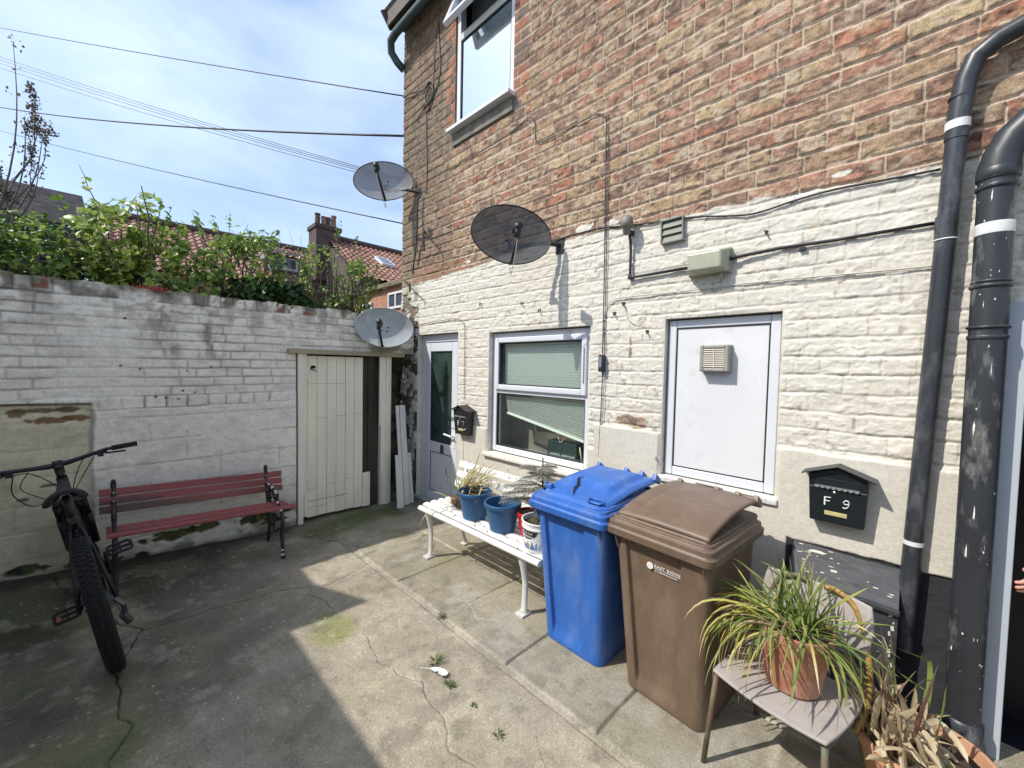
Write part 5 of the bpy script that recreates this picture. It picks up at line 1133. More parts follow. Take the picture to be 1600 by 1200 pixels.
# ------------------------------------------------------------------ pots
def pot(b, c, rb, rt, h, rim=.012, rh=.03, th=.006, n=36):
    b.lathe([(0,0),(rb-.004,0),(rb,.005),(rt-(rt-rb)*rh/h,h-rh),(rt+rim*.5,h-rh+.002),(rt+rim*.6,h-.005),(rt+rim*.4,h),(rt-th,h),(rt-th-.002,h-rh),(rb+.002,.02),(0,.02)], c, n)
M_bpot = mat('blue_pot_plastic', (.022,.095,.215), .45, noise=.12, nscale=6, bump=.0005, bscale=80, dark=(.10,.16,.23), dscale=7, dpos=(.6,.85))
def pots():
    zs = .432
    t = thing('plant_pot', 'blue pot holding bare soil, the left of the two blue pots on the bench', 'plant pot', (-2.37,2.0,zs), 0, 'blue plastic pots on the white bench')
    b = MB(); pot(b,(-2.37,2.0,zs),.088,.128,.215); b.build('pot', M_bpot, t, smooth=False, bevel=.002, angle=25)
    b = MB(); b.cap_disc((-2.37,2.0,zs+.165),.118,24); b.build('soil', M_soil, t)
    b = MB(); b.ell((-2.43,1.93,zs+.20),.014,.014,.012); b.build('pebble', mat('pale_pebble',(.35,.28,.22),.8), t, smooth=True)
    b = MB(); b.tube([(-2.36,2.06,zs+.22),(-2.30,1.98,zs+.19),(-2.27,1.93,zs+.165)],.006,6); b.build('dry_stem', mat('straw_stem',(.5,.42,.3),.8), t)
    t = thing('plant_pot', 'empty blue pot, the right of the two blue pots on the bench', 'plant pot', (-2.055,2.0,zs), 0, 'blue plastic pots on the white bench')
    b = MB(); pot(b,(-2.055,2.0,zs),.090,.130,.205); b.build('pot', M_bpot, t, bevel=.002, angle=25)
    b = MB(); b.cap_disc((-2.055,2.0,zs+.10),.105,24); b.build('soil', M_soil, t)
    t = thing('plant_pot', 'small red pot squeezed between the blue pots and the white bucket', 'plant pot', (-1.87,2.07,zs))
    b = MB(); pot(b,(-1.865,2.07,zs),.055,.085,.17,rim=.006); b.build('pot', mat('red_pot_plastic',(.45,.015,.02),.4,noise=.1,nscale=8), t, bevel=.002, angle=25)
    b = MB(); b.cap_disc((-1.865,2.07,zs+.145),.076,20); b.build('soil', M_soil, t)
    # white paint bucket with printed label
    cx_,cy_ = -1.675,1.975
    t = thing('bucket', 'white plastic tub with a faded blue and black label, planted up beside the blue bin', 'bucket', (cx_,cy_,zs))
    b = MB(); h = .195; b.lathe([(0,0),(.096,0),(.100,.006),(.117,h-.045),(.121,h-.044),(.121,h-.036),(.118,h-.034),(.119,h-.012),(.124,h-.010),(.124,h),(.115,h),(.113,h-.03),(.098,.02),(0,.02)],(cx_,cy_,zs),40)
    b.build('tub', mat('white_tub',(.74,.74,.72),.45,noise=.05,nscale=8), t, bevel=.0015, angle=25)
    b = MB(); b.cap_disc((cx_,cy_,zs+h-.03),.112,24); b.build('soil', M_soil, t)
    def onb(ang, z): r = .1008+ .0165*(z/(h-.045)); return (cx_+r*math.cos(ang), cy_+r*math.sin(ang), zs+z)
    mk = mat('label_black',(.02,.02,.022),.6); mb_ = mat('label_blue',(.08,.22,.55),.6,noise=.4,nscale=40)
    A0 = R(-100)
    b = MB(); n = 20
    for i in range(n):
        u0 = -1+2*i/n; u1 = -1+2*(i+1)/n; f0 = .055*math.sqrt(max(0,1-u0*u0)); f1 = .055*math.sqrt(max(0,1-u1*u1))
        b.add([onb(A0+u0*.75,.145),onb(A0+u1*.75,.145),onb(A0+u1*.75,.145-f1),onb(A0+u0*.75,.145-f0)],[(0,3,2,1)])
    b.build('label_panel', mk, t)
    rs = random.Random(31); b = MB()
    for i in range(5):      # loose squiggle like the worn lettering
        a = A0-.38+.19*i; b.tube([onb(a+.07*math.cos(q)*1.0,.118+.013*math.sin(q)) if q < 5.2 else onb(a+.10,.104) for q in np.linspace(.6,5.6,8)],.0016,4)
    b.build('worn_script', mwp, t)
    b = MB()
    for i in range(34):
        a = A0+rs.uniform(-1.25,1.25); z0_ = .022+rs.uniform(0,.01); w_ = rs.uniform(.02,.07); hh = rs.uniform(.010,.055)
        b.add([onb(a-w_/2,z0_),onb(a+w_/2,z0_),onb(a+w_*.35,z0_+hh),onb(a-w_*.4,z0_+hh*.8)],[(0,1,2,3)])
    b.build('label_figures', mb_, t)
    b = MB()
    for i in range(9):
        a = A0-.28+.09*i; z0_ = .022; hh = rs.uniform(.025,.05); b.add([onb(a-.018,z0_),onb(a+.018,z0_),onb(a+.012,z0_+hh),onb(a-.012,z0_+hh)],[(0,1,2,3)])
    b.build('label_marks', mk, t)
    V,F,C = [],[],[]; rs = random.Random(5)
    for k in range(60):
        a = rs.uniform(0,2*PI); r = rs.uniform(0,.09); blade(V,F,C,(cx_+r*math.cos(a),cy_+r*math.sin(a),zs+h-.03),(rs.uniform(-.4,.4),rs.uniform(-.4,.4),1),rs.uniform(.02,.05),.007,.3,[G1,G2],n=3)
    leafobj('seedlings',V,F,C,t)
    # purple-brown sprigs
    t2 = thing('heather_plant', 'dusky purple sprigs growing in the white tub', 'plant', (cx_,cy_,zs+h-.03))
    b = MB(); V,F,C = [],[],[]
    for k in range(9):
        a = rs.uniform(-1.2,1.2); p = Vector((cx_+.05*math.cos(a),cy_+.04*math.sin(a)-.02,zs+h-.03)); d = Vector((rs.uniform(-.3,.35),rs.uniform(-.5,.2),1)).normalized(); pts = [p]
        for q in range(7): d = (d+Vector((rs.uniform(-.25,.25),rs.uniform(-.25,.25),-.05))).normalized(); pts.append(pts[-1]+d*.03)
        if k > 5: pts = [Vector((q_.x,q_.y-.06*i/7,q_.z-.028*i*i/7)) for i,q_ in enumerate(pts)]
        b.tube(pts,[.002]*8,5)
        for q in pts[1:]:
            for _ in range(9): blade(V,F,C,tuple(q),(rs.uniform(-1,1),rs.uniform(-1,1),rs.uniform(-.3,1)),.016,.008,.2,[(.10,.06,.07),(.22,.15,.15)] if rs.random()<.7 else [(.3,.25,.22),(.4,.33,.3)],n=2)
    b.build('stem', mat('brown_twig',(.09,.06,.045),.8), t2); leafobj('leaves',V,F,C,t2)
    # young grey-green fir with layered branches
    t3 = thing('young_fir', 'small grey-green fir sapling with flat tiers of branches behind the red pot', 'conifer', (-1.79,2.13,zs))
    b = MB(); base = Vector((-1.79,2.12,zs)); topz = .985; b.tube([base,base+Vector((.0,.005,.25)),(base.x+.0,base.y,topz)],[.008,.007,.004],8); b.build('trunk', mat('fir_bark',(.10,.075,.055),.9), t3)
    V,F,C = [],[],[]; bb_ = MB(); rs = random.Random(9)
    for tier,(z,L_) in enumerate(((.915,.17),(.86,.16),(.79,.26),(.74,.24),(.69,.24),(.64,.18),(.59,.16),(.54,.14))):
        for k in range(6):
            a = rs.uniform(0,2*PI) if tier > 3 else k*PI/3+rs.uniform(-.3,.3)+tier; L2 = L_*rs.uniform(.6,1.05)*(1.25 if math.cos(a) < -.2 else .8)
            p = Vector((base.x,base.y,z)); d = Vector((math.cos(a),math.sin(a)*.8,.12)).normalized(); pts = [p]; m_ = 9
            for q in range(m_): d = (d+Vector((rs.uniform(-.08,.08),rs.uniform(-.08,.08),-.035))).normalized(); pts.append(pts[-1]+d*L2/m_)
            bb_.tube(pts,[.0035]*m_+[.001],4)
            sd = d.cross(Vector((0,0,1))).normalized()
            tw = []
            for q in range(2,m_):
                for s in (-1,1): tw.append((pts[q],(d*.8+sd*s).normalized(),L2*.38*(1-q/m_*.5)))
            tw.append((pts[1],(pts[-1]-pts[1]).normalized(),(pts[-1]-pts[1]).length))
            for (pp_,dd,ll) in tw:
                nn = max(4,int(ll/.0035))
                for j in range(nn):
                    c0 = pp_+dd*ll*j/nn+Vector((0,0,-.01*(j/nn)))
                    for _ in range(3):
                        v = (Vector((rs.uniform(-1,1),rs.uniform(-1,1),rs.uniform(-.3,.9)))+dd*.7).normalized()
                        cc = [(.36,.39,.33),(.56,.58,.52)] if rs.random() < .75 else [(.30,.27,.20),(.42,.37,.28)]
                        blade(V,F,C,tuple(c0),tuple(v),.017,.0042,0,cc,n=1,tip=.9)
    bb_.build('branch', mat('fir_twig',(.12,.09,.07),.9), t3); leafobj('needles',V,F,C,t3)
    # uprooted clump lying on the bench
    t4 = thing('uprooted_bulbs', 'uprooted clump of yellowing bulb leaves lying on the left end of the bench', 'plant', (-2.62,2.05,zs))
    rs = random.Random(21); b = MB(); M_root = mat('root_ball',(.10,.06,.035),.95,noise=.5,nscale=60,bump=.008,bscale=60)
    b.ell((-2.63,2.06,zs+.055),.085,.07,.055,16,10); b.build('root_ball', M_root, t4, smooth=True)
    V,F,C = [],[],[]
    for k in range(160):
        a = rs.uniform(0,2*PI); blade(V,F,C,(-2.63+.07*math.cos(a),2.06+.05*math.sin(a),zs+rs.uniform(.01,.09)),(math.cos(a)+rs.uniform(-.4,.4),math.sin(a)+rs.uniform(-.4,.4),rs.uniform(-.3,.8)),rs.uniform(.04,.12),.0025,.8,[(.12,.075,.045),(.26,.18,.11)],n=4,floor=zs+.003)
    for k in range(120):
        c = [[G2,Y1,P1],[G2,G2,Y1],[Y1,Y2,S1],[S1,P1,P1],[G1,Y1,Y2]][rs.randrange(5)]
        blade(V,F,C,(-2.62+rs.uniform(-.05,.05),2.06+rs.uniform(-.04,.04),zs+rs.uniform(.06,.11)),(rs.uniform(.25,1.0),rs.uniform(-.2,.45),rs.uniform(.45,1.2)),rs.uniform(.20,.42),rs.uniform(.006,.012),rs.uniform(.05,.30),c,twist=rs.uniform(-1.5,1.5),n=8)
    for k in range(24): blade(V,F,C,(-2.58,2.08,zs+.09),(rs.uniform(.3,1),rs.uniform(-.1,.8),rs.uniform(.3,1.0)),rs.uniform(.25,.45),.004,rs.uniform(.1,.4),[S2,(.2,.13,.09),S1],twist=rs.uniform(-3,3),n=8)
    blade(V,F,C,(-2.60,1.99,zs+.10),(-.25,-.8,-.1),.36,.014,.42,[Y1,P1,Y1,P1],n=10,floor=.2)
    blade(V,F,C,(-2.66,1.98,zs+.08),(-.9,-.4,.5),.18,.012,.4,[P1,Y1,P1],n=6)
    leafobj('leaves',V,F,C,t4)
    V,F,C = [],[],[]; t5 = thing('dry_leaf_litter', 'scatter of small brown dead leaves over the bench back and seat', 'dead leaves', (-2.2,2.1,zs)); t5['kind'] = 'stuff'
    for k in range(120):
        if rs.random() < .5: p = (rs.uniform(-2.75,-1.85),2.215+rs.uniform(0,.06),rs.uniform(.53,.77))
        else: p = (rs.uniform(-2.75,-1.7),rs.uniform(1.85,2.15),zs+.006)
        blade(V,F,C,p,(rs.uniform(-1,1),rs.uniform(-1,1),rs.uniform(.0,.5)),rs.uniform(.012,.028),.010,.6,[(.10,.06,.045),(.20,.13,.10)],n=2)
    leafobj('leaf_scraps',V,F,C,t5)
pots()

# ------------------------------------------------------------------ chair with the terracotta pot
M_seat = mat('weathered_grey_seat', (.36,.325,.30), .75, noise=.12, nscale=9, bump=.001, bscale=60, dark=(.20,.22,.17), dscale=7, dpos=(.60,.74))
M_leg = mat('rusty_painted_tube', (.13,.085,.05), .7, noise=.35, nscale=20, dark=(.10,.15,.09), dscale=12, dpos=(.5,.62))
M_ytube = mat('yellow_rusty_tube', (.32,.20,.055), .6, noise=.3, nscale=30, stretch=(1,1,2), dark=(.22,.11,.04), dscale=25, dpos=(.5,.7))
def chair():
    t = thing('school_chair', 'old moulded chair with a weathered grey seat, used as a plant stand by the plinth', 'chair', (-.30,1.86,0), R(-12))
    L = dict(parent=t, local=True)
    nx = 25; X,Y = np.meshgrid(np.linspace(-1,1,nx), np.linspace(-1,1,nx), indexing='ij')
    def sq(X,Y,p=.12):   # rounded square mapping
        return X*np.sqrt(1-p*Y*Y), Y*np.sqrt(1-p*X*X)
    a,c = sq(X,Y); x = a*.205; y = c*.190 ; z = .382+.010*(a*a)+.004*(c*c)-.014*np.clip(-c-.75,0,1)
    o = fastmesh('seat', np.stack([x,y,z],-1).reshape(-1,3), gridquads(nx,nx), None, M_seat, t); md = o.modifiers.new('s','SOLIDIFY'); md.thickness = .012; md.offset = -1
    md = o.modifiers.new('b','BEVEL'); md.width = .004; md.segments = 2
    # curved back rest
    x = a*.195; z = .625+c*.095; y = .225-.03*a*a+(z-.5)*.16
    o = fastmesh('backrest', np.stack([x,y,z],-1).reshape(-1,3), gridquads(nx,nx), None, M_seat, t); md = o.modifiers.new('s','SOLIDIFY'); md.thickness = .011; md.offset = 0
    for s in (-1,1):
        b = MB(); b.tube([(s*.185,-.165,.365),(s*.205,-.20,.0)],.0105,10); b.build('leg', M_leg, smooth=True, **L)
        b = MB(); b.tube([(s*.185,.12,.36),(s*.205,.235,.0)],.0105,10); b.build('leg', M_leg, smooth=True, **L)
        b = MB(); b.tube([(s*.185,-.165,.362),(s*.185,.0,.360),(s*.185,.13,.362)],.0105,10); b.build('seat_rail', M_leg, smooth=True, **L)
    b = MB(); b.tube([(-.185,.0,.358),(.185,.0,.358)],.010,8); b.build('cross_rail', M_leg, smooth=True, **L)
    for s in (1,-1):
        b = MB(); b.tube(cat_pts([(s*.19,.09,.30),(s*.202,.15,.36),(s*.20,.19,.46),(s*.17,.222,.60),(s*.13,.235,.69),(s*.07,.238,.725),(s*.03,.238,.72)],5),.0105,10); b.build('back_tube', M_ytube if s > 0 else M_leg, smooth=True, **L)
    # pot and its plant
    px,py,pz = -.285,1.885,.389
    t = thing('terracotta_pot', 'terracotta pot on the grey chair seat', 'plant pot', (px,py,pz))
    M_tc = mat('terracotta', (.36,.155,.09), .75, noise=.12, nscale=9, bump=.0008, bscale=90, dark=(.46,.27,.19), dscale=9, dpos=(.48,.7))
    b = MB(); b.lathe([(0,0),(.088,0),(.092,.004),(.121,.198),(.125,.202),(.127,.232),(.125,.235),(.118,.235),(.116,.21),(0,.21)],(px,py,pz),44); b.build('pot', M_tc, t, bevel=.0012, angle=25)
    b = MB(); b.cap_disc((px,py,pz+.213),.116,28); b.build('soil', M_soil, t)
    t2 = thing('bulb_foliage', 'sprawling mass of green and yellowing bulb leaves spilling from the terracotta pot', 'plant', (px,py,pz+.215))
    V,F,C = [],[],[]; rs = random.Random(77); z0 = pz+.215
    def leaf(ax,ay,az,L_,w_,dr,c,tw=None,off=.085):
        L_ *= .92; w_ *= rs.uniform(.5,.95); dr *= rs.uniform(.8,2.2)
        a = rs.uniform(0,2*PI); r = off*math.sqrt(rs.random()); blade(V,F,C,(px+r*math.cos(a),py+r*math.sin(a),z0-.01),(ax,ay,az),L_,w_,dr,c,twist=rs.uniform(-1.2,1.2) if tw is None else tw,n=11,fold=.35)
    for k in range(40):    # upright greens
        leaf(rs.uniform(-.35,.35),rs.uniform(-.35,.3),1,rs.uniform(.20,.36),rs.uniform(.009,.015),rs.uniform(.01,.10),[[G1,G2,G2],[DG,G1,G2],[G2,G2,Y1],[G1,G2,S1]][rs.randrange(4)])
    for k in range(96):    # drooping to the left and front
        a = rs.uniform(R(140),R(240)); leaf(math.cos(a),math.sin(a)*.8,rs.uniform(.25,1.1),rs.uniform(.30,.48),rs.uniform(.008,.016),rs.uniform(.40,.85),[[G1,G2,G2,Y1],[G1,G2,Y1,Y2],[G2,Y1,Y1,S1],[Y1,Y1,Y2,P1],[G1,G1,G2,G2],[Y2,S1,S1,S2],[G1,G2,Y2,S2]][rs.randrange(7)])
    for k in range(34):    # to the right and front
        a = rs.uniform(R(262),R(400)); leaf(math.cos(a),math.sin(a),rs.uniform(.3,1.1),rs.uniform(.22,.42),rs.uniform(.008,.015),rs.uniform(.35,.8),[[G1,G2,G2],[G1,G2,Y1],[G2,Y1,P1],[G1,G1,G2]][rs.randrange(4)])
    for k in range(20):
        a = rs.uniform(R(60),R(150)); leaf(math.cos(a),math.sin(a),rs.uniform(.4,1.1),rs.uniform(.2,.34),rs.uniform(.006,.012),rs.uniform(.15,.35),[[G1,G2,Y1],[G1,G1,G2]][rs.randrange(2)])
    for k in range(4): leaf((-.03,.05,.12,-.18)[k],(.0,.1,-.05,0)[k],1,(.40,.34,.31,.36)[k],.0095,.008,[DG,G1,G1,S2] if k != 0 else [DG,DG,G1,(.3,.15,.1)],off=.04)
    leaf(1,.1,.55,.34,.014,.13,[G1,G2,G2,G2],off=.03); leaf(.9,-.35,.6,.33,.015,.12,[G1,G2,G2,Y1],off=.03)
    for k in range(26):    # thin tan dead ones
        a = rs.uniform(R(160),R(300)); leaf(math.cos(a),math.sin(a),rs.uniform(.5,1.3),rs.uniform(.22,.42),rs.uniform(.003,.006),rs.uniform(.25,.5),[S1,S2,(.28,.16,.13)],tw=rs.uniform(-4,4))
    leafobj('leaves',V,F,C,t2)
    # planter on the ground
    qx,qy = .085,2.045
    t = thing('large_planter', 'wide pale terracotta planter on the ground at the foot of the soil pipe', 'planter', (qx,qy,0))
    b = MB(); b.lathe([(0,0),(.125,0),(.13,.005),(.180,.235),(.190,.240),(.192,.275),(.188,.28),(.176,.28),(.170,.24),(0,.235)],(qx,qy,0.0),44); b.build('pot', mat('pale_terracotta',(.50,.27,.16),.75,noise=.12,nscale=9,bump=.0008,bscale=90), t, bevel=.0015, angle=25)
    b = MB(); b.cap_disc((qx,qy,.24),.17,28); b.build('soil', M_soil, t)
    t = thing('dead_lily_stems', 'dry straw-coloured stems with a few green shoots, leaning in the large planter', 'plant', (qx,qy,.24))
    V,F,C = [],[],[]
    for k in range(90):
        a = rs.uniform(0,2*PI); r = .11*math.sqrt(rs.random()); c = [[S1,P1,S1],[S2,S1,P1],[(.26,.15,.11),S2,S1],[P1,P1,S2]][rs.randrange(4)]
        blade(V,F,C,(qx-.07+r*math.cos(a),qy-.03+r*math.sin(a),.235),(rs.uniform(-.5,.15),rs.uniform(-.5,.3),1),rs.uniform(.12,.36),rs.uniform(.008,.022),rs.uniform(.05,.35),c,twist=rs.uniform(-3,3),n=9,fold=.5)
    for k in range(40):
        a = rs.uniform(0,2*PI); r = .12*math.sqrt(rs.random()); blade(V,F,C,(qx-.06+r*math.cos(a),qy-.05+r*math.sin(a),.25+rs.uniform(0,.14)),(rs.uniform(-1,1),rs.uniform(-1,.2),rs.uniform(-.6,.6)),rs.uniform(.06,.15),rs.uniform(.012,.035),rs.uniform(.4,1),[P1,S1,P1],twist=rs.uniform(-3,3),n=6,fold=.8)
    for (dx,dy,ax,ay,L_,c) in ((-.06,-.02,-.12,.0,.46,[DG,G1,(.12,.07,.06)]),(-.09,.0,-.3,.1,.44,[DG,G1,G1]),(.0,-.03,.25,-.1,.33,[G1,G2,G2]),(-.02,.02,.10,.1,.42,[G1,G2,G2]),(-.04,-.05,.05,-.1,.45,[(.22,.09,.08),(.30,.13,.11),S2]),(-.03,0,.35,.1,.34,[G1,G2,G2]),(-.08,-.03,-.35,-.1,.30,[G1,G2,G2])):
        blade(V,F,C,(qx+dx,qy+dy,.235),(ax,ay,1),L_,.017,.03,c,twist=.6,n=9)
    for k in range(14): blade(V,F,C,(qx-.08+rs.uniform(-.05,.08),qy-.02,.24),(rs.uniform(-.45,.2),rs.uniform(-.3,.2),1),rs.uniform(.3,.5),.005,rs.uniform(.0,.06),[S2,(.2,.1,.08),S2],n=8)
    for k in range(12): a = k/12*2*PI; blade(V,F,C,(qx+.09,qy-.07,.245),(math.cos(a),math.sin(a),.7),.06,.03,.5,[G1,G2,G2],n=4)
    leafobj('stems',V,F,C,t)
chair()
# ------------------------------------------------------------------ bicycle
M_bk = mat('matt_black_frame', (.006,.006,.009), .42, noise=.2, nscale=10, spec=.5); M_ty = mat('tyre_rubber', (.007,.007,.007), .9, noise=.4, nscale=40, bump=.002, bscale=120); M_mt = mat('dull_metal', (.12,.12,.13), .35, metal=.7); M_gr = mat('rubber_grip', (.010,.010,.010), .8)
def bicycle():
    t = thing('mountain_bike', 'black mountain bike parked beside the red bench, its rear wheel towards the viewer', 'bicycle', (-2.92,.015,0))
    hd = Vector((-math.cos(R(4.5)),-math.sin(R(4.5)),0)); rt = Vector((-hd.y*-1,0,0)); rt = hd.cross(Vector((0,0,1))).normalized()   # right of the bike (+y here)
    lean = R(10.5); up = (Vector((0,0,1))*math.cos(lean) - rt*math.sin(lean)); rt = hd.cross(up).normalized(); O = Vector((-2.92,.015,0))
    def W(f,s,h): return O + hd*f + rt*s + up*h
    M4 = Matrix(((hd.x,rt.x,up.x,O.x),(hd.y,rt.y,up.y,O.y),(hd.z,rt.z,up.z,O.z),(0,0,0,1)))
    Rw,rt_ = .352,.036
    def wheel(f0, steer=0.0):
        Mx = M4 @ Matrix.Translation((f0,0,Rw)) @ Matrix.Rotation(steer,4,'Z')
        b = MB(); prof = []
        n1,n2 = 60,14
        k = len(b.v)
        for i in range(n1):
            a = 2*PI*i/n1
            for j in range(n2):
                c = 2*PI*j/n2; r = Rw-rt_+rt_*math.cos(c); b.v.append(tuple(Mx@Vector((r*math.cos(a),rt_*math.sin(c),r*math.sin(a)))))
        for i in range(n1):
            for j in range(n2): b.f.append((k+i*n2+j,k+((i+1)%n1)*n2+j,k+((i+1)%n1)*n2+(j+1)%n2,k+i*n2+(j+1)%n2))
        for i in range(72):
            a = 2*PI*i/72
            for s,off in ((-.021,0),(0.0,.5),(.021,0)):
                a2 = a+off*2*PI/72; dr = -.0055 if s else 0
                Mk = Mx @ Matrix.Rotation(-a2,4,'Y') @ Matrix.Translation((Rw+dr,s,0)) @ Matrix.Rotation(.5*(1 if s>0 else -1 if s<0 else 0),4,'Z')
                b.box(-.004,.005,-.0075,.0075,-.009,.009,M=Mk)
        w_ = b.build('wheel', M_ty, t)
        b = MB(); n1 = 48; k = 0
        for i in range(n1+1):
            a = 2*PI*i/n1
            for (r,s) in ((Rw-.052,-.013),(Rw-.07,-.010),(Rw-.07,.010),(Rw-.052,.013)): b.v.append(tuple(Mx@Vector((r*math.cos(a),s,r*math.sin(a)))))
        for i in range(n1):
            for j in range(4): b.f.append((i*4+j,(i+1)*4+j,(i+1)*4+(j+1)%4,i*4+(j+1)%4))
        b.build('rim', M_bk, w_)
        b = MB()
        for i in range(28):
            a = 2*PI*i/28; s = .028*(1 if i%2 else -1); h = .022; a3 = a+(.5 if (i//2)%2 else -.5)
            b.tube([Mx@Vector((h*math.cos(a3),s,h*math.sin(a3))),Mx@Vector(((Rw-.07)*math.cos(a),0,(Rw-.07)*math.sin(a)))],.0011,4,cap=False)
        b.build('spokes', M_mt, w_)
        b = MB(); b.tube([Mx@Vector((0,-.05,0)),Mx@Vector((0,.05,0))],.016,12); b.tube([Mx@Vector((0,-.034,0)),Mx@Vector((0,-.030,0))],.075,24); b.build('hub', M_mt, w_, smooth=False)
        return w_
    wheel(0); wheel(1.10,.10)
    T = lambda pts,r,n=10: MB().tube([W(*p) for p in pts],r,n)
    BB = (.42,0,.315); ST = (.25,0,.74); HT = (.80,0,.86); HB = (.845,0,.735)
    b = MB()
    for pts,r in (([BB,(.245,0,.755)],.017),([(.265,0,.70),HT],.019),([BB,HB],.024),([(.79,0,.885),(.85,0,.72)],.025)): b.tube([W(*p) for p in pts],r,12)
    for s in (-1,1):
        b.tube([W(.42,s*.03,.315),W(.20,s*.05,.325),W(0,s*.068,Rw)],.011,8); b.tube([W(.262,s*.018,.69),W(.16,s*.045,.56),W(0,s*.068,Rw)],.009,8)
    b.tube([W(.25,-.03,.66),W(.25,.03,.66)],.009,8); b.build('frame', M_bk, t, smooth=True)
    b = MB(); b.tube([W(.24,0,.70),W(.205,0,.895)],.0145,10); b.build('seat_post', M_bk, t, smooth=True)
    b = MB()
    for k in range(5):
        z = .69+.0
    b.tube([W(.215,0,.755),W(.24,0,.76)],.02,8); b.build('seat_clamp', M_mt, t)
    # saddle
    nu,nv = 19,13; U,Vv = np.meshgrid(np.linspace(0,1,nu), np.linspace(-1,1,nv), indexing='ij')
    wdt = np.interp(U,[0,.12,.3,.5,.75,1],[.055,.080,.070,.036,.022,.014]); f = .045+U*.285; s = Vv*wdt; h = .945-.026*np.abs(Vv)**2.2-.018*(1-U)**0*0 + .018*(U-.5)**2*2 - .004*np.sin(U*PI) - .006*(Vv*0)
    h = h - .030*np.abs(Vv)**6
    co = np.array([list(W(f[i,j],s[i,j],h[i,j])) for i in range(nu) for j in range(nv)])
    o = fastmesh('saddle', co, gridquads(nu,nv), None, M_gr, t, o0=origin_of(t)); md = o.modifiers.new('s','SOLIDIFY'); md.thickness = .018; md.offset = 0; md2 = o.modifiers.new('ss','SUBSURF'); md2.levels = 1; md2.render_levels = 1
    b = MB()
    for s_ in (-1,1): b.tube([W(.07,s_*.02,.922),W(.13,s_*.022,.898),W(.24,s_*.022,.898),W(.30,s_*.01,.925)],.0035,6)
    b.build('saddle_rail', M_mt, t)
    # fork with suspension legs
    sx = Matrix.Rotation(.10,3,'Z')
    b = MB()
    for s_ in (-1,1): b.tube([W(.865,s_*.062,.70),W(.95,s_*.062,.56)],.0165,10); b.tube([W(.94,s_*.062,.58),W(1.09,s_*.062,.33)],.021,10)
    b.tube([W(.862,-.075,.705),W(.862,.075,.705)],.022,10); b.tube([W(.955,-.06,.60),W(.985,0,.70),W(.955,.06,.60)],.012,8); b.build('fork', M_bk, t, smooth=True)
    b = MB(); b.tube([W(.79,0,.88),W(.783,0,.925)],.019,12); b.tube([W(.785,0,.915),W(.835,0,.955)],.022,10); b.tube([W(.775,0,.94),W(.79,0,.955)],.018,10); b.tube([W(.84,-.022,.957),W(.84,.022,.957)],.026,12); b.build('stem', M_bk, t, smooth=True)
    # riser handlebar
    bar = [(.79,-.365,.985),(.80,-.22,.992),(.825,-.10,.968),(.84,-.04,.957),(.84,.04,.957),(.825,.10,.968),(.80,.22,.992),(.79,.355,.985)]
    b = MB(); b.tube([W(*p) for p in bar],[.011,.011,.013,.0158,.0158,.013,.011,.011],12); b.build('handlebar', M_bk, t, smooth=True)
    for s_ in (-1,1):
        b = MB(); b.tube([W(.789,s_*.37,.985),W(.797,s_*.245,.991)],.0165,12); b.build('grip', M_gr, t, smooth=True)
        b = MB(); b.tube([W(.80,s_*.215,.985),W(.83,s_*.20,.975)],.011,8); b.tube([W(.83,s_*.20,.972),W(.855,s_*.23,.955),W(.85,s_*.31,.945)],.006,8); b.box(-.02,.02,-.014,.014,-.014,.014,M=Matrix.Translation(W(.805,s_*.19,.968))); b.build('brake_lever', M_bk, t)
    b = MB()
    b.tube(cat_pts([W(.82,-.20,.955),W(.90,-.12,.93),W(.93,-.03,.80),W(.88,0,.66)]),.0028,6); b.tube(cat_pts([W(.82,.19,.96),W(.92,.12,.95),W(.94,.05,.82),W(.86,.02,.72)]),.0028,6)
    b.tube(cat_pts([W(.81,-.18,.95),W(.80,-.20,.85),W(.76,-.14,.76),W(.70,-.04,.78),W(.5,-.02,.76)]),.0028,6); b.tube(cat_pts([W(.82,.16,.96),W(.88,.10,.86),W(.80,.05,.80),W(.62,.02,.79)]),.0028,6)
    b.tube(cat_pts([W(.82,-.12,.955),W(.86,-.17,.86),W(.82,-.09,.77),W(.7,-.03,.74)]),.0025,6); b.build('control_cable', M_gr, t, smooth=True)
    # chainset, pedals, derailleur
    b = MB(); c = Vector(BB); b.tube([W(.42,.045,.315),W(.42,.049,.315)],.085,28); b.tube([W(.42,-.06,.315),W(.42,.07,.315)],.018,12); b.build('chainring', M_mt, t)
    b = MB(); b.tube([W(.42,.072,.315),W(.36,.080,.475)],.011,8); b.build('crank', M_bk, t, smooth=True)
    b = MB(); b.tube([W(.42,-.062,.315),W(.48,-.072,.155)],.011,8); b.build('crank', M_bk, t, smooth=True)
    for (f0,s0,h0,sg) in ((.36,.085,.475,1),(.48,-.078,.155,-1)):
        b = MB(); c0 = Vector((f0,s0+sg*.055,h0)); 
        ring = rrect(-.045,.045,-.050,.050,.016,3)
        for tilt_ in (0,):
            pts = [W(c0.x+p[0],c0.y+p[1],c0.z+p[0]*.25) for p in ring]; b.tube(pts+[pts[0]],.008,6)
        b.tube([W(f0,s0,h0),W(f0,s0+sg*.105,h0)],.009,8); b.tube([W(f0-.045,s0+sg*.055,h0-.011),W(f0+.045,s0+sg*.055,h0+.011)],.005,6); b.build('pedal', M_gr if sg > 0 else M_gr, t)
    b = MB(); b.box(-.02,.02,-.008,.008,-.004,.004,M=Matrix.Translation(W(.435,-.165,.168))); b.build('pedal_reflector', mat('orange_reflector',(.45,.12,.03),.4), t)
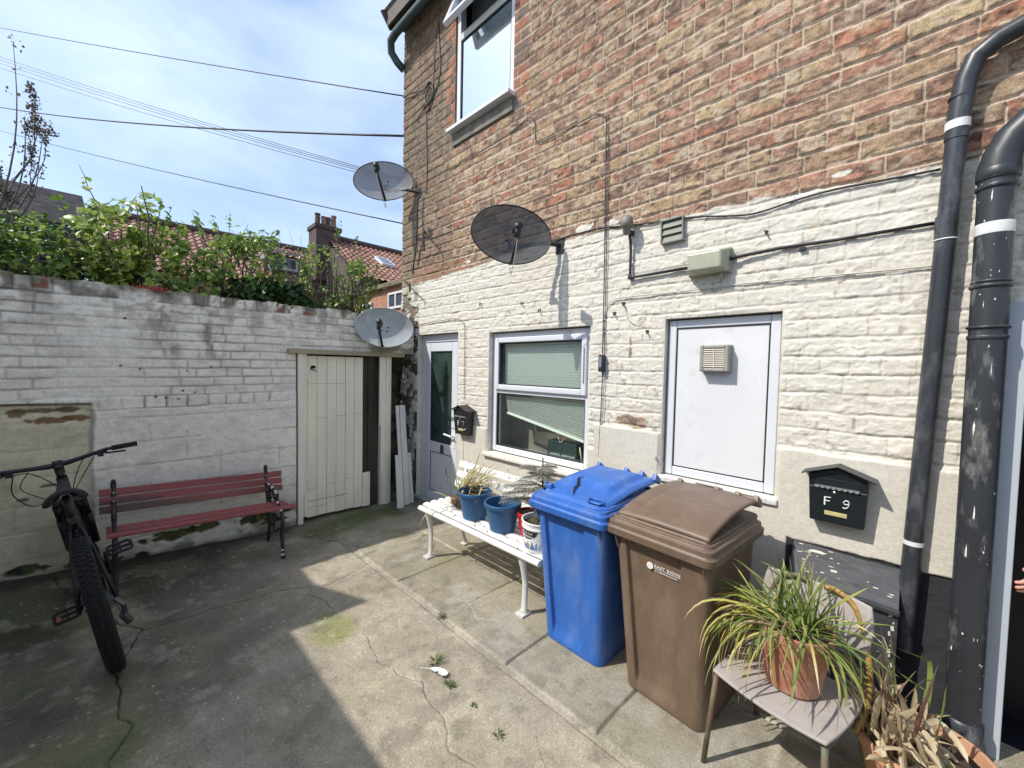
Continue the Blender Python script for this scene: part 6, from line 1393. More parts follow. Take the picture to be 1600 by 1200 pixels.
    b = MB(); b.tube([W(0,.06,.345),W(-.01,.085,.30),W(.02,.08,.235)],.012,8); b.tube([W(.02,.07,.235),W(.03,.09,.17)],.018,10); b.build('derailleur', M_mt, t)
    b = MB()
    for k in range(7): r = .05-.005*k; b.tube([W(0,.036+.0035*k,.345),W(0,.0375+.0035*k,.345)],r,22)
    b.build('cassette', M_mt, t)
    b = MB(); b.tube([W(.40,.047,.40),W(.0,.047,.390)],.003,5); b.tube([W(.40,.047,.232),W(.03,.075,.19)],.003,5); b.build('chain', M_mt, t)
bicycle()

# ------------------------------------------------------------------ small things on the ground
def ground_bits():
    V,F,C = [],[],[]; o0 = (-1.70,1.17,0)
    n = 12; k = len(V); a = R(28); L_ = .15; base = np.array([-1.775,1.145,.006])
    dr = np.array([math.cos(a),math.sin(a),0]); sd = np.array([-math.sin(a),math.cos(a),0])
    b = MB(); sp = [tuple(base+dr*L_*i/8+np.array([0,0,.004+.010*math.sin(i/8*PI)])) for i in range(9)]; b.tube(sp,[.0016]*5+[.001]*4,5)
    t = thing('feather', 'single white feather lying on the sunlit concrete', 'feather', o0)
    b.build('quill', mat('feather_quill',(.6,.58,.52),.6), t)
    b = MB()
    for s,wd in ((1,.020),(-1,.022)):
        pts = []
        for i in range(n+1):
            f = .28+.72*i/n; w_ = wd*math.sin(min(1,(f-.28)/.5)*PI/2)*(1-max(0,(f-.85)/.15)**2*.8)
            if s < 0 and i == 6: w_ *= .25
            p = base+dr*L_*f+np.array([0,0,.004+.010*math.sin(f*PI)]); pts.append((tuple(p),tuple(p+sd*s*w_+dr*.008+np.array([0,0,.004]))))
        for i in range(n): b.add([pts[i][0],pts[i+1][0],pts[i+1][1],pts[i][1]],[(0,1,2,3)])
    b.build('vane', mat('feather_white',(.72,.72,.72),.7), t)
    rs = random.Random(3)
    for (x,y,r,lab) in ((-1.765,1.235,.045,'larger tuft of weeds beside the white feather'),(-1.585,1.19,.032,'small weed tuft on the house side of the feather'),(-1.21,1.18,.03,'sparse weed tuft in a crack nearest the bins'),(-1.40,1.20,.018,'tiny dark weed between the feather and the bins'),(-2.07,1.49,.035,'withered weed clump where a slab joint meets the mortar strip')):
        V,F,C = [],[],[]
        for k in range(26 if r > .03 else 14):
            a = rs.uniform(0,2*PI); q = rs.uniform(0,r*.4); blade(V,F,C,(x+q*math.cos(a),y+q*math.sin(a),.001),(math.cos(a),math.sin(a),rs.uniform(.2,1)),rs.uniform(.6,1.1)*r,.0055,.5,[[DG,G1],[G1,G2],[G1,(.16,.14,.06)]][rs.randrange(3)] if x > -2 else [(.10,.085,.04),(.2,.17,.09)],n=3)
        o = leafobj('weed',V,F,C,None); tag(o,lab,'weed','weeds in the yard paving')
    V,F,C = [],[],[]; blade(V,F,C,(-3.05,2.10,.012),(.75,-1.0,.12),.30,.008,.02,[G2,Y1,G1],n=8,floor=.005); o = leafobj('fallen_leaf_blade',V,F,C,None); tag(o,'single long yellow-green leaf lying on the shaded slabs left of the white bench','leaf')
    V,F,C = [],[],[]
    for k in range(3): blade(V,F,C,(-3.1+.05*k,1.98-.03*k,.008),(rs.uniform(-1,1),rs.uniform(-1,1),.5),.10,.004,.4,[P1,S1],n=5,floor=.004)
    o = leafobj('straw_wisp',V,F,C,None); tag(o,'pale wisps of straw beside the long leaf on the shaded slabs','straw')
    b = MB()
    for k in range(40):
        x = rs.uniform(-3.9,-1.2); y = rs.uniform(.1,1.7); r = rs.uniform(.003,.008); b.ell((x,y,r*.4),r,r*.8,r*.6,6,4)
    o = b.build('grit', mat('pale_grit',(.55,.52,.45),.9)); tag(o,'scattered pale grit over the yard','grit',kind='stuff')
ground_bits()

# ------------------------------------------------------------------ overhead wires
def wire(label, a, c, r, sag=.25):
    a = Vector(a); c = Vector(c); pts = [a.lerp(c,i/24)-Vector((0,0,sag*4*(i/24)*(1-i/24))) for i in range(25)]
    b = MB(); b.tube(pts, r, 6); o = b.build('overhead_wire', M_cable, None, smooth=True); tag(o, label, 'wire', 'overhead wires across the yard')
def ext(p, q, k): return tuple(p[i]+(p[i]-q[i])*k for i in range(3))
wire('highest overhead wire, reaching the house corner above all others', (-22,-3.6,12.2), (-4.60,2.66,4.94), .0075, .05)
wire('thickest overhead wire sagging to the house corner below the upper window', (-22,-3.5,9.8), (-4.60,2.66,4.46), .013, .22)
wire('lowest overhead wire, meeting the corner bricks below the top left dish', (-22,-2.9,9.2), (-4.60,2.66,3.38), .008, .08)
for k,(dz,dy,lab) in enumerate(((0,0,'upper strand of the close bundle of thin wires passing behind the top left dish'),(-.07,.02,'second strand of the close wire bundle behind the top left dish'),(-.15,.0,'third strand of the close wire bundle behind the top left dish'),(-.26,.03,'lowest strand of the close wire bundle behind the top left dish'))):
    wire(lab, (-22,-3.62+dy,11.62+dz*1.4), (-6.6,4.9+dy,5.05+dz*.35), .0065, .15)

# ------------------------------------------------------------------ vegetation beyond the wall
M_fol = leafmat('shrub_leaf', .38, .38); M_bark = mat('grey_bark', (.13,.105,.085), .9, noise=.3, nscale=20, bump=.004, bscale=30)
def leaves_np(cent, nrm, L_, W_, colr, rs):
    """cent,nrm arrays (n,3); each leaf a folded diamond-ended blade of 6 verts / 4 faces (quads)"""
    n = len(cent); a = rs.normal(size=(n,3)); d = a-(a*nrm).sum(1,keepdims=True)*nrm; d /= np.linalg.norm(d,axis=1,keepdims=True)+1e-9
    d = d+np.array([0,0,-.25]); d /= np.linalg.norm(d,axis=1,keepdims=True); s = np.cross(d,nrm); s /= np.linalg.norm(s,axis=1,keepdims=True)+1e-9; u = np.cross(s,d)
    L_ = L_[:,None]; W_ = W_[:,None]
    P = [cent-d*L_*.5, cent-d*L_*.12+s*W_*.5+u*W_*.15, cent+d*L_*.22+s*W_*.42+u*W_*.12, cent+d*L_*.5-u*L_*.10, cent+d*L_*.22-s*W_*.42+u*W_*.12, cent-d*L_*.12-s*W_*.5+u*W_*.15, cent-d*L_*.0, cent+d*L_*.24]
    V = np.stack(P,1).reshape(-1,3); b = np.arange(n)[:,None]*8
    F = np.concatenate([b+np.array([[0,1,6,6]]),b+np.array([[1,2,7,6]]),b+np.array([[2,3,7,7]]),b+np.array([[7,3,4,4]]),b+np.array([[6,7,4,5]]),b+np.array([[0,6,5,5]])],0)
    return V,F,np.repeat(colr,8,0)
def trimesh(name, V,F,C, m, parent):
    # degenerate quads are split to triangles
    tri = []
    F = np.asarray(F); q = F[:,2]!=F[:,3]; tq = F[q]; tt = F[~q][:,:3]
    tri = np.concatenate([tt, tq[:,[0,1,2]], tq[:,[0,2,3]]],0)
    return fastmesh(name, V, tri, C, m, parent, smooth=False, o0=tuple(origin_of(parent)))
def shrub(name, label, cat, base, blobs, nleaf, lsize, cols, seed, shoots=(), stems=7, stemr=.014, group=None, gap=.42, upk=.6, leafonstem=True, scol=None):
    rs = np.random.RandomState(seed); rr = random.Random(seed)
    t = thing(name, label, cat, base, 0, group)
    cent = []; nr = []; tot = sum(b_[3]*b_[4]*b_[5] for b_ in blobs)
    for (x,y,z,rx,ry,rz) in blobs:
        k = int(nleaf*rx*ry*rz/tot)
        v = rs.normal(size=(k,3)); v /= np.linalg.norm(v,axis=1,keepdims=True); r = rs.uniform(.35,1.08,k)**.6
        p = v*r[:,None]; c = np.array([x,y,z])+p*np.array([rx,ry,rz])
        nz_ = vn(c[:,0]*5+c[:,2]*3,c[:,1]*5-c[:,2]*4,seed)*.6+vn(c[:,1]*11,c[:,2]*11,seed+1)*.4
        keep = nz_ > gap*(.5+.6*r); c = c[keep]; v = v[keep]
        cent.append(c); nn = v*.5+rs.normal(size=v.shape)*.45+np.array([0,-.15,upk]); nr.append(nn/np.linalg.norm(nn,axis=1,keepdims=True))
    b = MB(); bx_,by_,bz_ = base
    def shoot(p0,p1,r0,wig=.04,nl=16,spread=.05,ls=1.0,nlast=.0):
        p0 = Vector(p0); p1 = Vector(p1); m_ = 9; pts = []
        off = Vector((rr.uniform(-1,1),rr.uniform(-1,1),0))*wig
        for i in range(m_+1): f = i/m_; pts.append(p0.lerp(p1,f)+off*math.sin(f*PI)+Vector((rr.uniform(-1,1),rr.uniform(-1,1),rr.uniform(-1,1)))*wig*.15)
        b.tube(pts,[r0*(1-.75*i/m_) for i in range(m_+1)],5)
        for q in range(nl):
            f = nlast+(1-nlast)*(rr.random()**.7); i = min(int(f*m_),m_-1); p = pts[i].lerp(pts[i+1],f*m_-i)
            v = np.array([rr.gauss(0,1),rr.gauss(0,1),rr.gauss(0,.7)]); v /= np.linalg.norm(v); cent.append(np.array([[p.x,p.y,p.z]])+v*rr.uniform(.2,1)*spread); nn = v*.6+np.array([0,-.1,.7]); nr.append((nn/np.linalg.norm(nn))[None])
    for (x,y,z,rx,ry,rz) in blobs:
        for k in range(stems):
            v = Vector((rr.gauss(0,.45),rr.gauss(0,.45),rr.uniform(.1,.95))); e = Vector((x+v.x*rx,y+v.y*ry,z+v.z*rz)); shoot((bx_+(x-bx_)*.35+rr.uniform(-.12,.12),by_+(y-by_)*.6+rr.uniform(-.12,.12),max(bz_,z-rz*1.5)),e,stemr,.10,6,.06)
    for s_ in shoots: shoot(*s_)
    cent = np.concatenate(cent); nr = np.concatenate(nr); n = len(cent)
    ci = rs.randint(0,len(cols),n); c = np.array(cols)[ci]*rs.uniform(.7,1.3,(n,1))
    sz = lsize*rs.uniform(.35,1.0,n)**1.0*1.35
    V,F,C = leaves_np(cent,nr,sz,sz*rs.uniform(.42,.62,n),c,rs); trimesh('crown',V,F,C,M_fol,t)
    b.build('trunk', M_bark, t, smooth=True); return t
LG = [(.20,.31,.045),(.27,.39,.06),(.33,.44,.09),(.13,.22,.035),(.40,.43,.14)]
DGc = [(.022,.062,.016),(.030,.080,.020),(.040,.095,.022),(.055,.12,.03),(.09,.17,.04)]
MG = [(.12,.21,.04),(.17,.28,.05),(.24,.34,.07),(.075,.15,.03),(.31,.37,.10)]
grp = 'shrubs growing over the garden wall'
shrub('ivy_bush','glossy dense green bush at the far left behind the wall','shrub',(-5.25,-.55,0),[(-5.1,-.95,2.30,.45,.55,.52),(-5.1,-.42,2.30,.42,.36,.46),(-5.0,-.12,2.25,.32,.25,.34)],8200,.055,LG+MG+DGc[:2],1,group=grp,gap=.30)
shrub('broadleaf_shrub','tall pale green shrub with long leafy shoots, left of the middle of the wall','shrub',(-5.1,.12,0),[(-5.0,.05,2.58,.40,.30,.40),(-5.05,.34,2.70,.34,.32,.42),(-4.95,.25,2.26,.30,.42,.22),(-5.1,-.12,2.60,.25,.17,.22)],3600,.075,LG+[(.34,.40,.12)],2,
      shoots=[((-5.2,.05,2.5),(-5.25,-.15,3.30),.008,.05,14,.05),((-5.1,.3,2.6),(-5.1,.38,3.13),.008,.05,16,.06),((-5.1,.35,2.6),(-5.05,.45,3.05),.007,.05,10,.05),((-5.1,.1,2.6),(-5.2,.08,3.0),.007,.05,16,.06),((-5.1,-.05,2.5),(-5.2,-.30,3.0),.007,.05,14,.05),((-5.1,.4,2.5),(-5.0,.62,2.98),.007,.04,12,.05)],group=grp,gap=.46)
shrub('leafy_bush','mid green bush with dark shiny lower leaves at the middle of the wall','shrub',(-5.1,1.0,0),[(-5.05,.80,2.64,.34,.32,.40),(-5.0,1.14,2.60,.32,.30,.40),(-4.95,.70,2.28,.28,.36,.22)],3600,.062,LG[:3]+MG,3,
      shoots=[((-5.1,1.0,2.6),(-5.15,1.10,3.10),.007,.05,22,.08),((-5.1,.7,2.6),(-5.15,.62,3.08),.007,.05,22,.08),((-5.1,1.3,2.5),(-5.15,1.50,2.95),.007,.05,22,.08),((-5.1,.8,2.6),(-5.15,.78,3.08),.007,.05,14,.06),((-5.1,1.0,2.6),(-5.15,.92,3.12),.007,.05,12,.05),((-5.1,1.2,2.5),(-5.2,1.38,3.12),.008,.05,14,.05,1,.5),((-5.1,1.25,2.5),(-5.2,1.30,2.9),.006,.05,10,.05)],group=grp,gap=.46)
shrub('laurel_bush','low dark green shiny bush on the wall top, left of the bare stemmed tree','shrub',(-4.95,1.30,0),[(-4.85,1.12,2.27,.24,.30,.21),(-4.85,1.46,2.26,.22,.22,.22)],2600,.070,DGc,4,group=grp,gap=.34)
shrub('young_tree','small tree with upright bare stems and sparse leaves near the house','tree',(-5.2,2.0,0),[(-5.15,1.82,2.68,.24,.24,.38),(-5.1,2.14,2.66,.26,.24,.40),(-5.15,2.38,2.66,.20,.20,.30),(-5.0,2.1,2.32,.24,.44,.18),(-5.0,1.60,2.40,.2,.2,.22)],3900,.055,MG+LG[:3],5,
      shoots=[((-5.2,1.95,1.2),(-5.2,1.98,3.02),.028,.03,4,.08),((-5.2,2.0,2.0),(-5.25,2.42,3.12),.012,.03,2,.05),((-5.2,2.0,2.2),(-5.3,2.12,3.42),.008,.05,20,.05,1,.6),((-5.2,2.0,2.2),(-5.3,2.38,3.32),.008,.05,18,.05,1,.65),((-5.2,1.95,2.2),(-5.2,1.64,3.00),.008,.05,18,.06,1,.5),((-5.1,1.9,2.1),(-5.0,2.50,2.75),.010,.03,4,.04),((-5.2,2.0,2.1),(-5.2,2.62,2.92),.007,.05,22,.06),((-5.1,2.1,2.2),(-5.0,2.68,2.70),.007,.05,16,.05),
              ((-5.2,1.7,2.2),(-5.3,1.42,3.10),.006,.02,0,.05),((-5.2,1.75,2.2),(-5.35,1.55,3.2),.005,.02,0,.05),((-5.2,1.75,2.3),(-5.3,1.66,3.15),.005,.02,0,.05),((-5.2,1.9,2.2),(-5.1,1.75,2.95),.008,.04,6,.05),((-5.1,2.0,2.1),(-4.9,1.85,2.6),.009,.04,4,.05)],group=grp,gap=.52,stems=9)
def bare_tree():
    t = thing('sparse_tree','tall sparse tree with dark small leaves at the left edge, against the sky','tree',(-6.8,-.95,0)); rr = random.Random(14); rs = np.random.RandomState(14); b = MB(); cent = []
    def grow(p,d,L_,r,lv):
        m_ = 7; pts = [p]
        for i in range(m_): d = (d+Vector((rr.uniform(-.16,.16),rr.uniform(-.16,.16),rr.uniform(-.03,.10)))).normalized(); pts.append(pts[-1]+d*L_/m_)
        b.tube(pts,[r*(1-.6*i/m_) for i in range(m_+1)],5)
        if lv >= 1:
            for _ in range(26 if lv >= 2 else 14):
                i = rr.randrange(1,m_+1); cent.append([pts[i].x+rr.gauss(0,.022),pts[i].y+rr.gauss(0,.022),pts[i].z+rr.gauss(0,.022)])
        if lv < 3:
            for k in range((4,4,3)[lv]):
                i = rr.randrange(2,m_+1); v = Vector((rr.uniform(-.8,.8),rr.uniform(-.8,.8),rr.uniform(.3,1.1))).normalized(); grow(pts[i],(d*.9+v*.5).normalized(),L_*rr.uniform(.22,.40),r*.45,lv+1)
    for dy,ln in ((-.02,3.9),(-.08,3.5),(.05,3.1),(-.16,3.7),(.10,3.0),(.16,2.9)): grow(Vector((-6.7+dy,-1.22+dy,0.5)),Vector((rr.uniform(-.04,.04),.0+dy*.3,1)).normalized(),ln,.022,0)
    for ty,tz in ((-.56,4.05),(-.44,3.95),(-.47,3.6),(-.62,4.75)):
        p0 = Vector((-6.6,-.85,2.7)); p1 = Vector((-6.5,ty,tz)); pts = [p0.lerp(p1,i/8)+Vector((0,.10*math.sin(i/8*PI),0)) for i in range(9)]; b.tube(pts,[.012*(1-.1*i) for i in range(9)],5)
        for i in range(40): j = rr.randrange(2,9); cent.append([pts[j].x+rr.gauss(0,.03),pts[j].y+rr.gauss(0,.03),pts[j].z+rr.gauss(0,.03)])
        for i in range(9): cent.append([p1.x+rr.gauss(0,.03),p1.y+rr.gauss(0,.03),p1.z+rr.gauss(0,.035)])
    cent = np.array(cent); n = len(cent); nn = rs.normal(size=(n,3)); nn /= np.linalg.norm(nn,axis=1,keepdims=True); sz = rs.uniform(.018,.042,n)
    V,F,C = leaves_np(cent,nn,sz,sz*.6,np.array([(.11,.09,.075),(.08,.085,.05),(.17,.14,.12)])[rs.randint(0,3,n)],rs); trimesh('crown',V,F,C,M_fol,t); b.build('trunk', M_bark, t, smooth=True)
bare_tree()
def red_plant():
    rs = random.Random(6); V,F,C = [],[],[]
    for k in range(260):
        y = rs.gauss(.27,.055); x = -4.30+rs.uniform(-.06,.03); blade(V,F,C,(x,y,2.155+rs.uniform(-.02,.015)),(rs.uniform(-.2,1),rs.uniform(-1,1),rs.uniform(-.2,1)),rs.uniform(.02,.045),.006,.4,[(.22,.035,.035),(.32,.08,.07)],n=3)
    o = leafobj('stonecrop',V,F,C,None); tag(o,'red stonecrop tuft rooted on top of the garden wall','plant')
    V,F,C = [],[],[]
    for k in range(420):
        y = rs.uniform(-1.2,-.48) if rs.random() < .6 else rs.uniform(-.5,1.4); x = -4.33+rs.uniform(-.1,.04); blade(V,F,C,(x,y,2.14+rs.uniform(-.03,.02)),(rs.uniform(-.2,1),rs.uniform(-1,1),rs.uniform(-.4,1)),rs.uniform(.015,.04),.008,.5,[[DG,G1],[G1,G2],[(.10,.12,.04),(.2,.2,.06)]][rs.randrange(3)],n=2)
    o = leafobj('moss',V,F,C,None); tag(o,'moss and small weeds along the wall top','moss',kind='stuff')
red_plant()

# ------------------------------------------------------------------ houses beyond
def tilemat(name, c1, c2, sc_=(1,1)):
    m = bpy.data.materials.new(name); m.use_nodes = True; n = m.node_tree.nodes; l = m.node_tree.links; b = n['Principled BSDF']; b.inputs['Roughness'].default_value = .85
    t = n.new('ShaderNodeTexCoord'); nn = n.new('ShaderNodeTexNoise'); nn.inputs['Scale'].default_value = 2.2; nn.inputs['Detail'].default_value = 8; l.new(t.outputs['Object'],nn.inputs['Vector'])
    r = n.new('ShaderNodeValToRGB'); r.color_ramp.elements[0].position = .35; r.color_ramp.elements[1].position = .68; r.color_ramp.elements[0].color = (*c1,1); r.color_ramp.elements[1].color = (*c2,1); l.new(nn.outputs[0],r.inputs[0]); l.new(r.outputs[0],b.inputs['Base Color']); return m
M_pan = tilemat('clay_pantiles',(.22,.105,.075),(.33,.19,.135)); M_oldb = mat('far_brick',(.20,.10,.07),.9,noise=.35,nscale=3); M_white = mat('far_white_frame',(.65,.65,.65),.5); M_pane = mat('far_glass',(.06,.075,.09),.12,spec=.8)
M_orange = mat('orange_brick',(.36,.18,.11),.9,noise=.3,nscale=4)
def pantile(b, A, B_, C_, D, cw=.22, rh=.30):
    """rolled pantile surface; A,B_ along the eave, D,C_ along the ridge"""
    A,B_,C_,D = map(Vector,(A,B_,C_,D)); W_ = (B_-A).length; H_ = (D-A).length; nu = max(2,int(W_/cw)*6); nvv = max(2,int(H_/rh)); nrm = (B_-A).cross(D-A).normalized()
    if nrm.z < 0: nrm = -nrm
    k = len(b.v); rows = []
    for r in range(nvv):
        for e in (0,1):
            f = (r+e*1.06)/nvv; lift = .035*(1-e)
            for i in range(nu+1):
                u = i/nu; p = A.lerp(B_,u).lerp(D.lerp(C_,u),min(f,1)); b.v.append(tuple(p+nrm*(lift+.030*math.sin(u*W_/cw*2*PI))))
    for r in range(nvv*2-1):
        for i in range(nu): a = k+r*(nu+1)+i; b.f.append((a,a+1,a+nu+2,a+nu+1))
def far_window(t, x, y0, y1, z0, z1, face='x', bars=1):
    b = MB(); f = .06
    if face == 'x':
        b.box(x,x+.05,y0,y0+f,z0,z1); b.box(x,x+.05,y1-f,y1,z0,z1); b.box(x,x+.05,y0+f,y1-f,z1-f,z1); b.box(x,x+.05,y0+f,y1-f,z0,z0+f); 
        for k in range(bars): yc = y0+(y1-y0)*(k+1)/(bars+1); b.box(x,x+.05,yc-.03,yc+.03,z0+f,z1-f)
    else:
        b.box(y0,y0+f,x-.05,x,z0,z1); b.box(y1-f,y1,x-.05,x,z0,z1); b.box(y0+f,y1-f,x-.05,x,z1-f,z1); b.box(y0+f,y1-f,x-.05,x,z0,z0+f)
        for k in range(bars): yc = y0+(y1-y0)*(k+1)/(bars+1); b.box(yc-.03,yc+.03,x-.05,x,z0+f,z1-f)
    w_ = b.build('window', M_white, t); b = MB()
    if face == 'x': b.box(x+.01,x+.02,y0+f,y1-f,z0+f,z1-f)
    else: b.box(y0+f,y1-f,x-.02,x-.01,z0+f,z1-f)
    b.build('pane', M_pane, w_)
def far_houses():
    t = thing('terraced_house','long terraced house with a red pantiled roof and a tiled dormer, behind the shrubs','house',(-19.5,4,0))
    b = MB(); pantile(b,(-16.5,-.4,4.35),(-16.5,7.6,4.35),(-20,7.6,6.75),(-20,-.4,6.62)); b.build('roof', M_pan, t)
    b = MB(); b.tube([(-20,-.4,6.70),(-20,7.6,6.83)],.12,8); b.build('ridge_tiles', mat('dark_ridge',(.09,.06,.05),.9), t)
    b = MB(); b.box(-23.5,-16.7,-.35,7.55,0,4.4); b.prism([(-16.7,-.35,4.4),(-20,-.35,6.6),(-23.5,-.35,4.4)],(0,7.9,0)); b.build('wall', M_oldb, t)
    far_window(t,-16.69,.6,1.7,2.3,3.6); far_window(t,-16.69,3.0,4.1,2.3,3.6)
    # dormer
    b = MB(); b.box(-19.2,-17.6,4.35,5.55,5.2,5.98); b.build('dormer_cheek', mat('weathered_board',(.30,.29,.27),.8,noise=.2,nscale=5), t)
    b = MB(); pantile(b,(-17.3,4.22,5.72),(-17.3,5.68,5.72),(-19.4,5.68,6.52),(-19.4,4.22,6.52)); b.build('dormer_roof', M_pan, t)
    far_window(t,-17.58,4.5,5.4,5.25,5.72)
    b = MB(); b.tube([(-18.3,4.1,6.55),(-16.6,4.25,4.9)],.035,6); b.build('vent_pipe', M_cable, t)
    t = thing('red_roof_house','red pantiled house with a skylight, partly hidden by the house corner','house',(-15,9,0))
    b = MB(); pantile(b,(-13,5.85,4.5),(-13,13.5,4.42),(-16.5,13.5,6.60),(-16.5,6.15,6.55)); b.build('roof', M_pan, t)
    b = MB(); b.tube([(-16.5,6.1,6.63),(-16.5,13.5,6.68)],.11,8); b.build('ridge_tiles', mat('dark_ridge2',(.09,.06,.05),.9), t)
    b = MB(); b.box(-20,-13.3,6.05,13.4,0,4.5); b.prism([(-13.3,6.05,4.5),(-16.5,6.05,6.4),(-20,6.05,4.5)],(0,7.3,0)); b.build('wall', mat('dark_house_wall',(.10,.075,.065),.9,noise=.3,nscale=3), t)  # dark wall colour with mild noise
    far_window(t,-13.29,6.25,6.95,3.6,4.25); far_window(t,-13.29,7.5,8.4,3.4,4.25)
    M = Matrix.Translation((-14.8,7.7,5.62)) @ Matrix.Rotation(R(31),4,'Y'); 
    b = MB(); b.box(-.38,.38,-.28,.28,-.03,.07,M=M); sk = b.build('skylight', M_white, t); b = MB(); b.box(-.31,.31,-.21,.21,.071,.08,M=M); b.build('pane', M_pane, sk)
    # chimney stack with pots
    b = MB(); b.box(-16.9,-16.1,5.60,6.50,4.8,6.75); b.box(-16.95,-16.05,5.55,6.55,6.75,6.90); ch = b.build('chimney', mat('sooty_chimney',(.085,.055,.045),.9,noise=.4,nscale=4), t, bevel=.01)
    for i,(x,y,h) in enumerate(((-16.3,5.72,.42),(-16.3,5.95,.36),(-16.35,6.13,.38),(-16.3,6.32,.48),(-16.65,5.85,.38),(-16.65,6.25,.42))):
        b = MB(); b.lathe([(.10,0),(.085,h*.85),(.105,h*.88),(.105,h),(.07,h)],(x,y,6.90),12); b.build('chimney_pot', M_pan if i % 2 else mat('dark_pot',(.12,.07,.055),.9), ch)
    # nearer extension running towards the yard
    t = thing('brick_extension','orange brick rear extension with a mossy flat roof edge and white window','building',(-12,7,0))
    b = MB(); b.box(-13.6,-10.2,6.01,9.0,0,3.92); b.build('wall', M_orange, t)
    b = MB(); b.box(-13.7,-10.05,5.86,9.1,3.92,4.06); b.build('roof_edge', mat('mossy_flashing',(.17,.14,.08),.9,noise=.4,nscale=6), t, bevel=.02)
    far_window(t,6.005,-11.25,-10.36,3.28,3.76,'y'); far_window(t,6.005,-13.0,-12.3,3.05,3.6,'y')
    t = thing('slate_roof_house','dark ribbed slate roof of a house at the left beyond the bushes','house',(-12,-1.6,0))
    m = mat('dark_slate_roof',(.24,.22,.20),.8,noise=.3,nscale=5)
    b = MB()
    A = Vector((-10.4,-6,3.93)); B_ = Vector((-10.4,-.18,3.93)); C_ = Vector((-12.2,-.32,4.92)); D = Vector((-12.2,-6,4.92)); nvv = 14
    for r in range(nvv):
        f0 = r/nvv; f1 = (r+1.1)/nvv; up_ = Vector((.4,0,.9))*.05
        b.add([A.lerp(D,f0)+up_,B_.lerp(C_,f0)+up_,B_.lerp(C_,f1),A.lerp(D,f1)],[(0,1,2,3)]); b.add([A.lerp(D,f0)+up_,B_.lerp(C_,f0)+up_,B_.lerp(C_,f0)-up_*.3,A.lerp(D,f0)-up_*.3],[(0,3,2,1)])
    b.add([A-Vector((0,0,.02)),B_-Vector((0,0,.02)),C_-Vector((0,0,.02)),D-Vector((0,0,.02))],[(0,1,2,3)])
    b.add([(-14,-6,3.93),(-14,-.18,3.93),(-12.2,-.32,4.92),(-12.2,-6,4.92)],[(0,3,2,1)])
    b.build('roof', m, t)
    b = MB(); b.box(-13.9,-10.75,-5.9,-.42,0,3.95); b.prism([(-10.75,-.42,3.95),(-12.2,-.42,4.80),(-13.9,-.42,3.95)],(0,-5,0)); b.build('wall', mat('dark_far_wall',(.065,.055,.055),.9,noise=.3,nscale=3), t)
    b = MB(); b.box(-10.52,-10.42,-6,-.18,3.72,3.93); b.build('fascia', mat('dark_fascia',(.04,.035,.05),.7), t)
    far_window(t,-10.74,-2.2,-1.2,2.4,3.4)
far_houses()

# ------------------------------------------------------------------ unseen building behind the viewer, outlined by its yard shadow, whitened to bounce light
def opposite():
    mo = mat('bounce_white_outbuilding', (.74,.70,.62), .9, noise=.1, nscale=4, dark=(.5,.46,.4), dscale=3, dpos=(.55,.8))
    t = thing('unseen_opposite_building','unseen low outbuilding across the yard behind the viewer, whitened to bounce light','building',(0,-3.2,0))
    b = MB(); b.box(-3.86,5.5,-1.9,-1.5,0,2.82); b.box(-3.86,5.5,-5,-1.91,0,2.80); b.build('wall', mo, t)
    b = MB(); b.prism([(-7.5,-1.9,0),(-3.87,-1.9,0),(-3.87,-1.9,2.82),(-4.06,-1.9,3.42),(-4.42,-1.9,3.18),(-7.5,-1.9,3.25)],(0,.4,0)); b.build('wall', mo, t)
    b = MB(); b.box(-3.83,5.55,-1.52,-1.47,2.70,2.76); b.build('unseen_gutter_board', M_pipe2, t)
opposite()

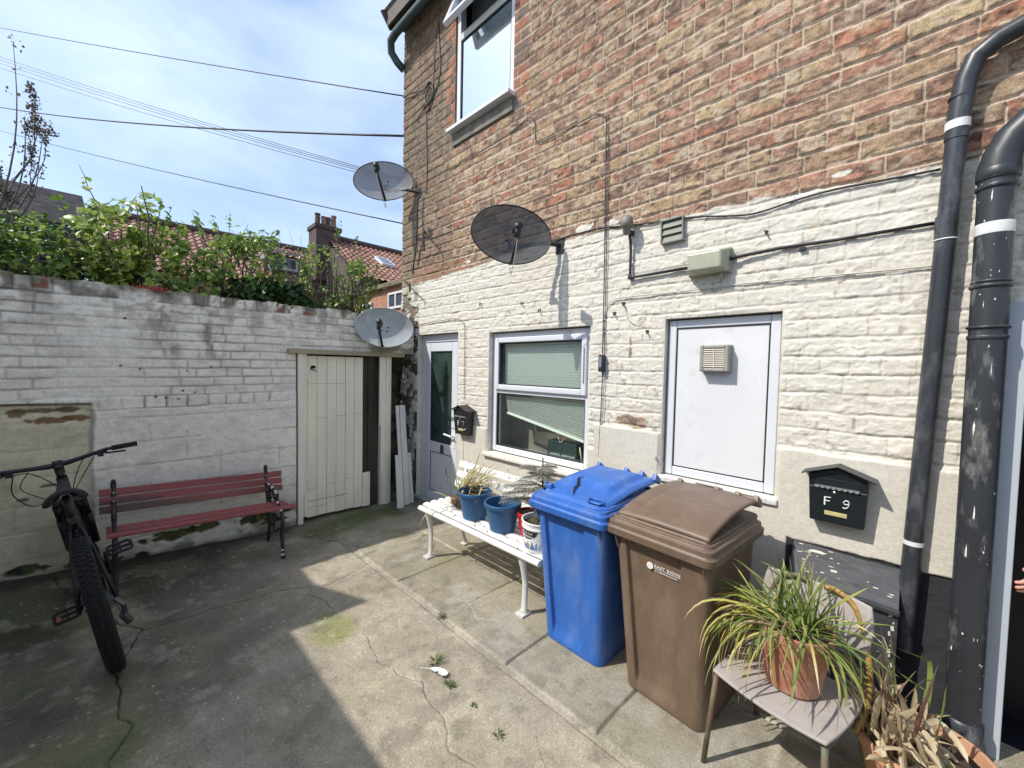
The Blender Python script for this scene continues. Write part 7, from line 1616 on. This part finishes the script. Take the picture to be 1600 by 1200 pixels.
# ------------------------------------------------------------------ modelled figure for the viewer's reflection, set just inside the dark doorway
def viewer_reflection_figure():
    t = thing('viewer_reflection_figure','figure in dark blue clothes for the viewer reflected in the doorway, only fingertips showing','viewer_reflection_figure',(.66,2.86,0))
    def skin(name, joints, edges, m, sub=2):
        me = bpy.data.meshes.new(name); me.from_pydata([tuple(Vector(j[:3])-origin_of(t)) for j in joints],edges,[]); me.update(); o = bpy.data.objects.new(name,me); col.objects.link(o); o.parent = t
        md = o.modifiers.new('skin','SKIN'); sv = me.skin_vertices[0].data
        for i,j in enumerate(joints): sv[i].radius = (j[3], j[4] if len(j) > 4 else j[3]); sv[i].use_root = (i == 0)
        md2 = o.modifiers.new('s','SUBSURF'); md2.levels = sub; md2.render_levels = sub; md.use_smooth_shade = True; me.materials.append(m); return o
    x,y = .66,2.86
    hx,hy,hz = .372,2.66,.80
    J = [(x,y,.92,.15,.11),(x,y,1.08,.135,.10),(x,y,1.28,.17,.11),(x,y,1.42,.10,.08),(x,y,1.50,.052),(x,y,1.60,.075,.085),(x,y,1.70,.07,.085),
         (x+.17,y,1.40,.05),(x+.22,y,1.12,.042),(x+.18,y-.10,.90,.034),
         (x-.17,y,1.40,.05),(x-.22,y-.05,1.12,.042),(x-.235,y-.13,.90,.032),(x-.25,y-.155,.84,.028,.016),
         (x+.09,y,.85,.085),(x+.10,y-.01,.48,.06),(x+.10,y,.09,.042),(x+.10,y-.14,.045,.035),
         (x-.09,y,.85,.085),(x-.10,y-.01,.48,.06),(x-.10,y,.09,.042),(x-.10,y-.14,.045,.035)]
    E_ = [(0,1),(1,2),(2,3),(3,4),(4,5),(5,6),(3,7),(7,8),(8,9),(3,10),(10,11),(11,12),(12,13),(0,14),(14,15),(15,16),(16,17),(0,18),(18,19),(19,20),(20,21)]
    skin('body', J, E_, mat('navy_clothes',(.012,.014,.05),.85,noise=.2,nscale=12), 1)
    ms = mat('skin',(.55,.27,.20),.5,noise=.05,nscale=20)
    w0 = Vector((x-.25,y-.155,.845)); tip = Vector((.382,2.655,.775)); d = (tip-w0).normalized(); s = d.cross(Vector((0,0,1))).normalized(); u = s.cross(d)
    J = [(*w0,.026,.016),(*(w0+d*.04),.036,.014),(*(w0+d*.075),.038,.013)]; E_ = [(0,1),(1,2)]
    skin('hand', J, E_, ms, 2)
    pk = w0+d*.078
    for i,(o_,L_) in enumerate(((-.027,.070),(-.009,.080),(.009,.076),(.027,.060))):
        b0 = pk+u*o_; curl = -s*.25
        J = [(*b0,.0095),(*(b0+d*L_*.4),.0088),(*(b0+d*L_*.75+s*.012),.008),(*(b0+d*L_*.9+s*.030),.007)]; skin('finger', J, [(0,1),(1,2),(2,3)], ms, 2)
    b0 = w0+d*.03+u*.028; J = [(*b0,.012),(*(b0+d*.03+u*.022),.0105),(*(b0+d*.055+u*.03+s*.01),.009)]; skin('thumb', J, [(0,1),(1,2)], ms, 2)
    b = MB(); c = Vector((x,y-.09,1.62)); b.ell((x,y+.012,1.665),.085,.098,.095,16,12); b.build('hair', mat('dark_hair',(.03,.02,.015),.7), t, smooth=True)
    b = MB()
    b.ell((x,y-.075,1.595),.062,.03,.085,16,12); b.ell((x,y-.108,1.59),.012,.016,.02,10,8)
    for q in (-1,1): b.ell((x+q*.078,y-.005,1.60),.012,.02,.03,8,6)
    b.build('face', ms, t, smooth=True)
    b = MB()
    for q in (-1,1): b.ell((x+q*.026,y-.103,1.615),.010,.006,.006,8,6)
    b.build('eyes', mat('eye',(.05,.04,.04),.2), t, smooth=True)
    b = MB(); b.ell((x,y-.103,1.555),.022,.006,.006,8,6); b.build('mouth', mat('lips',(.38,.13,.12),.5), t, smooth=True)
viewer_reflection_figure()
for o_ in list(bpy.data.objects):
    if '_o' in o_: del o_['_o']
